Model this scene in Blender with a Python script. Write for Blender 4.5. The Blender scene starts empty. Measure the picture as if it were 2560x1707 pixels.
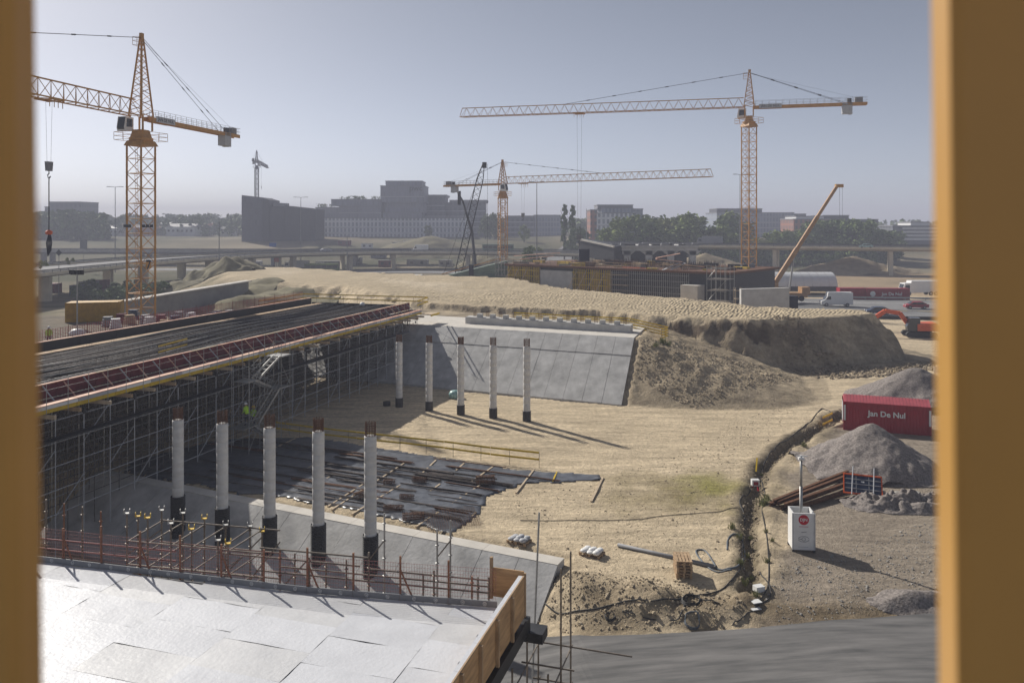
import bpy, math, random
import numpy as np
from mathutils import Vector, Matrix

random.seed(7)
rnd = random.Random(11)
SC = bpy.context.scene
COL = SC.collection
R = math.radians

# ---------------------------------------------------------------- camera
CAMH, FPX, HZ, CX = 17.5, 2000.0, 560.0, 1280.0      # eye height, focal length in photo pixels, horizon row, centre column
cam = bpy.data.cameras.new('camera')
cam.sensor_width = 36.0
cam.lens = FPX / 2560.0 * 36.0
cam.shift_y = -(853.5 - HZ) / 2560.0
cam.clip_start, cam.clip_end = 0.05, 6000
cam.dof.use_dof = True
cam.dof.focus_distance = 70.0
cam.dof.aperture_fstop = 1.8
camo = bpy.data.objects.new('camera', cam)
camo.location = (0, 0, CAMH)
camo.rotation_euler = (R(90), 0, 0)
COL.objects.link(camo)
SC.camera = camo

# ---------------------------------------------------------------- light
SUN_AZ, SUN_EL = R(-43.0), R(33.0)                   # from +Y, negative = left of the view
W = bpy.data.worlds.new('World')
SC.world = W
W.use_nodes = True
nt = W.node_tree
bg = nt.nodes['Background']
sky = nt.nodes.new('ShaderNodeTexSky')
sky.sky_type = 'NISHITA'
sky.sun_disc = False
sky.sun_elevation = SUN_EL
sky.sun_rotation = SUN_AZ
sky.altitude = 60
sky.air_density = 0.42
sky.dust_density = 0.6
sky.ozone_density = 0.0
hs = nt.nodes.new('ShaderNodeHueSaturation')             # the hazy day's greyer sky
hs.inputs['Saturation'].default_value = 0.55
nt.links.new(sky.outputs[0], hs.inputs['Color'])
nt.links.new(hs.outputs[0], bg.inputs[0])
bg.inputs[1].default_value = 0.075
sl = bpy.data.lights.new('sun', 'SUN')
sl.energy = 4.2
sl.angle = R(0.6)
sl.color = (1.0, 0.945, 0.86)
so = bpy.data.objects.new('sun', sl)
tow = Vector((math.sin(SUN_AZ) * math.cos(SUN_EL), math.cos(SUN_AZ) * math.cos(SUN_EL), math.sin(SUN_EL)))
so.rotation_euler = tow.to_track_quat('Z', 'Y').to_euler()
so.location = tow * 300
COL.objects.link(so)
SC.view_settings.view_transform = 'Standard'
SC.view_settings.look = 'None'
SC.view_settings.gamma = 1.0
SC.view_settings.exposure = 0.42
SC.cycles.use_denoising = True
SC.cycles.max_bounces = 5
SC.cycles.diffuse_bounces = 3
SC.cycles.glossy_bounces = 2
SC.cycles.transparent_max_bounces = 12
SC.cycles.volume_bounces = 0
SC.cycles.sample_clamp_indirect = 6

# ---------------------------------------------------------------- places
def G(px, py, z=0.0):
    d = (CAMH - z) * FPX / (py - HZ)
    return Vector(((px - CX) / FPX * d, d, z))
def D(px, py, Y):
    return Vector(((px - CX) / FPX * Y, Y, CAMH - (py - HZ) / FPX * Y))
AL = R(17.2)
SA, CA = math.sin(AL), math.cos(AL)
def B(u, v, z=0.0):                                   # u along the bridges, v to the right of them
    return Vector((v * CA + u * SA, u * CA - v * SA, z))
def UV(x, y):
    return x * SA + y * CA, x * CA - y * SA
ORD = ['first', 'second', 'third', 'fourth', 'fifth', 'sixth', 'seventh', 'eighth', 'ninth', 'tenth', 'eleventh', 'twelfth',
       'thirteenth', 'fourteenth', 'fifteenth', 'sixteenth', 'seventeenth', 'eighteenth', 'nineteenth', 'twentieth']
def nth(i):
    if i < 20: return ORD[i]
    t = ['twenty', 'thirty', 'forty', 'fifty'][(i + 1) // 10 - 2]
    return t + 'th' if (i + 1) % 10 == 0 else t + '-' + ORD[(i + 1) % 10 - 1]

# ---------------------------------------------------------------- objects
def tag(o, label=None, cat=None, group=None, kind=None):
    if label: o['label'] = label
    if cat: o['category'] = cat
    if group: o['group'] = group
    if kind: o['kind'] = kind
    return o
def thing(name, label, cat, loc=(0, 0, 0), rz=0.0, group=None):
    o = bpy.data.objects.new(name, None)
    o.empty_display_size = 0.3
    COL.objects.link(o)
    o.location = loc
    o.rotation_euler = (0, 0, rz)
    return tag(o, label, cat, group)
def copy_tree(o, parent=None):
    c = o.copy()
    COL.objects.link(c)
    c.parent = parent
    for ch in o.children: copy_tree(ch, c)
    return c
def place(me, name, parent, loc=(0, 0, 0), rot=(0, 0, 0), scale=None):
    o = bpy.data.objects.new(name, me)
    COL.objects.link(o)
    o.parent = parent
    o.location = loc
    o.rotation_euler = rot
    if scale: o.scale = scale
    return o

class MB:
    def __init__(s): s.v, s.f = [], []
    def add(s, vs, fs):
        n = len(s.v)
        s.v.extend(tuple(p) for p in vs)
        s.f.extend(tuple(i + n for i in f) for f in fs)
        return s
    def hexa(s, p):                                   # 8 corners: bottom ring, top ring
        return s.add(p, [(3, 2, 1, 0), (4, 5, 6, 7), (0, 1, 5, 4), (1, 2, 6, 5), (2, 3, 7, 6), (3, 0, 4, 7)])
    def box(s, c, d, rz=0.0):
        x, y, z = d[0] / 2, d[1] / 2, d[2] / 2
        cs, sn = math.cos(rz), math.sin(rz)
        q = []
        for k in (-z, z):
            for a, b in ((-x, -y), (x, -y), (x, y), (-x, y)):
                q.append((c[0] + a * cs - b * sn, c[1] + a * sn + b * cs, c[2] + k))
        return s.hexa(q)
    def box0(s, c, d, rz=0.0):                        # c is the middle of the base
        return s.box((c[0], c[1], c[2] + d[2] / 2), d, rz)
    def beam(s, p, q, w, h, up=(0, 0, 1)):
        p, q = Vector(p), Vector(q)
        d = (q - p)
        if d.length < 1e-6: return s
        d.normalize()
        up = Vector(up)
        if abs(d.dot(up)) > 0.98: up = Vector((0, 1, 0))
        a = d.cross(up).normalized() * (w / 2)
        b = a.cross(d).normalized() * (h / 2)
        return s.hexa([p - a - b, p + a - b, q + a - b, q - a - b, p - a + b, p + a + b, q + a + b, q - a + b])
    def tube(s, p, q, r, n=6, r2=None, caps=True):
        return s.path([p, q], r, n, r2=r2, caps=caps)
    def path(s, pts, r, n=6, r2=None, closed=False, caps=True):
        pts = [Vector(p) for p in pts]
        m = len(pts)
        if m < 2: return s
        base = len(s.v)
        prev = None
        for i, p in enumerate(pts):
            if closed: d = pts[(i + 1) % m] - pts[i - 1]
            else: d = pts[min(i + 1, m - 1)] - pts[max(i - 1, 0)]
            if d.length < 1e-9: d = Vector((0, 0, 1))
            d.normalize()
            up = Vector((0, 0, 1)) if abs(d.z) < 0.95 else Vector((0, 1, 0))
            a = d.cross(up).normalized()
            b = a.cross(d)
            rr = r if r2 is None else r + (r2 - r) * i / (m - 1)
            for k in range(n):
                t = 2 * math.pi * k / n
                s.v.append(tuple(p + a * (rr * math.cos(t)) + b * (rr * math.sin(t))))
        for i in range(m if closed else m - 1):
            j = (i + 1) % m
            for k in range(n):
                l = (k + 1) % n
                s.f.append((base + i * n + k, base + i * n + l, base + j * n + l, base + j * n + k))
        if caps and not closed:
            s.f.append(tuple(base + k for k in range(n))[::-1])
            s.f.append(tuple(base + (m - 1) * n + k for k in range(n)))
        return s
    def lathe(s, prof, n=16, c=(0, 0, 0), caps=True):
        base = len(s.v)
        for r, z in prof:
            for k in range(n):
                t = 2 * math.pi * k / n
                s.v.append((c[0] + r * math.cos(t), c[1] + r * math.sin(t), c[2] + z))
        m = len(prof)
        for i in range(m - 1):
            for k in range(n):
                l = (k + 1) % n
                s.f.append((base + i * n + k, base + i * n + l, base + (i + 1) * n + l, base + (i + 1) * n + k))
        if caps:
            s.f.append(tuple(base + k for k in range(n))[::-1])
            s.f.append(tuple(base + (m - 1) * n + k for k in range(n)))
        return s
    def prism(s, pts, ext):                           # polygon of 3D points pushed along ext
        pts = [Vector(p) for p in pts]
        e = Vector(ext)
        n = len(pts)
        fs = [tuple(range(n))[::-1], tuple(range(n, 2 * n))]
        for i in range(n):
            j = (i + 1) % n
            fs.append((i, j, n + j, n + i))
        return s.add(pts + [p + e for p in pts], fs)
    def grid(s, fn, nu, nv):
        base = len(s.v)
        for i in range(nu + 1):
            for j in range(nv + 1): s.v.append(tuple(fn(i / nu, j / nv)))
        for i in range(nu):
            for j in range(nv):
                a = base + i * (nv + 1) + j
                s.f.append((a, a + nv + 1, a + nv + 2, a + 1))
        return s
    def mesh(s, name, mat, smooth=False, origin=None):
        me = bpy.data.meshes.new(name)
        v = s.v if origin is None else [(p[0] - origin[0], p[1] - origin[1], p[2] - origin[2]) for p in s.v]
        me.from_pydata(v, [], s.f)
        me.materials.append(mat)
        if smooth: me.polygons.foreach_set('use_smooth', [True] * len(me.polygons))
        me.update()
        return me
    def build(s, name, mat, parent=None, world=False, smooth=False, loc=None, rz=0.0):
        """world: the points are in world space; the object gets its own origin (its parent must not be turned)"""
        org = None
        if world:
            p = np.array(s.v)
            org = Vector(((p[:, 0].min() + p[:, 0].max()) / 2, (p[:, 1].min() + p[:, 1].max()) / 2, p[:, 2].min()))
        o = bpy.data.objects.new(name, s.mesh(name, mat, smooth, org))
        COL.objects.link(o)
        if world:
            q, base = parent, Vector((0, 0, 0))
            while q is not None:
                base += q.location
                q = q.parent
            o.location = org - base
        elif loc is not None: o.location = loc
        if rz: o.rotation_euler = (0, 0, rz)
        o.parent = parent
        return o

def text_mesh(body, size, mat, name='lettering', bold=0.0, depth=0.006):
    cu = bpy.data.curves.new(name, 'FONT')
    cu.body = body
    cu.size = size
    cu.align_x, cu.align_y = 'CENTER', 'CENTER'
    cu.offset = bold
    cu.extrude = depth
    cu.resolution_u = 3
    o = bpy.data.objects.new(name, cu)
    COL.objects.link(o)
    bpy.context.view_layer.update()
    me = bpy.data.meshes.new_from_object(o.evaluated_get(bpy.context.evaluated_depsgraph_get()))
    bpy.data.objects.remove(o)
    me.materials.clear()
    me.materials.append(mat)
    return me

# ---------------------------------------------------------------- materials
def mat(name, c, rough=0.8, metal=0.0, var=0.12, sc=2.0, bump=0.0, bsc=20.0, c2=None, stretch=None, spec=0.35, coord='world'):
    m = bpy.data.materials.new(name)
    m.use_nodes = True
    t = m.node_tree
    b = t.nodes['Principled BSDF']
    b.inputs['Roughness'].default_value = rough
    b.inputs['Metallic'].default_value = metal
    b.inputs['Specular IOR Level'].default_value = spec
    geo = t.nodes.new('ShaderNodeNewGeometry')
    tc = t.nodes.new('ShaderNodeTexCoord')
    src = geo.outputs['Position'] if coord == 'world' else tc.outputs['Object']
    if stretch:
        mp = t.nodes.new('ShaderNodeMapping')
        mp.inputs['Scale'].default_value = stretch
        t.links.new(src, mp.inputs[0])
        src = mp.outputs[0]
    n1 = t.nodes.new('ShaderNodeTexNoise')
    n1.inputs['Scale'].default_value = sc
    n1.inputs['Detail'].default_value = 6
    n1.inputs['Roughness'].default_value = 0.62
    t.links.new(src, n1.inputs['Vector'])
    r = t.nodes.new('ShaderNodeValToRGB')
    lo = [x * (1 - var) for x in c]
    hi = [min(1, x * (1 + var)) for x in (c2 or c)]
    r.color_ramp.elements[0].position, r.color_ramp.elements[1].position = 0.3, 0.7
    r.color_ramp.elements[0].color = (*lo, 1)
    r.color_ramp.elements[1].color = (*hi, 1)
    t.links.new(n1.outputs['Fac'], r.inputs[0])
    t.links.new(r.outputs[0], b.inputs['Base Color'])
    if bump:
        n2 = t.nodes.new('ShaderNodeTexNoise')
        n2.inputs['Scale'].default_value = bsc
        n2.inputs['Detail'].default_value = 5
        t.links.new(src, n2.inputs['Vector'])
        bp = t.nodes.new('ShaderNodeBump')
        bp.inputs['Strength'].default_value = 0.7
        bp.inputs['Distance'].default_value = bump
        t.links.new(n2.outputs['Fac'], bp.inputs['Height'])
        t.links.new(bp.outputs[0], b.inputs['Normal'])
    return m
def hexc(h):
    f = lambda v: v / 12.92 if v <= 0.04045 else ((v + 0.055) / 1.055) ** 2.4
    return tuple(f(int(h[i:i + 2], 16) / 255) for i in (0, 2, 4))

M = dict(
    concrete=mat('concrete', (0.50, 0.49, 0.47), 0.9, var=0.16, sc=0.9, bump=0.01, bsc=9),
    slab=mat('slope_concrete', (0.42, 0.415, 0.405), 0.92, var=0.28, sc=0.7, bump=0.03, bsc=5),
    kerb=mat('kerb_concrete', (0.56, 0.53, 0.48), 0.92, var=0.12, sc=0.8, bump=0.01),
    column=mat('column_concrete', (0.62, 0.61, 0.59), 0.85, var=0.12, sc=1.3, bump=0.004, bsc=25, stretch=(1, 1, 3)),
    tanboom=mat('tan_boom_paint', (0.36, 0.20, 0.085), 0.55, var=0.2, sc=1.0),
    viaduct=mat('viaduct_concrete', (0.60, 0.53, 0.40), 0.9, var=0.15, sc=0.3),
    greycon=mat('old_concrete', (0.26, 0.255, 0.25), 0.9, var=0.2, sc=0.4),
    membrane=mat('white_membrane', (0.60, 0.615, 0.65), 0.42, var=0.08, sc=0.9, bump=0.012, bsc=9.0, spec=0.4),
    membrane2=mat('white_membrane_b', (0.62, 0.635, 0.67), 0.42, var=0.09, sc=0.5, bump=0.012, bsc=11.0, spec=0.4),
    membrane3=mat('white_membrane_c', (0.575, 0.585, 0.605), 0.45, var=0.13, sc=0.45, bump=0.012, bsc=8.0, spec=0.4, c2=(0.60, 0.605, 0.615)),
    stain=mat('damp_stain', (0.44, 0.43, 0.40), 0.5, var=0.2, sc=1.2, c2=(0.50, 0.485, 0.45)),
    ply=mat('plywood', (0.48, 0.30, 0.15), 0.75, var=0.3, sc=1.2, stretch=(1, 1, 7)),
    timber=mat('timber', (0.40, 0.28, 0.17), 0.85, var=0.3, sc=2.5),
    pale_timber=mat('pale_timber', (0.50, 0.40, 0.28), 0.85, var=0.25, sc=2.5),
    rust=mat('rusty_steel', (0.13, 0.06, 0.03), 0.8, 0.2, var=0.4, sc=6),
    rebar=mat('dark_rebar', (0.075, 0.068, 0.066), 0.6, 0.5, var=0.35, sc=3, c2=(0.11, 0.09, 0.08)),
    black=mat('black_plastic', (0.018, 0.018, 0.02), 0.5, var=0.3, sc=3, spec=0.5),
    sheet=mat('dark_sheeting', (0.095, 0.103, 0.12), 0.38, var=0.4, sc=1.6, bump=0.05, bsc=3.0, spec=0.5),
    steel=mat('galvanised_steel', (0.36, 0.36, 0.35), 0.5, 0.6, var=0.2, sc=5),
    oldsteel=mat('weathered_scaffold_steel', (0.21, 0.18, 0.15), 0.6, 0.45, var=0.4, sc=4),
    shore=mat('shade_dark_shoring_steel', (0.11, 0.10, 0.095), 0.65, 0.4, var=0.4, sc=4),  # inner tubes darkened in colour for the deep shade under the deck
    rustpost=mat('rust_orange_post', (0.24, 0.12, 0.07), 0.75, 0.2, var=0.35, sc=6),
    darksteel=mat('dark_steel', (0.045, 0.047, 0.052), 0.55, 0.5, var=0.3, sc=3),
    yellow=mat('yellow_paint', (0.62, 0.42, 0.02), 0.55, var=0.2, sc=2),
    formyellow=mat('formwork_ochre', (0.52, 0.37, 0.04), 0.6, var=0.3, sc=1.0),
    frame=mat('orange_yellow_paint', (0.46, 0.255, 0.07), 0.4, var=0.05, sc=3, spec=0.4),
    crane=mat('crane_orange', (0.46, 0.235, 0.05), 0.55, var=0.25, sc=1.5),
    crane_far=mat('crane_far_orange', (0.46, 0.23, 0.055), 0.55, var=0.2, sc=1.0),
    crane_grey=mat('crane_grey', (0.10, 0.10, 0.12), 0.6, var=0.2),
    red=mat('red_paint', (0.30, 0.008, 0.022), 0.45, var=0.12, sc=1.2),
    roofred=mat('pinkish_red_roof', (0.46, 0.10, 0.12), 0.5, var=0.12, sc=1.2),  # a paler, pinker red than the container walls
    darkred=mat('dark_red_board', (0.15, 0.025, 0.035), 0.7, var=0.3, sc=1.5),
    pink=mat('pink_board', (0.62, 0.26, 0.19), 0.7, var=0.3, sc=0.8, c2=(0.66, 0.46, 0.33)),
    mesh=mat('pink_wire', (0.30, 0.12, 0.11), 0.7, var=0.2),
    orange=mat('orange_paint', (0.60, 0.10, 0.025), 0.45, var=0.15),
    emblem=mat('emblem_red', (0.50, 0.012, 0.03), 0.5, var=0.05),
    white=mat('white_paint', (0.72, 0.72, 0.71), 0.45, var=0.06, sc=2),
    grey=mat('grey_paint', (0.22, 0.225, 0.24), 0.6, var=0.12),
    lgrey=mat('light_grey_paint', (0.42, 0.43, 0.45), 0.6, var=0.1),
    glass=mat('dark_glass', (0.02, 0.026, 0.034), 0.12, var=0.2, spec=0.6),
    rubber=mat('rubber', (0.02, 0.02, 0.021), 0.8, var=0.2),
    cable=mat('cable', (0.035, 0.034, 0.033), 0.6, var=0.3),
    gcable=mat('grey_cable', (0.12, 0.14, 0.16), 0.6, var=0.3),
    blue=mat('dark_blue_paint', (0.03, 0.05, 0.10), 0.4, var=0.15),
    signblue=mat('sign_blue', (0.03, 0.10, 0.32), 0.5, var=0.05),
    teal=mat('teal_sheet', (0.10, 0.30, 0.27), 0.4, var=0.35, sc=4, c2=(0.35, 0.5, 0.5)),
    hivis=mat('hi_vis', (0.45, 0.75, 0.03), 0.7, var=0.08),
    navy=mat('navy_cloth', (0.02, 0.024, 0.04), 0.9, var=0.2),
    skin=mat('skin', (0.42, 0.24, 0.16), 0.6, var=0.05),
    asphalt=mat('asphalt', (0.10, 0.10, 0.10), 0.85, var=0.22, sc=1.3, bump=0.006, bsc=60, c2=(0.155, 0.15, 0.146), stretch=(0.22, 1.8, 1)),
    farroad=mat('far_road', (0.20, 0.20, 0.20), 0.9, var=0.15, sc=0.2),
    gravel=mat('gravel', (0.17, 0.148, 0.135), 0.95, var=0.5, sc=8, bump=0.05, bsc=12, c2=(0.22, 0.195, 0.18)),
    soil=mat('sandy_soil', (0.40, 0.33, 0.23), 0.95, var=0.25, sc=2, bump=0.05, bsc=8),
    clod=mat('soil_clods', (0.27, 0.22, 0.155), 0.95, var=0.4, sc=3),
    stone=mat('pale_stone', (0.33, 0.31, 0.28), 0.9, var=0.3, sc=4),
    weed=mat('weed_green', (0.19, 0.20, 0.07), 0.8, var=0.4, sc=8),
    bark=mat('bark', (0.07, 0.055, 0.04), 0.95, var=0.3),
    leaf=mat('leaf_green', (0.13, 0.18, 0.045), 0.8, var=0.45, sc=0.35, c2=(0.20, 0.25, 0.06), spec=0.2),
    leaf2=mat('leaf_dark_green', (0.085, 0.13, 0.04), 0.8, var=0.4, sc=0.4, c2=(0.125, 0.175, 0.05), spec=0.2),
    leaf3=mat('leaf_yellow_green', (0.20, 0.22, 0.06), 0.8, var=0.35, sc=0.5, spec=0.2),
    tarp=mat('green_cladding', (0.16, 0.22, 0.18), 0.7, var=0.2, sc=0.6),
    tent=mat('white_tent', (0.60, 0.61, 0.62), 0.5, var=0.06, sc=0.5),
    bricku=mat('brick_red_wall', (0.34, 0.14, 0.09), 0.9, var=0.15, sc=0.2),
    silver=mat('silver_paint', (0.35, 0.37, 0.42), 0.35, 0.3, var=0.05),
)
def facade(name, wall, win, bw, bh, mort=0.25, rough=0.6):
    """a far facade: rows of windows too small to tell apart, laid out in the facade's own metres"""
    m = bpy.data.materials.new(name)
    m.use_nodes = True
    t = m.node_tree
    b = t.nodes['Principled BSDF']
    tc = t.nodes.new('ShaderNodeTexCoord')
    sx = t.nodes.new('ShaderNodeSeparateXYZ')
    t.links.new(tc.outputs['Object'], sx.inputs[0])
    ad = t.nodes.new('ShaderNodeMath')
    t.links.new(sx.outputs['X'], ad.inputs[0])
    t.links.new(sx.outputs['Y'], ad.inputs[1])
    cb = t.nodes.new('ShaderNodeCombineXYZ')
    t.links.new(ad.outputs[0], cb.inputs['X'])
    t.links.new(sx.outputs['Z'], cb.inputs['Y'])
    br = t.nodes.new('ShaderNodeTexBrick')
    br.offset = 0.0
    br.inputs['Color1'].default_value = (*win, 1)
    br.inputs['Color2'].default_value = (*[x * 1.5 for x in win], 1)
    br.inputs['Mortar'].default_value = (*wall, 1)
    br.inputs['Scale'].default_value = 1.0
    br.inputs['Mortar Size'].default_value = mort
    br.inputs['Mortar Smooth'].default_value = 0.0
    br.inputs['Brick Width'].default_value = bw
    br.inputs['Row Height'].default_value = bh
    t.links.new(cb.outputs[0], br.inputs['Vector'])
    t.links.new(br.outputs['Color'], b.inputs['Base Color'])
    b.inputs['Roughness'].default_value = rough
    return m

# ---------------------------------------------------------------- terrain
def _h(ix, iy, s):
    n = (ix.astype(np.int64) * 374761393 + iy.astype(np.int64) * 668265263 + s * 1274126177) & 0xffffffff
    n = ((n ^ (n >> 13)) * 1103515245) & 0xffffffff
    return ((n ^ (n >> 16)) & 0xffff) / 65535.0
def vn(x, y, s=0):
    ix, iy = np.floor(x), np.floor(y)
    fx, fy = x - ix, y - iy
    fx, fy = fx * fx * (3 - 2 * fx), fy * fy * (3 - 2 * fy)
    a, b, c, d = _h(ix, iy, s), _h(ix + 1, iy, s), _h(ix, iy + 1, s), _h(ix + 1, iy + 1, s)
    return (a + (b - a) * fx) * (1 - fy) + (c + (d - c) * fx) * fy
def fbm(x, y, sc, o=4, s=0):
    r, a, t = 0, 1.0, 0
    for i in range(o):
        r = r + a * (vn(x / sc, y / sc, s + i) - 0.5)
        t += a
        a *= 0.55
        sc *= 0.5
    return r / t * 2
def ss(a, b, x):
    t = np.clip((x - a) / (b - a), 0, 1)
    return t * t * (3 - 2 * t)
def sdist(x, y, P):                                    # distance to a polygon, negative inside
    d = np.full(x.shape, 1e9)
    ins = np.zeros(x.shape, bool)
    n = len(P)
    for i in range(n):
        ax, ay = P[i][0], P[i][1]
        bx, by = P[(i + 1) % n][0], P[(i + 1) % n][1]
        ex, ey = bx - ax, by - ay
        t = np.clip(((x - ax) * ex + (y - ay) * ey) / (ex * ex + ey * ey + 1e-9), 0, 1)
        d = np.minimum(d, (x - ax - t * ex) ** 2 + (y - ay - t * ey) ** 2)
        c = ((ay > y) != (by > y))
        with np.errstate(divide='ignore', invalid='ignore'):
            xi = ex * (y - ay) / (ey if ey != 0 else 1e-9) + ax
        ins ^= c & (x < xi)
    d = np.sqrt(d)
    return np.where(ins, -d, d)
def ldist(x, y, P):
    d = np.full(x.shape, 1e9)
    for i in range(len(P) - 1):
        ax, ay, bx, by = P[i][0], P[i][1], P[i + 1][0], P[i + 1][1]
        ex, ey = bx - ax, by - ay
        t = np.clip(((x - ax) * ex + (y - ay) * ey) / (ex * ex + ey * ey + 1e-9), 0, 1)
        d = np.minimum(d, np.hypot(x - ax - t * ex, y - ay - t * ey))
    return d

C0 = Vector((2.7, 41.2, 0))                            # right end of the near slab's crest
E0 = Vector((-0.903, 0.430, 0))                        # along that crest, leftwards
N0 = Vector((-0.430, -0.903, 0))                       # down the near slab, towards the camera
ZLOW = -1.2
REDGE = ((1380, 1596), (1480, 1594), (1600, 1591), (1720, 1585), (1850, 1577), (2000, 1563), (2150, 1551), (2330, 1537), (2900, 1492))
ZR = ([-4.0, 3.0, 6.0, 10.0, 14.0], [-2.6, -1.1, -0.85, -0.55, -0.25])
def zlow(x): return np.interp(x, *ZR)
def on_road_edge(px, py):
    p = G(px, py, -0.8)
    for _ in range(6): p = G(px, py, float(zlow(p.x)))
    return p
REP = [on_road_edge(*p) for p in REDGE]
LOWER = [C0 + E0 * 130, C0 + E0 * 0.0] + [G(1412, 1440)] + [p + Vector((0, -p.z * 2.6 + 0.25, 0)) for p in REP[1:]] + [Vector((70, -60, 0)), Vector((-160, -60, 0))]
ZP = 6.2
LEFTP = [B(2, -55.3), B(83, -55.3), B(76, -80), B(69, -110), B(2, -105)]
PLAT = [G(px, py, ZP) for px, py in ((1075, 757), (1200, 764), (1350, 770), (1500, 776), (1620, 788), (1750, 795), (1880, 800), (2000, 797), (2100, 789), (2200, 785), (2150, 776), (2030, 771), (1900, 766), (1730, 748), (1600, 737), (1430, 722), (1350, 708), (1268, 693), (1100, 687), (900, 679), (720, 667), (560, 668), (575, 692), (707, 706), (866, 715), (960, 735))]
DITCH = [G(*p) for p in ((2100, 1040), (2040, 1075), (1960, 1120), (1905, 1175), (1882, 1250), (1868, 1330), (1878, 1420), (1868, 1470))]
HWY = [(20, 196), (62, 176), (110, 152), (200, 108)]    # the motorway on the right
def utoe(v): return 76.6 - 0.125 * (v + 12.8)
def height(x, y, rough=True):
    x = np.asarray(x, float)
    y = np.asarray(y, float)
    u, v = UV(x, y)
    # pit floor, rising a little along the haul road, falling far away to the motorways, rising to the far town
    z = 0.9 * ss(14, 40, x) * ss(60, 92, y) * ss(140, 122, y)
    z = z + 8.5 * ss(330, 470, y) + fbm(x, y, 120, 3, 5) * 2.5 * ss(300, 600, y)
    # abutment bench and its quarter cone
    du = np.maximum(0, utoe(np.minimum(v, -12.8)) + 8.2 - u) / 8.2
    dv = np.maximum(0, v + 12.2) / 19.0
    dl = np.maximum(0, -62 - v) / 10.0
    e = np.sqrt(du ** 2 + dv ** 2 + dl ** 2)
    bench = 5.3 * np.clip(1 - e, 0, 1)
    bench = np.where(u < 135, bench, 5.3 * np.clip(1 - e - (u - 135) / 12, 0, 1))
    slabz = (v < -12.2)
    cone = (bench > 0.05) & (~slabz)
    z = np.maximum(z, bench)
    # raised ground left of the rebar deck
    dp = sdist(x, y, LEFTP)
    z = np.maximum(z, 6.4 * np.clip(1 - np.maximum(dp, 0) / 9.0, 0, 1) * (v < -55.2))
    # plateau
    d = sdist(x, y, PLAT)
    if rough: d = d + fbm(x, y, 7, 4, 21) * 1.5 * ss(-4, 0, d)
    w = 4.6 + 9.0 * ss(-20, -45, x) + 3.0 * ss(112, 125, y)
    pl = np.where(d < 0, ZP, ZP * np.clip(1 - d / w, 0, 1) ** 1.0)
    z0 = z
    z = np.maximum(z, np.where(d < w, pl, -9))
    onpl = d < 0
    face = (d >= 0) & (pl > z0 + 0.02)
    # the lower road side
    dlow = -sdist(x, y, LOWER)
    low = zlow(x)
    slope = np.clip(dlow, 0, None) / (1.5 + 1.0 * ss(2, 4, x))
    rr = 0
    if rough: rr = fbm(x, y, 1.7, 3, 33) * 0.22 * ss(2.0, 4.5, x) * np.clip(dlow + 1.5, 0, 1) * (dlow < 2.2)
    z = np.where(dlow > 0, np.maximum(low, z - slope), z)
    # under the near and far slabs the ground lies a little lower
    along = (x - C0.x) * E0.x + (y - C0.y) * E0.y
    nslab = (dlow > -0.9) & (along > 0.1) & (dlow < 6)
    z = np.where(nslab, z - 0.3, z)
    fslab = slabz & (bench > 0.05) & (bench < 5.29) & (u < 95)
    z = np.where(fslab, z - 0.3, z)
    # ditch and its berms
    dd = ldist(x, y, DITCH)
    if rough: dd = dd + fbm(x, y, 1.4, 4, 41) * 0.55
    z = z - 0.42 * ss(0.6, 0.1, dd) + 0.16 * np.exp(-((dd - 1.0) / 0.4) ** 2)
    if rough:
        nearg = (y < 165)
        z = z + rr
        z = z + fbm(x, y, 14, 4, 3) * 0.16 * (~fslab) * (~nslab) * ss(20, 30, y)
        z = z + fbm(x, y, 1.3, 3, 8) * (0.05 + 0.10 * onpl) * nearg * (~fslab) * (~nslab)
        z = z + fbm(x, y, 0.9, 3, 9) * 0.24 * cone * np.clip(bench / 1.5, 0, 1)
        z = z + fbm(x, y, 3.0, 4, 14) * 1.3 * face * np.clip(pl, 0, 1.2) * np.clip(ZP - pl, 0, 1) + fbm(x, y, 0.9, 3, 15) * 0.3 * face * np.clip(pl, 0, 1)
        bump = ss(3, 6, x) * ((dlow < 1.3) & (dlow > -0.55)) * (x < 11)
        z = z + bump * np.clip(0.1 + fbm(x, y, 1.7, 5, 17), 0, 1) * 0.75 + bump * fbm(x, y, 0.7, 2, 18) * 0.12
    return z
def hz(x, y):
    return float(height(np.array([x]), np.array([y]))[0])
def on(px, py, z0=0.0):                                 # a photo pixel laid on the terrain: first hit of its ray
    k = (py - HZ) / FPX
    d = np.arange(24.0, 260.0, 0.12)
    z = CAMH - k * d
    h = height((px - CX) / FPX * d, d)
    hit = np.nonzero(z <= h)[0]
    if len(hit) == 0: return G(px, py, z0)
    i = hit[0]
    if i == 0: return Vector(((px - CX) / FPX * d[0], d[0], float(h[0])))
    f0, f1 = z[i - 1] - h[i - 1], z[i] - h[i]
    dd = d[i - 1] + (d[i] - d[i - 1]) * f0 / (f0 - f1 + 1e-9)
    return Vector(((px - CX) / FPX * dd, dd, hz((px - CX) / FPX * dd, dd)))

def axis(lo, a, b, hi, st, g=1.16):
    m = list(np.arange(a, b + 1e-6, st))
    s, x, L = st, a, []
    while x > lo:
        s *= g
        x -= s
        L.append(max(x, lo))
    s, x, H = st, m[-1], []
    while x < hi:
        s *= g
        x += s
        H.append(min(x, hi))
    return np.array(sorted(set(L)) + m + sorted(set(H)))
gx = axis(-1500, -46, 52, 1500, 0.3)
gy = axis(-60, 27, 128, 2400, 0.3, 1.10)
XX, YY = np.meshgrid(gx, gy, indexing='ij')
xs, ys = XX.ravel(), YY.ravel()
zs = height(xs, ys)
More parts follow.
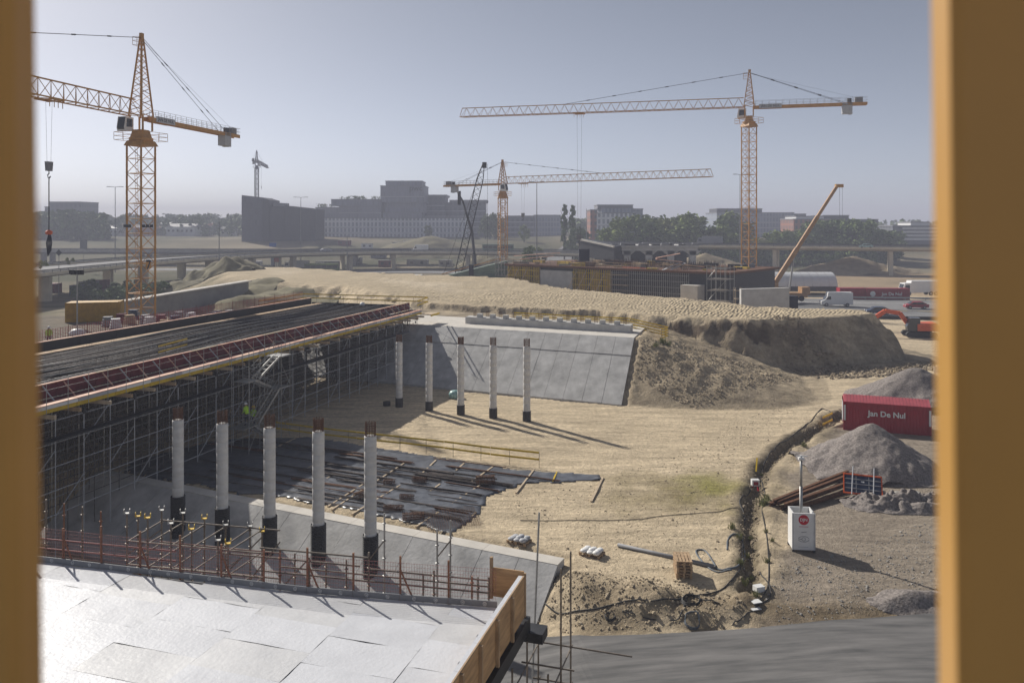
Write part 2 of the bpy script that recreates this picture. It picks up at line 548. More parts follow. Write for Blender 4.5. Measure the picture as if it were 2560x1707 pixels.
# what the ground is made of, by place
def terrain_colour(x, y, z):
    u, v = UV(x, y)
    n = len(x)
    def const(c): return np.tile(np.array(c, float), (n, 1))
    def mix(a, b, f): return a + (b - a) * np.clip(f, 0, 1)[:, None]
    pale, sand = const((0.60, 0.495, 0.345)), const((0.47, 0.385, 0.265))
    n1, n2, n3 = fbm(x, y, 9, 4, 51), fbm(x, y, 2.2, 4, 52), fbm(x, y, 30, 3, 53)
    c = mix(pale, sand, 0.35 + n1 * 0.6 + n2 * 0.45)
    # damp greenish patch
    p = G(1690, 1235)
    f = 1.1 - np.hypot((x - p.x) / 6.2, (y - p.y) / 4.6) + n2 * 0.7
    c = mix(c, const((0.25, 0.205, 0.11)), f * 0.9)
    p = G(1770, 1215)
    f = 1.0 - np.hypot((x - p.x) / 2.6, (y - p.y) / 3.6) + n2 * 0.9
    c = mix(c, const((0.27, 0.25, 0.08)), f * 0.7)
    # grey gravel ground right of the ditch
    GR = [G(*q) for q in ((2130, 1010), (2060, 1120), (1960, 1190), (1990, 1290), (1930, 1440), (1900, 1560), (2000, 1570), (2400, 1530), (2600, 1300), (2500, 1000))]
    d = sdist(x, y, GR) + n2 * 1.2
    c = mix(c, const((0.25, 0.212, 0.172)), ss(0.8, -0.6, d) * 0.9)
    # sides of the road and the clods there
    dlow = -sdist(x, y, LOWER)
    c = mix(c, const((0.20, 0.155, 0.10)), ss(-1.5, 0.3, dlow) * ss(4.5, 2.5, dlow) * ss(2, 4, x) * (0.55 + n2))
    dd = ldist(x, y, DITCH)
    c = mix(c, const((0.25, 0.205, 0.14)), ss(2.0, 0.3, dd + n2 * 0.9) * 0.85)  # shading of the ditch put into the soil colour, darkest along its bottom
    c = mix(c, const((0.17, 0.14, 0.09)), ss(0.7, 0.2, dd + n2 * 0.3) * 0.8)
    c = mix(c, const((0.19, 0.165, 0.13)), ss(-54, -57, v) * ss(110, 100, y))
    # plateau and its cut faces
    d = sdist(x, y, PLAT)
    c = mix(c, const((0.44, 0.365, 0.25)), ss(1, -2, d) * 0.9)
    c = mix(c, const((0.60, 0.51, 0.38)), ss(-6, -14, d) * ss(125, 150, y + n1 * 12) * ss(0.0, 0.35, n3 + 0.1) * 0.7)
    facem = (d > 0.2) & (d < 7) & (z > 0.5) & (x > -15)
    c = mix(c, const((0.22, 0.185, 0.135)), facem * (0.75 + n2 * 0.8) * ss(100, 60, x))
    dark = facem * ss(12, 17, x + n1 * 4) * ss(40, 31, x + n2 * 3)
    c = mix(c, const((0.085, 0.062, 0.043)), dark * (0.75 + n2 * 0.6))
    # quarter cone: tracked soil
    du = np.maximum(0, utoe(np.minimum(v, -12.8)) + 8.2 - u) / 8.2
    e = np.hypot(du, np.maximum(0, v + 12.2) / 19.0)
    c = mix(c, const((0.36, 0.295, 0.205)), ((e < 1) & (v > -12.2) & (u < 100) & (d > 1.5)) * (0.85 + n2 * 0.4))
    # left bank: weedy soil
    c = mix(c, const((0.115, 0.105, 0.06)), ss(0.5, 3, d) * ss(-30, -45, x) * ss(95, 103, y) * ss(300, 260, y) * (0.75 + n2 * 0.7 + n1 * 0.4))
    # far ground: worked soil, grass, then town
    far = ss(185, 215, y)
    fc = mix(const((0.16, 0.135, 0.09)), const((0.27, 0.23, 0.16)), 0.4 + n3 * 1.8)
    fc = mix(fc, const((0.075, 0.078, 0.04)), 0.5 + fbm(x, y, 45, 3, 54) * 1.8)
    c = mix(c, fc, far * ss(2, 6, d))
    rg = ss(45, 60, x) * ss(185, 200, y) * ss(290, 275, y)
    c = mix(c, const((0.36, 0.27, 0.17)), rg * (0.8 + n3))
    c = c * (1 + 0.10 * n2[:, None] + 0.06 * fbm(x, y, 0.7, 2, 61)[:, None])
    return np.clip(c, 0.02, 0.8)
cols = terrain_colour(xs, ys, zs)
nx, ny = len(gx), len(gy)
ii, jj = np.meshgrid(np.arange(nx - 1), np.arange(ny - 1), indexing='ij')
a = (ii * ny + jj).ravel()
quads = np.stack([a, a + ny, a + ny + 1, a + 1], 1)
me = bpy.data.meshes.new('ground')
me.vertices.add(len(xs))
me.vertices.foreach_set('co', np.stack([xs, ys, zs], 1).ravel())
me.loops.add(quads.size)
me.loops.foreach_set('vertex_index', quads.ravel())
me.polygons.add(len(quads))
me.polygons.foreach_set('loop_start', np.arange(0, quads.size, 4))
me.polygons.foreach_set('use_smooth', np.ones(len(quads), bool))
me.update(calc_edges=True)
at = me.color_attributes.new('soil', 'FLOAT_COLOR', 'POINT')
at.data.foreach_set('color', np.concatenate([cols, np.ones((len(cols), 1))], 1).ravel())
dpl = sdist(xs, ys, PLAT)
trk = (ss(-0.5, -2.5, dpl) * ss(165, 140, ys))
at2 = me.attributes.new('tracks', 'FLOAT', 'POINT')
at2.data.foreach_set('value', trk)
gm = bpy.data.materials.new('site_soil')
gm.use_nodes = True
t = gm.node_tree
b = t.nodes['Principled BSDF']
b.inputs['Roughness'].default_value = 0.97
b.inputs['Specular IOR Level'].default_value = 0.1
an = t.nodes.new('ShaderNodeAttribute')
an.attribute_name = 'soil'
geo = t.nodes.new('ShaderNodeNewGeometry')
def noise(scale, detail=6, vec=None):
    n = t.nodes.new('ShaderNodeTexNoise')
    n.inputs['Scale'].default_value = scale
    n.inputs['Detail'].default_value = detail
    n.inputs['Roughness'].default_value = 0.65
    t.links.new(vec or geo.outputs['Position'], n.inputs['Vector'])
    return n.outputs['Fac']
def math_(op, a_, b_=None):
    n = t.nodes.new('ShaderNodeMath')
    n.operation = op
    for i, q in enumerate((a_, b_)):
        if q is None: continue
        if isinstance(q, (int, float)): n.inputs[i].default_value = q
        else: t.links.new(q, n.inputs[i])
    return n.outputs[0]
mp = t.nodes.new('ShaderNodeMapping')                   # wheel tracks run along the haul road
mp.inputs['Rotation'].default_value = (0, 0, R(38))
mp.inputs['Scale'].default_value = (0.25, 1.6, 1.0)
t.links.new(geo.outputs['Position'], mp.inputs[0])
fine = math_('MULTIPLY_ADD', noise(2.6), 1.3)
t.nodes[-1].inputs[2].default_value = 0.35
st = math_('MULTIPLY_ADD', noise(0.8, 8, mp.outputs[0]), 1.5)
t.nodes[-1].inputs[2].default_value = 0.25
k = math_('MULTIPLY', fine, st)
vm = t.nodes.new('ShaderNodeVectorMath')
vm.operation = 'SCALE'
t.links.new(an.outputs['Color'], vm.inputs[0])
t.links.new(k, vm.inputs['Scale'])
t.links.new(vm.outputs[0], b.inputs['Base Color'])
wv = t.nodes.new('ShaderNodeTexWave')                   # crawler prints on the plateau
wv.wave_profile = 'SIN'
wv.inputs['Scale'].default_value = 0.62
wv.inputs['Distortion'].default_value = 3.0
wv.inputs['Detail'].default_value = 2.0
wv.inputs['Detail Scale'].default_value = 0.5
mp2 = t.nodes.new('ShaderNodeMapping')
mp2.inputs['Rotation'].default_value = (0, 0, R(30))
t.links.new(geo.outputs['Position'], mp2.inputs[0])
t.links.new(mp2.outputs[0], wv.inputs['Vector'])
an2 = t.nodes.new('ShaderNodeAttribute')
an2.attribute_name = 'tracks'
hgt = math_('ADD', math_('MULTIPLY', math_('MULTIPLY', wv.outputs['Fac'], an2.outputs['Fac']), 0.9), math_('ADD', noise(5.0), math_('MULTIPLY', noise(22.0), 0.4)))
bp = t.nodes.new('ShaderNodeBump')
bp.inputs['Strength'].default_value = 0.8
bp.inputs['Distance'].default_value = 0.16
t.links.new(hgt, bp.inputs['Height'])
t.links.new(bp.outputs[0], b.inputs['Normal'])
me.materials.append(gm)
ground = bpy.data.objects.new('ground', me)
COL.objects.link(ground)
tag(ground, kind='structure')

# the asphalt road below, in the foreground
def road_strip(name, left, right, zf, m, sub=1):
    q = MB()
    n = len(left)
    pts = []
    for i in range(n):
        for k in range(sub + 1):
            p = left[i].lerp(right[i], k / sub)
            pts.append((p[0], p[1], zf(p)))
    fs = []
    for i in range(n - 1):
        for k in range(sub):
            a_ = i * (sub + 1) + k
            fs.append((a_, a_ + 1, a_ + sub + 2, a_ + sub + 1))
    q.add(pts, fs)
    return tag(q.build(name, m), kind='structure')
redge = [on_road_edge(1270, 1597)] + list(REP)
redge = [Vector((-26, 41, 0))] + [Vector((-3, 37.6, 0))] + redge
def roadz(p):
    return hz_low(p) + 0.10
def hz_low(p):
    return float(zlow(p[0]))
dense, dn = [], []
for i in range(len(redge) - 1):
    for k in range(6):
        dense.append(redge[i].lerp(redge[i + 1], k / 6))
dense.append(redge[-1])
near = [Vector((p.x + (4 if p.x > 0 else 0), 14.0, 0)) for p in dense]
road_strip('road', dense, near, roadz, M['asphalt'], 10)

# ================================================================ the yellow steel frame the picture is taken through
vf = thing('viewing_gantry', 'yellow painted steel frame with two upright posts close to the viewpoint', 'frame', (0, 1.0, 0))
def post(x0, x1, y0, y1, lean):
    q = MB()
    bev = 0.012
    ring = [(x0 + bev, y0), (x1 - bev, y0), (x1, y0 + bev), (x1, y1 - bev), (x1 - bev, y1), (x0 + bev, y1), (x0, y1 - bev), (x0, y0 + bev)]
    for z, dx in ((0.0, -lean * 17.5), (20.5, lean * 3)):
        for a_, b_ in ring: q.v.append((a_ + dx, b_, z))
    n = 8
    q.f = [tuple(range(n))[::-1], tuple(range(n, 2 * n))] + [(i, (i + 1) % n, n + (i + 1) % n, n + i) for i in range(n)]
    return q
ZT = CAMH
lp = post(-0.86, -0.626, 0.0, 0.067, -0.0115)
lp.build('post', M['frame'], vf)
rp = post(0.556, 0.82, 0.0, 0.067, -0.0115)
rp.build('post', M['frame'], vf)
MB().box((0, -1.2, ZT - 1.72), (2.6, 2.0, 0.08)).build('floor_plate', M['steel'], vf)
MB().beam((-0.75, 0.04, 19.9), (0.72, 0.04, 19.9), 0.12, 0.16).build('cross_beam', M['frame'], vf)
MB().beam((-0.72, 0.04, ZT - 1.8), (0.72, 0.04, ZT - 1.8), 0.10, 0.14).build('cross_beam', M['frame'], vf)

# ================================================================ near slope paving
def near_pt(a_, d, lift=0.0):
    p = C0 + E0 * a_ + N0 * d
    p.z = 0.28 - max(0, d - 0.9) / 1.5 + lift
    return p
ns = thing('slope_paving', 'grey concrete slope paving with pale top strip, in the foreground below the columns', 'slope paving', near_pt(15, 3, -2))
for i in range(16):
    a0, a1 = i * 2.15 + 0.012, (i + 1) * 2.15 - 0.012
    q = MB()
    lf = rnd.uniform(0, 0.03)
    t0, t1 = [near_pt(a_, d, lf) for a_ in (a0, a1) for d in (0.92, 5.4)], None
    A, Bq, Cq, Dq = near_pt(a0, 0.92, lf), near_pt(a1, 0.92, lf), near_pt(a1, 5.4, lf), near_pt(a0, 5.4, lf)
    dn_ = Vector((0, 0, -0.22))
    q.hexa([A + dn_, Dq + dn_, Cq + dn_, Bq + dn_, A, Dq, Cq, Bq])
    q.build('paving_panel', M['slab'], ns, world=True)
for i in range(8):
    a0, a1 = i * 4.3 + 0.008, (i + 1) * 4.3 - 0.008
    A, Bq, Cq, Dq = near_pt(a0, 0, 0.03), near_pt(a1, 0, 0.03), near_pt(a1, 0.9, 0.03), near_pt(a0, 0.9, 0.03)
    dn_ = Vector((0, 0, -0.6))
    MB().hexa([A + dn_, Dq + dn_, Cq + dn_, Bq + dn_, A, Dq, Cq, Bq]).build('top_strip', M['kerb'], ns, world=True)

# ================================================================ concrete columns with rebar heads and black sleeves
def column(base, top, r, sleeve_h, rs, cage_h, label, group):
    t_ = thing('concrete_column', label, 'column', base, group=group)
    h = top - base.z
    q = MB()
    n = 28
    prof = [(r, -0.3)]
    zz = 0.3
    while zz < h - 0.05:
        prof += [(r, zz - 0.006), (r - 0.004, zz), (r, zz + 0.006)]
        zz += 0.62
    prof += [(r, h - 0.02), (r - 0.02, h)]
    q.lathe(prof, n)
    q.build('shaft', M['column'], t_, smooth=True)
    s = MB()
    prof = []
    k = 0
    zz = -0.25
    while zz < sleeve_h:
        prof += [(rs - 0.03, zz), (rs, zz + 0.03), (rs, zz + 0.06), (rs - 0.03, zz + 0.09)] if rs > r + 0.08 else [(rs, zz), (rs, zz + 0.11)]
        zz += 0.115
    prof += [(rs, sleeve_h), (rs - 0.035, sleeve_h), (rs - 0.035, sleeve_h - 0.1), (r + 0.005, sleeve_h - 0.12)]
    s.lathe(prof, n, caps=False)
    s.build('sleeve', M['black'], t_, smooth=False)
    for k in range(20):
        a_ = 2 * math.pi * k / 20
        x, y = (r - 0.06) * math.cos(a_), (r - 0.06) * math.sin(a_)
        MB().tube((x, y, h - 0.02), (x * 1.02, y * 1.02, h + cage_h + rnd.uniform(-0.05, 0.03)), 0.019, 5).build('rebar', M['rust'], t_)
    for k in range(int(cage_h / 0.13)):
        z = h + 0.06 + k * 0.13
        MB().path([((r - 0.05) * math.cos(2 * math.pi * i / 18), (r - 0.05) * math.sin(2 * math.pi * i / 18), z) for i in range(18)], 0.010, 4, closed=True).build('stirrup', M['rust'], t_)
    return t_
def slab_hit(px, py):
    lo, hi = 20.0, 70.0
    for _ in range(50):
        m = (lo + hi) / 2
        p = D(px, py, m)
        d = (p - C0).dot(N0)
        if p.z > 0.28 - max(0, d - 0.9) / 1.5: lo = m
        else: hi = m
    return D(px, py, lo)
NEAR = [(445, 1331, 1049, 1241), (556, 1353, 1058, 1269), (674, 1377, 1069, 1292), (796, 1400, 1078, 1312), (926, 1430, 1089, 1339)]
NTXT = ['leftmost concrete column of the near row, in the shade', 'second concrete column from the left in the near row', 'middle concrete column of the near row', 'fourth concrete column from the left in the near row', 'rightmost and nearest concrete column of the near row']
for (px, yb, yt, ysl), lb in zip(NEAR, NTXT):
    b_ = slab_hit(px, yb)
    zt = CAMH - (yt - HZ) / FPX * b_.y
    zsl = CAMH - (ysl - HZ) / FPX * b_.y
    column(b_, zt, 0.33, zsl - b_.z, 0.43, 0.74, lb + ', black corrugated sleeve at its foot', 'concrete columns of the near row')
FAR = [(998, 1017, 855), (1073, 1026, 857), (1152, 1036, 861), (1233, 1044, 863), (1317, 1052, 866)]
FTXT = ['leftmost concrete column of the far row, next to the shoring', 'second concrete column from the left in the far row', 'middle concrete column of the far row', 'fourth concrete column from the left in the far row', 'rightmost concrete column of the far row, casting the longest visible shadow']
for (px, yb, yt), lb in zip(FAR, FTXT):
    b_ = on(px, yb)
    zt = CAMH - (yt - HZ) / FPX * b_.y
    column(b_, zt, 0.315, 0.85, 0.37, 0.70, lb, 'concrete columns of the far row')

# ================================================================ far slope paving, abutment seat
def far_pt(v, f, lift=0.0):                            # f 0 toe .. 1 top
    u = utoe(v) + 8.2 * f
    return B(u, v, 5.3 * f + 0.12 + lift)
fs_ = thing('slope_paving', 'grey concrete slope paving rising behind the far row of columns', 'slope paving', far_pt(-25, 0, -0.3))
for i in range(22):
    v1 = -12.7 - i * 2.0
    v0 = v1 - 1.975
    for f0, f1 in ((0.0, 0.70), (0.715, 1.0)):
        lf = rnd.uniform(0, 0.025) + (0.04 if f0 > 0 else 0)
        c = [far_pt(v0, f0, lf), far_pt(v1, f0, lf), far_pt(v1, f1, lf), far_pt(v0, f1, lf)]
        dn_ = Vector((0, 0, -0.25))
        MB().hexa([p + dn_ for p in c] + c).build('paving_panel', M['slab'], fs_, world=True)
c = [far_pt(-56.5, 1, 0.05), far_pt(-12.7, 1, 0.05)]
back = B(0.27, 0, 0).normalized()
c += [c[1] + B(9, 0), c[0] + B(9, 0)]
MB().hexa([p + Vector((0, 0, -0.2)) for p in c] + c).build('berm_slab', M['kerb'], fs_, world=True)
ab = thing('bridge_abutment', 'long low concrete abutment beam with bearing blocks on top of the far slope', 'abutment', B(utoe(-24) + 12.2, -24, 5.4))
vL, vR = -34.0, -13.6
def seat(v, du, z): return B(utoe(v) + 8.2 + 3.3 + du, v, z)
MB().hexa([seat(vL, 0, 5.30), seat(vR, 0, 5.30), seat(vR, 1.6, 5.30), seat(vL, 1.6, 5.30), seat(vL, 0, 6.28), seat(vR, 0, 6.28), seat(vR, 1.6, 6.28), seat(vL, 1.6, 6.28)]).build('beam', M['concrete'], ab, world=True)
for i in range(11):
    v = -32.2 + i * 1.70
    p = seat(v, 0.45, 6.28)
    MB().box0(p, (0.62, 0.5, 0.42), -AL).build('bearing_block', M['concrete'], ab, world=True)
for i in range(12):
    v = -33.05 + i * 1.70
    q = MB()
    for a_ in range(3):
        for b_ in range(2):
            p = seat(v + (a_ - 1) * 0.16, 0.75 + b_ * 0.3, 6.2)
            q.tube(p, p + Vector((0, 0, 0.85 + rnd.uniform(-0.06, 0.06))), 0.016, 4)
    tag(q.build('starter_bars', M['rust'], ab, world=True), kind='stuff')

# yellow railings
def railing(name, label, pts, rails, zf, post_step, m, cat='railing', rw=0.035, rh=0.13, posth=None, group=None):
    base = (pts[0] + pts[-1]) / 2
    t_ = thing(name, label, cat, (base.x, base.y, zf(base)), group=group)
    for i in range(len(pts) - 1):
        p, q_ = pts[i], pts[i + 1]
        L = (q_ - p).length
        n = max(1, round(L / 4.0))
        for r_ in rails:
            for k in range(n):
                s0, s1 = p.lerp(q_, k / n + 0.002), p.lerp(q_, (k + 1) / n - 0.002)
                dz = rnd.uniform(-0.02, 0.02)
                MB().beam((s0.x, s0.y, zf(s0) + r_ + dz), (s1.x, s1.y, zf(s1) + r_ + dz), rw, rh).build('rail', m, t_, world=True)
        m_ = max(1, round(L / post_step))
        for k in range(m_ + 1):
            s0 = p.lerp(q_, k / m_)
            z = zf(s0)
            MB().tube((s0.x, s0.y, z - 0.15), (s0.x, s0.y, z + (posth or max(rails) + 0.08)), 0.020, 5).build('post', M['rustpost'] if m is not M['yellow'] else M['oldsteel'], t_, world=True)
    return t_
tz = lambda p: hz(p.x, p.y)
railing('guard_rail', 'yellow two-board guard rail across the sand between the two column rows', [G(690, 1089), G(1000, 1127), G(1348, 1172)], (0.62, 1.08), tz, 2.2, M['yellow'], 'guard rail')
rl = [seat(-29, 4.2, 5.3), seat(-14.5, 4.2, 5.3), seat(-9.8, 3.2, 5.3), seat(-10.2, 0.2, 5.0)]
railing('guard_rail', 'yellow railing behind the abutment beam under the sand bank', rl, (0.3, 0.62, 0.95, 1.25), tz, 2.0, M['yellow'], 'guard rail')

# ================================================================ sleepers and reinforcement laid out on dark sheeting
def wrinkle(poly, z0, name, m, label, cat, res=0.35, amp=0.06):
    P = [(p.x, p.y) for p in poly]
    xs_ = np.arange(min(p[0] for p in P), max(p[0] for p in P), res)
    ys_ = np.arange(min(p[1] for p in P), max(p[1] for p in P), res)
    X, Y = np.meshgrid(xs_, ys_, indexing='ij')
    d = sdist(X.ravel() + 0, Y.ravel(), P).reshape(X.shape) + fbm(X.ravel(), Y.ravel(), 1.5, 2, 71).reshape(X.shape) * 0.4
    Z = height(X.ravel(), Y.ravel()).reshape(X.shape) + z0 + np.maximum(0, fbm(X.ravel() * 1.0, Y.ravel() * 2.0, 1.2, 4, 72).reshape(X.shape)) * amp * 3
    q = MB()
    idx = {}
    for i in range(X.shape[0] - 1):
        for j in range(X.shape[1] - 1):
            if max(d[i, j], d[i + 1, j], d[i + 1, j + 1], d[i, j + 1]) < 0:
                f = []
                for a_, b_ in ((i, j), (i + 1, j), (i + 1, j + 1), (i, j + 1)):
                    if (a_, b_) not in idx:
                        idx[(a_, b_)] = len(q.v)
                        q.v.append((X[a_, b_], Y[a_, b_], Z[a_, b_]))
                    f.append(idx[(a_, b_)])
                q.f.append(tuple(f))
    o = q.build(name, m, world=True, smooth=True)
    sm = o.modifiers.new('thick', 'SOLIDIFY')
    sm.thickness = 0.01
    return tag(o, label, cat)
SHEET = [G(*p) for p in ((330, 1150), (560, 1098), (800, 1092), (1000, 1128), (1200, 1158), (1330, 1180), (1500, 1188), (1506, 1203), (1300, 1215), (1225, 1242), (1196, 1290), (1130, 1335), (1010, 1308), (850, 1272), (640, 1237), (430, 1205), (300, 1185))]
wrinkle(SHEET, 0.03, 'plastic_sheeting', M['sheet'], 'dark plastic sheeting spread on the sand under the reinforcement bars', 'plastic sheet', 0.25, 0.05)
def lay(px, py, z=0.05):
    p = on(px, py)
    p.z += z
    return p
SLP = [((560, 1236), (690, 1140)), ((640, 1250), (790, 1160)), ((700, 1270), (830, 1190)), ((820, 1268), (915, 1208)), ((830, 1276), (1010, 1160)), ((880, 1290), (1000, 1215)), ((960, 1314), (1100, 1212)), ((1040, 1326), (1215, 1205)), ((1050, 1190), (1090, 1152)), ((1140, 1178), (1160, 1160)), ((1180, 1205), (1236, 1166)), ((1128, 1345), (1190, 1282)), ((690, 1120), (750, 1092)), ((1290, 1234), (1335, 1176))]
for i, (a_, b_) in enumerate(sorted(SLP)):
    p, q_ = lay(*a_), lay(*b_)
    o = MB().beam(p, q_, 0.11, 0.09).build('timber_sleeper', M['pale_timber'], world=True)
    tag(o, f'wooden sleeper on the dark sheeting, its near end {nth(i)} from the left', 'timber', 'wooden sleepers under the reinforcement')
o = MB().beam(lay(1478, 1255), lay(1507, 1195), 0.14, 0.08).build('timber_plank', M['pale_timber'], world=True)
tag(o, 'single pale plank lying alone on the sand past the tip of the sheeting', 'timber')
o = MB().beam(lay(1382, 1205), lay(1392, 1182), 0.10, 0.10).build('timber_block', M['yellow'], world=True)
tag(o, 'short yellow wooden block on the sheeting near its right tip', 'timber')
edir = (G(1200, 1190) - G(700, 1120)).normalized()
nb = 0
rb = random.Random(5)
for row in range(13):
    f = row / 12
    cpx = 700 + (980 - 700) * f * 0.2
    y0 = 1108 + f * 135
    inrow = 0
    for seg in range(4):
        if rb.random() < 0.08: continue
        st_ = 330 + seg * 250 + rb.uniform(-60, 60) + (60 if row % 2 else 0) - f * 70
        if st_ < 420 - f * 60: continue
        p = on(st_, y0 + (st_ - 700) * 0.115 + rb.uniform(-3, 3))
        L = rb.uniform(5.5, 10.0)
        if sdist(np.array([p.x]), np.array([p.y]), [(w.x, w.y) for w in SHEET])[0] > -0.2: continue
        dirv = (edir + Vector((rb.uniform(-0.03, 0.03), rb.uniform(-0.03, 0.03), 0))).normalized()
        e_ = p + dirv * L
        while L > 1.5 and sdist(np.array([e_.x]), np.array([e_.y]), [(w.x, w.y) for w in SHEET])[0] > -0.1:
            L -= 0.5
            e_ = p + dirv * L
        if L < 2: continue
        q = MB()
        side = Vector((-dirv.y, dirv.x, 0))
        w_ = rb.randint(2, 5)
        lay_ = rb.randint(1, 3)
        for k in range(w_):
            for l in range(lay_):
                off = side * ((k - w_ / 2) * 0.05 + rb.uniform(-0.02, 0.02)) + Vector((0, 0, 0.12 + l * 0.042))
                s_ = rb.uniform(-0.3, 0.3)
                sk_ = side * rb.uniform(-0.06, 0.06)
                q.beam(p + off + dirv * s_, p + off + sk_ + dirv * (L + s_ * 0.5), 0.034, 0.034)
        o = q.build('rebar_bundle', M['rebar'] if rb.random() < 0.75 else M['rust'], world=True)
        tag(o, f'bundle of dark bars, {nth(row)} row from the far edge of the sheeting, {nth(inrow)} from left', 'rebar bundle', 'bundles of reinforcement bars on the sheeting')
        inrow += 1
        nb += 1
def cage(px, py, L, r, ang, label, flat=1.0):
    p = lay(px, py, 0.06)
    t_ = thing('rebar_cage', label, 'rebar cage', p, ang)
    for k in range(int(L / 0.075)):
        x = -L / 2 + k * 0.075
        MB().path([(x + rnd.uniform(-0.02, 0.02), r * math.cos(2 * math.pi * i / 12), flat * (r + r * math.sin(2 * math.pi * i / 12))) for i in range(12)], 0.021, 4, closed=True).build('stirrup', M['rust'], t_)
    for k in range(8):
        a_ = 2 * math.pi * k / 8
        MB().tube((-L / 2, r * math.cos(a_), flat * (r + r * math.sin(a_))), (L / 2, r * math.cos(a_), flat * (r + r * math.sin(a_))), 0.014, 4).build('rebar', M['rust'], t_)
cage(1215, 1212, 1.3, 0.30, 0.1, 'large rusty rebar cage at the right edge of the sheeting')
cage(1050, 1207, 1.0, 0.22, -0.2, 'rusty rebar cage lying between the bar bundles', 0.8)
cage(905, 1245, 1.0, 0.26, 0.9, 'rusty rebar cage lying just left of the nearest column', 0.8)
cage(985, 1278, 1.2, 0.24, -0.1, 'rusty rebar cage just right of the nearest column', 0.7)
cage(1035, 1300, 1.3, 0.28, 0.15, 'rusty rebar cage beside the wire mats', 0.7)
cage(1018, 1250, 0.9, 0.2, -0.2, 'small rusty rebar cage between two sleepers', 0.8)
cage(975, 1212, 0.8, 0.2, 0.1, 'small rusty rebar cage behind the nearest column', 0.8)
o = MB()
p = lay(1125, 1305, 0.12)
for k in range(22):
    x = -1.5 + k * 0.14
    o.tube((x, -1.3, rnd.uniform(0, 0.06)), (x + 0.3, 1.3, rnd.uniform(0.1, 0.3)), 0.009, 4)
    if k < 18: o.tube((-1.5, -1.3 + k * 0.15, 0.03 + k * 0.012), (1.7, -1.3 + k * 0.15, 0.05 + k * 0.012), 0.009, 4)
o = o.build('wire_mat', M['rust'], loc=p, rz=0.3)
tag(o, 'stack of rusty wire reinforcement mats at the near right corner of the sheeting', 'wire mat')

# ================================================================ rebar deck on shoring, left
UD0, UD1, VL_, VR_ = 5.0, 89.5, -54.3, -40.8
ZD = 7.25
dk = thing('bridge_deck', 'unfinished bridge deck with dark reinforcement, pink edge boards and yellow beams', 'bridge deck', B(47, -47, 0))
def bb(u0, u1, v0, v1, z0, z1):
    return MB().hexa([B(u0, v0, z0), B(u1, v0, z0), B(u1, v1, z0), B(u0, v1, z0), B(u0, v0, z1), B(u1, v0, z1), B(u1, v1, z1), B(u0, v1, z1)])
bb(UD0, UD1, VL_ - 1.0, VR_, ZD - 0.12, ZD).build('formwork_floor', M['darksteel'], dk, world=True)
q = MB()
v = VL_ + 0.2
while v < VR_ - 0.1:
    w0, w1 = rnd.uniform(-0.08, 0.08), rnd.uniform(-0.08, 0.08)
    zz = ZD + rnd.choice((0.06, 0.10, 0.16, 0.2))
    pts = [B(u, v + w0 + (w1 - w0) * (u - UD0) / 84 + 0.05 * math.sin(u * 0.3 + v), zz) for u in np.linspace(UD0, UD1 - 0.4, 7)]
    for i in range(6): q.beam(pts[i], pts[i + 1], 0.032, 0.032)
    v += 0.145
u = UD0 + 0.3
while u < UD1 - 0.3:
    q.beam(B(u, VL_ + 0.1, ZD + 0.04), B(u, VR_ - 0.1, ZD + 0.04), 0.026, 0.026)
    u += 0.55
tag(q.build('rebar_mat', M['rebar'], dk, world=True), kind='stuff')
for g in range(7):
    for k in range(3):
        v = VL_ + 2.0 + g * 1.85 + k * 0.17
        pts = [B(u, v + 0.55 * math.sin((u - UD0) / 84 * math.pi * 3 + g) * 0.6, ZD + 0.26 + 0.14 * math.cos((u - UD0) / 30 * math.pi * 2)) for u in np.linspace(UD0, UD1 - 0.6, 42)]
        MB().path(pts, 0.052, 6).build('tendon_duct', M['black'], dk, world=True, smooth=True)
q = MB()
for _ in range(420):
    u, v = rnd.uniform(UD0 + 1, UD1 - 1), rnd.uniform(VL_ + 0.5, VR_ - 0.4)
    q.tube(B(u, v, ZD + 0.05), B(u, v, ZD + rnd.uniform(0.45, 0.75)), 0.009, 4)
tag(q.build('upright_bars', M['rebar'], dk, world=True), kind='stuff')
for k in range(21):                                     # upstand, left side
    u0 = UD0 + k * 4.02
    bb(u0 + 0.01, u0 + 3.99, VL_ - 0.12, VL_, ZD, 8.12).build('upstand_panel', M['black'], dk, world=True)
    bb(u0 + 0.01, u0 + 3.99, VL_ - 0.25, VL_ + 0.02, 8.123, 8.17).build('cap_board', M['pink'], dk, world=True)
    bb(u0 + 0.03, u0 + 3.97, VL_ + 0.9, VL_ + 1.75, ZD + 0.24, ZD + 0.275).build('walk_board', M['timber'], dk, world=True)
for k in range(42):
    u0 = UD0 + k * 2.0
    MB().tube(B(u0 + 0.3, VL_ - 1.3, ZD - 0.1), B(u0 + 0.3, VL_ - 1.3, 9.1), 0.022, 5).build('guard_post', M['rustpost'], dk, world=True)
q = MB()
for k in range(336):
    u0 = UD0 + k * 0.25
    q.beam(B(u0, VL_ - 1.3, 7.8), B(u0, VL_ - 1.3, 8.9), 0.02, 0.02)
for z in (7.9, 8.02, 8.14, 8.26, 8.38, 8.5, 8.62, 8.74, 8.86): q.beam(B(UD0, VL_ - 1.3, z), B(UD1, VL_ - 1.3, z), 0.022, 0.022)
tag(q.build('guard_mesh', M['red'], dk, world=True), kind='stuff')
bb(UD0, UD1, VL_ - 1.9, VL_ - 0.26, ZD - 0.3, ZD - 0.22).build('side_walkway', M['timber'], dk, world=True)
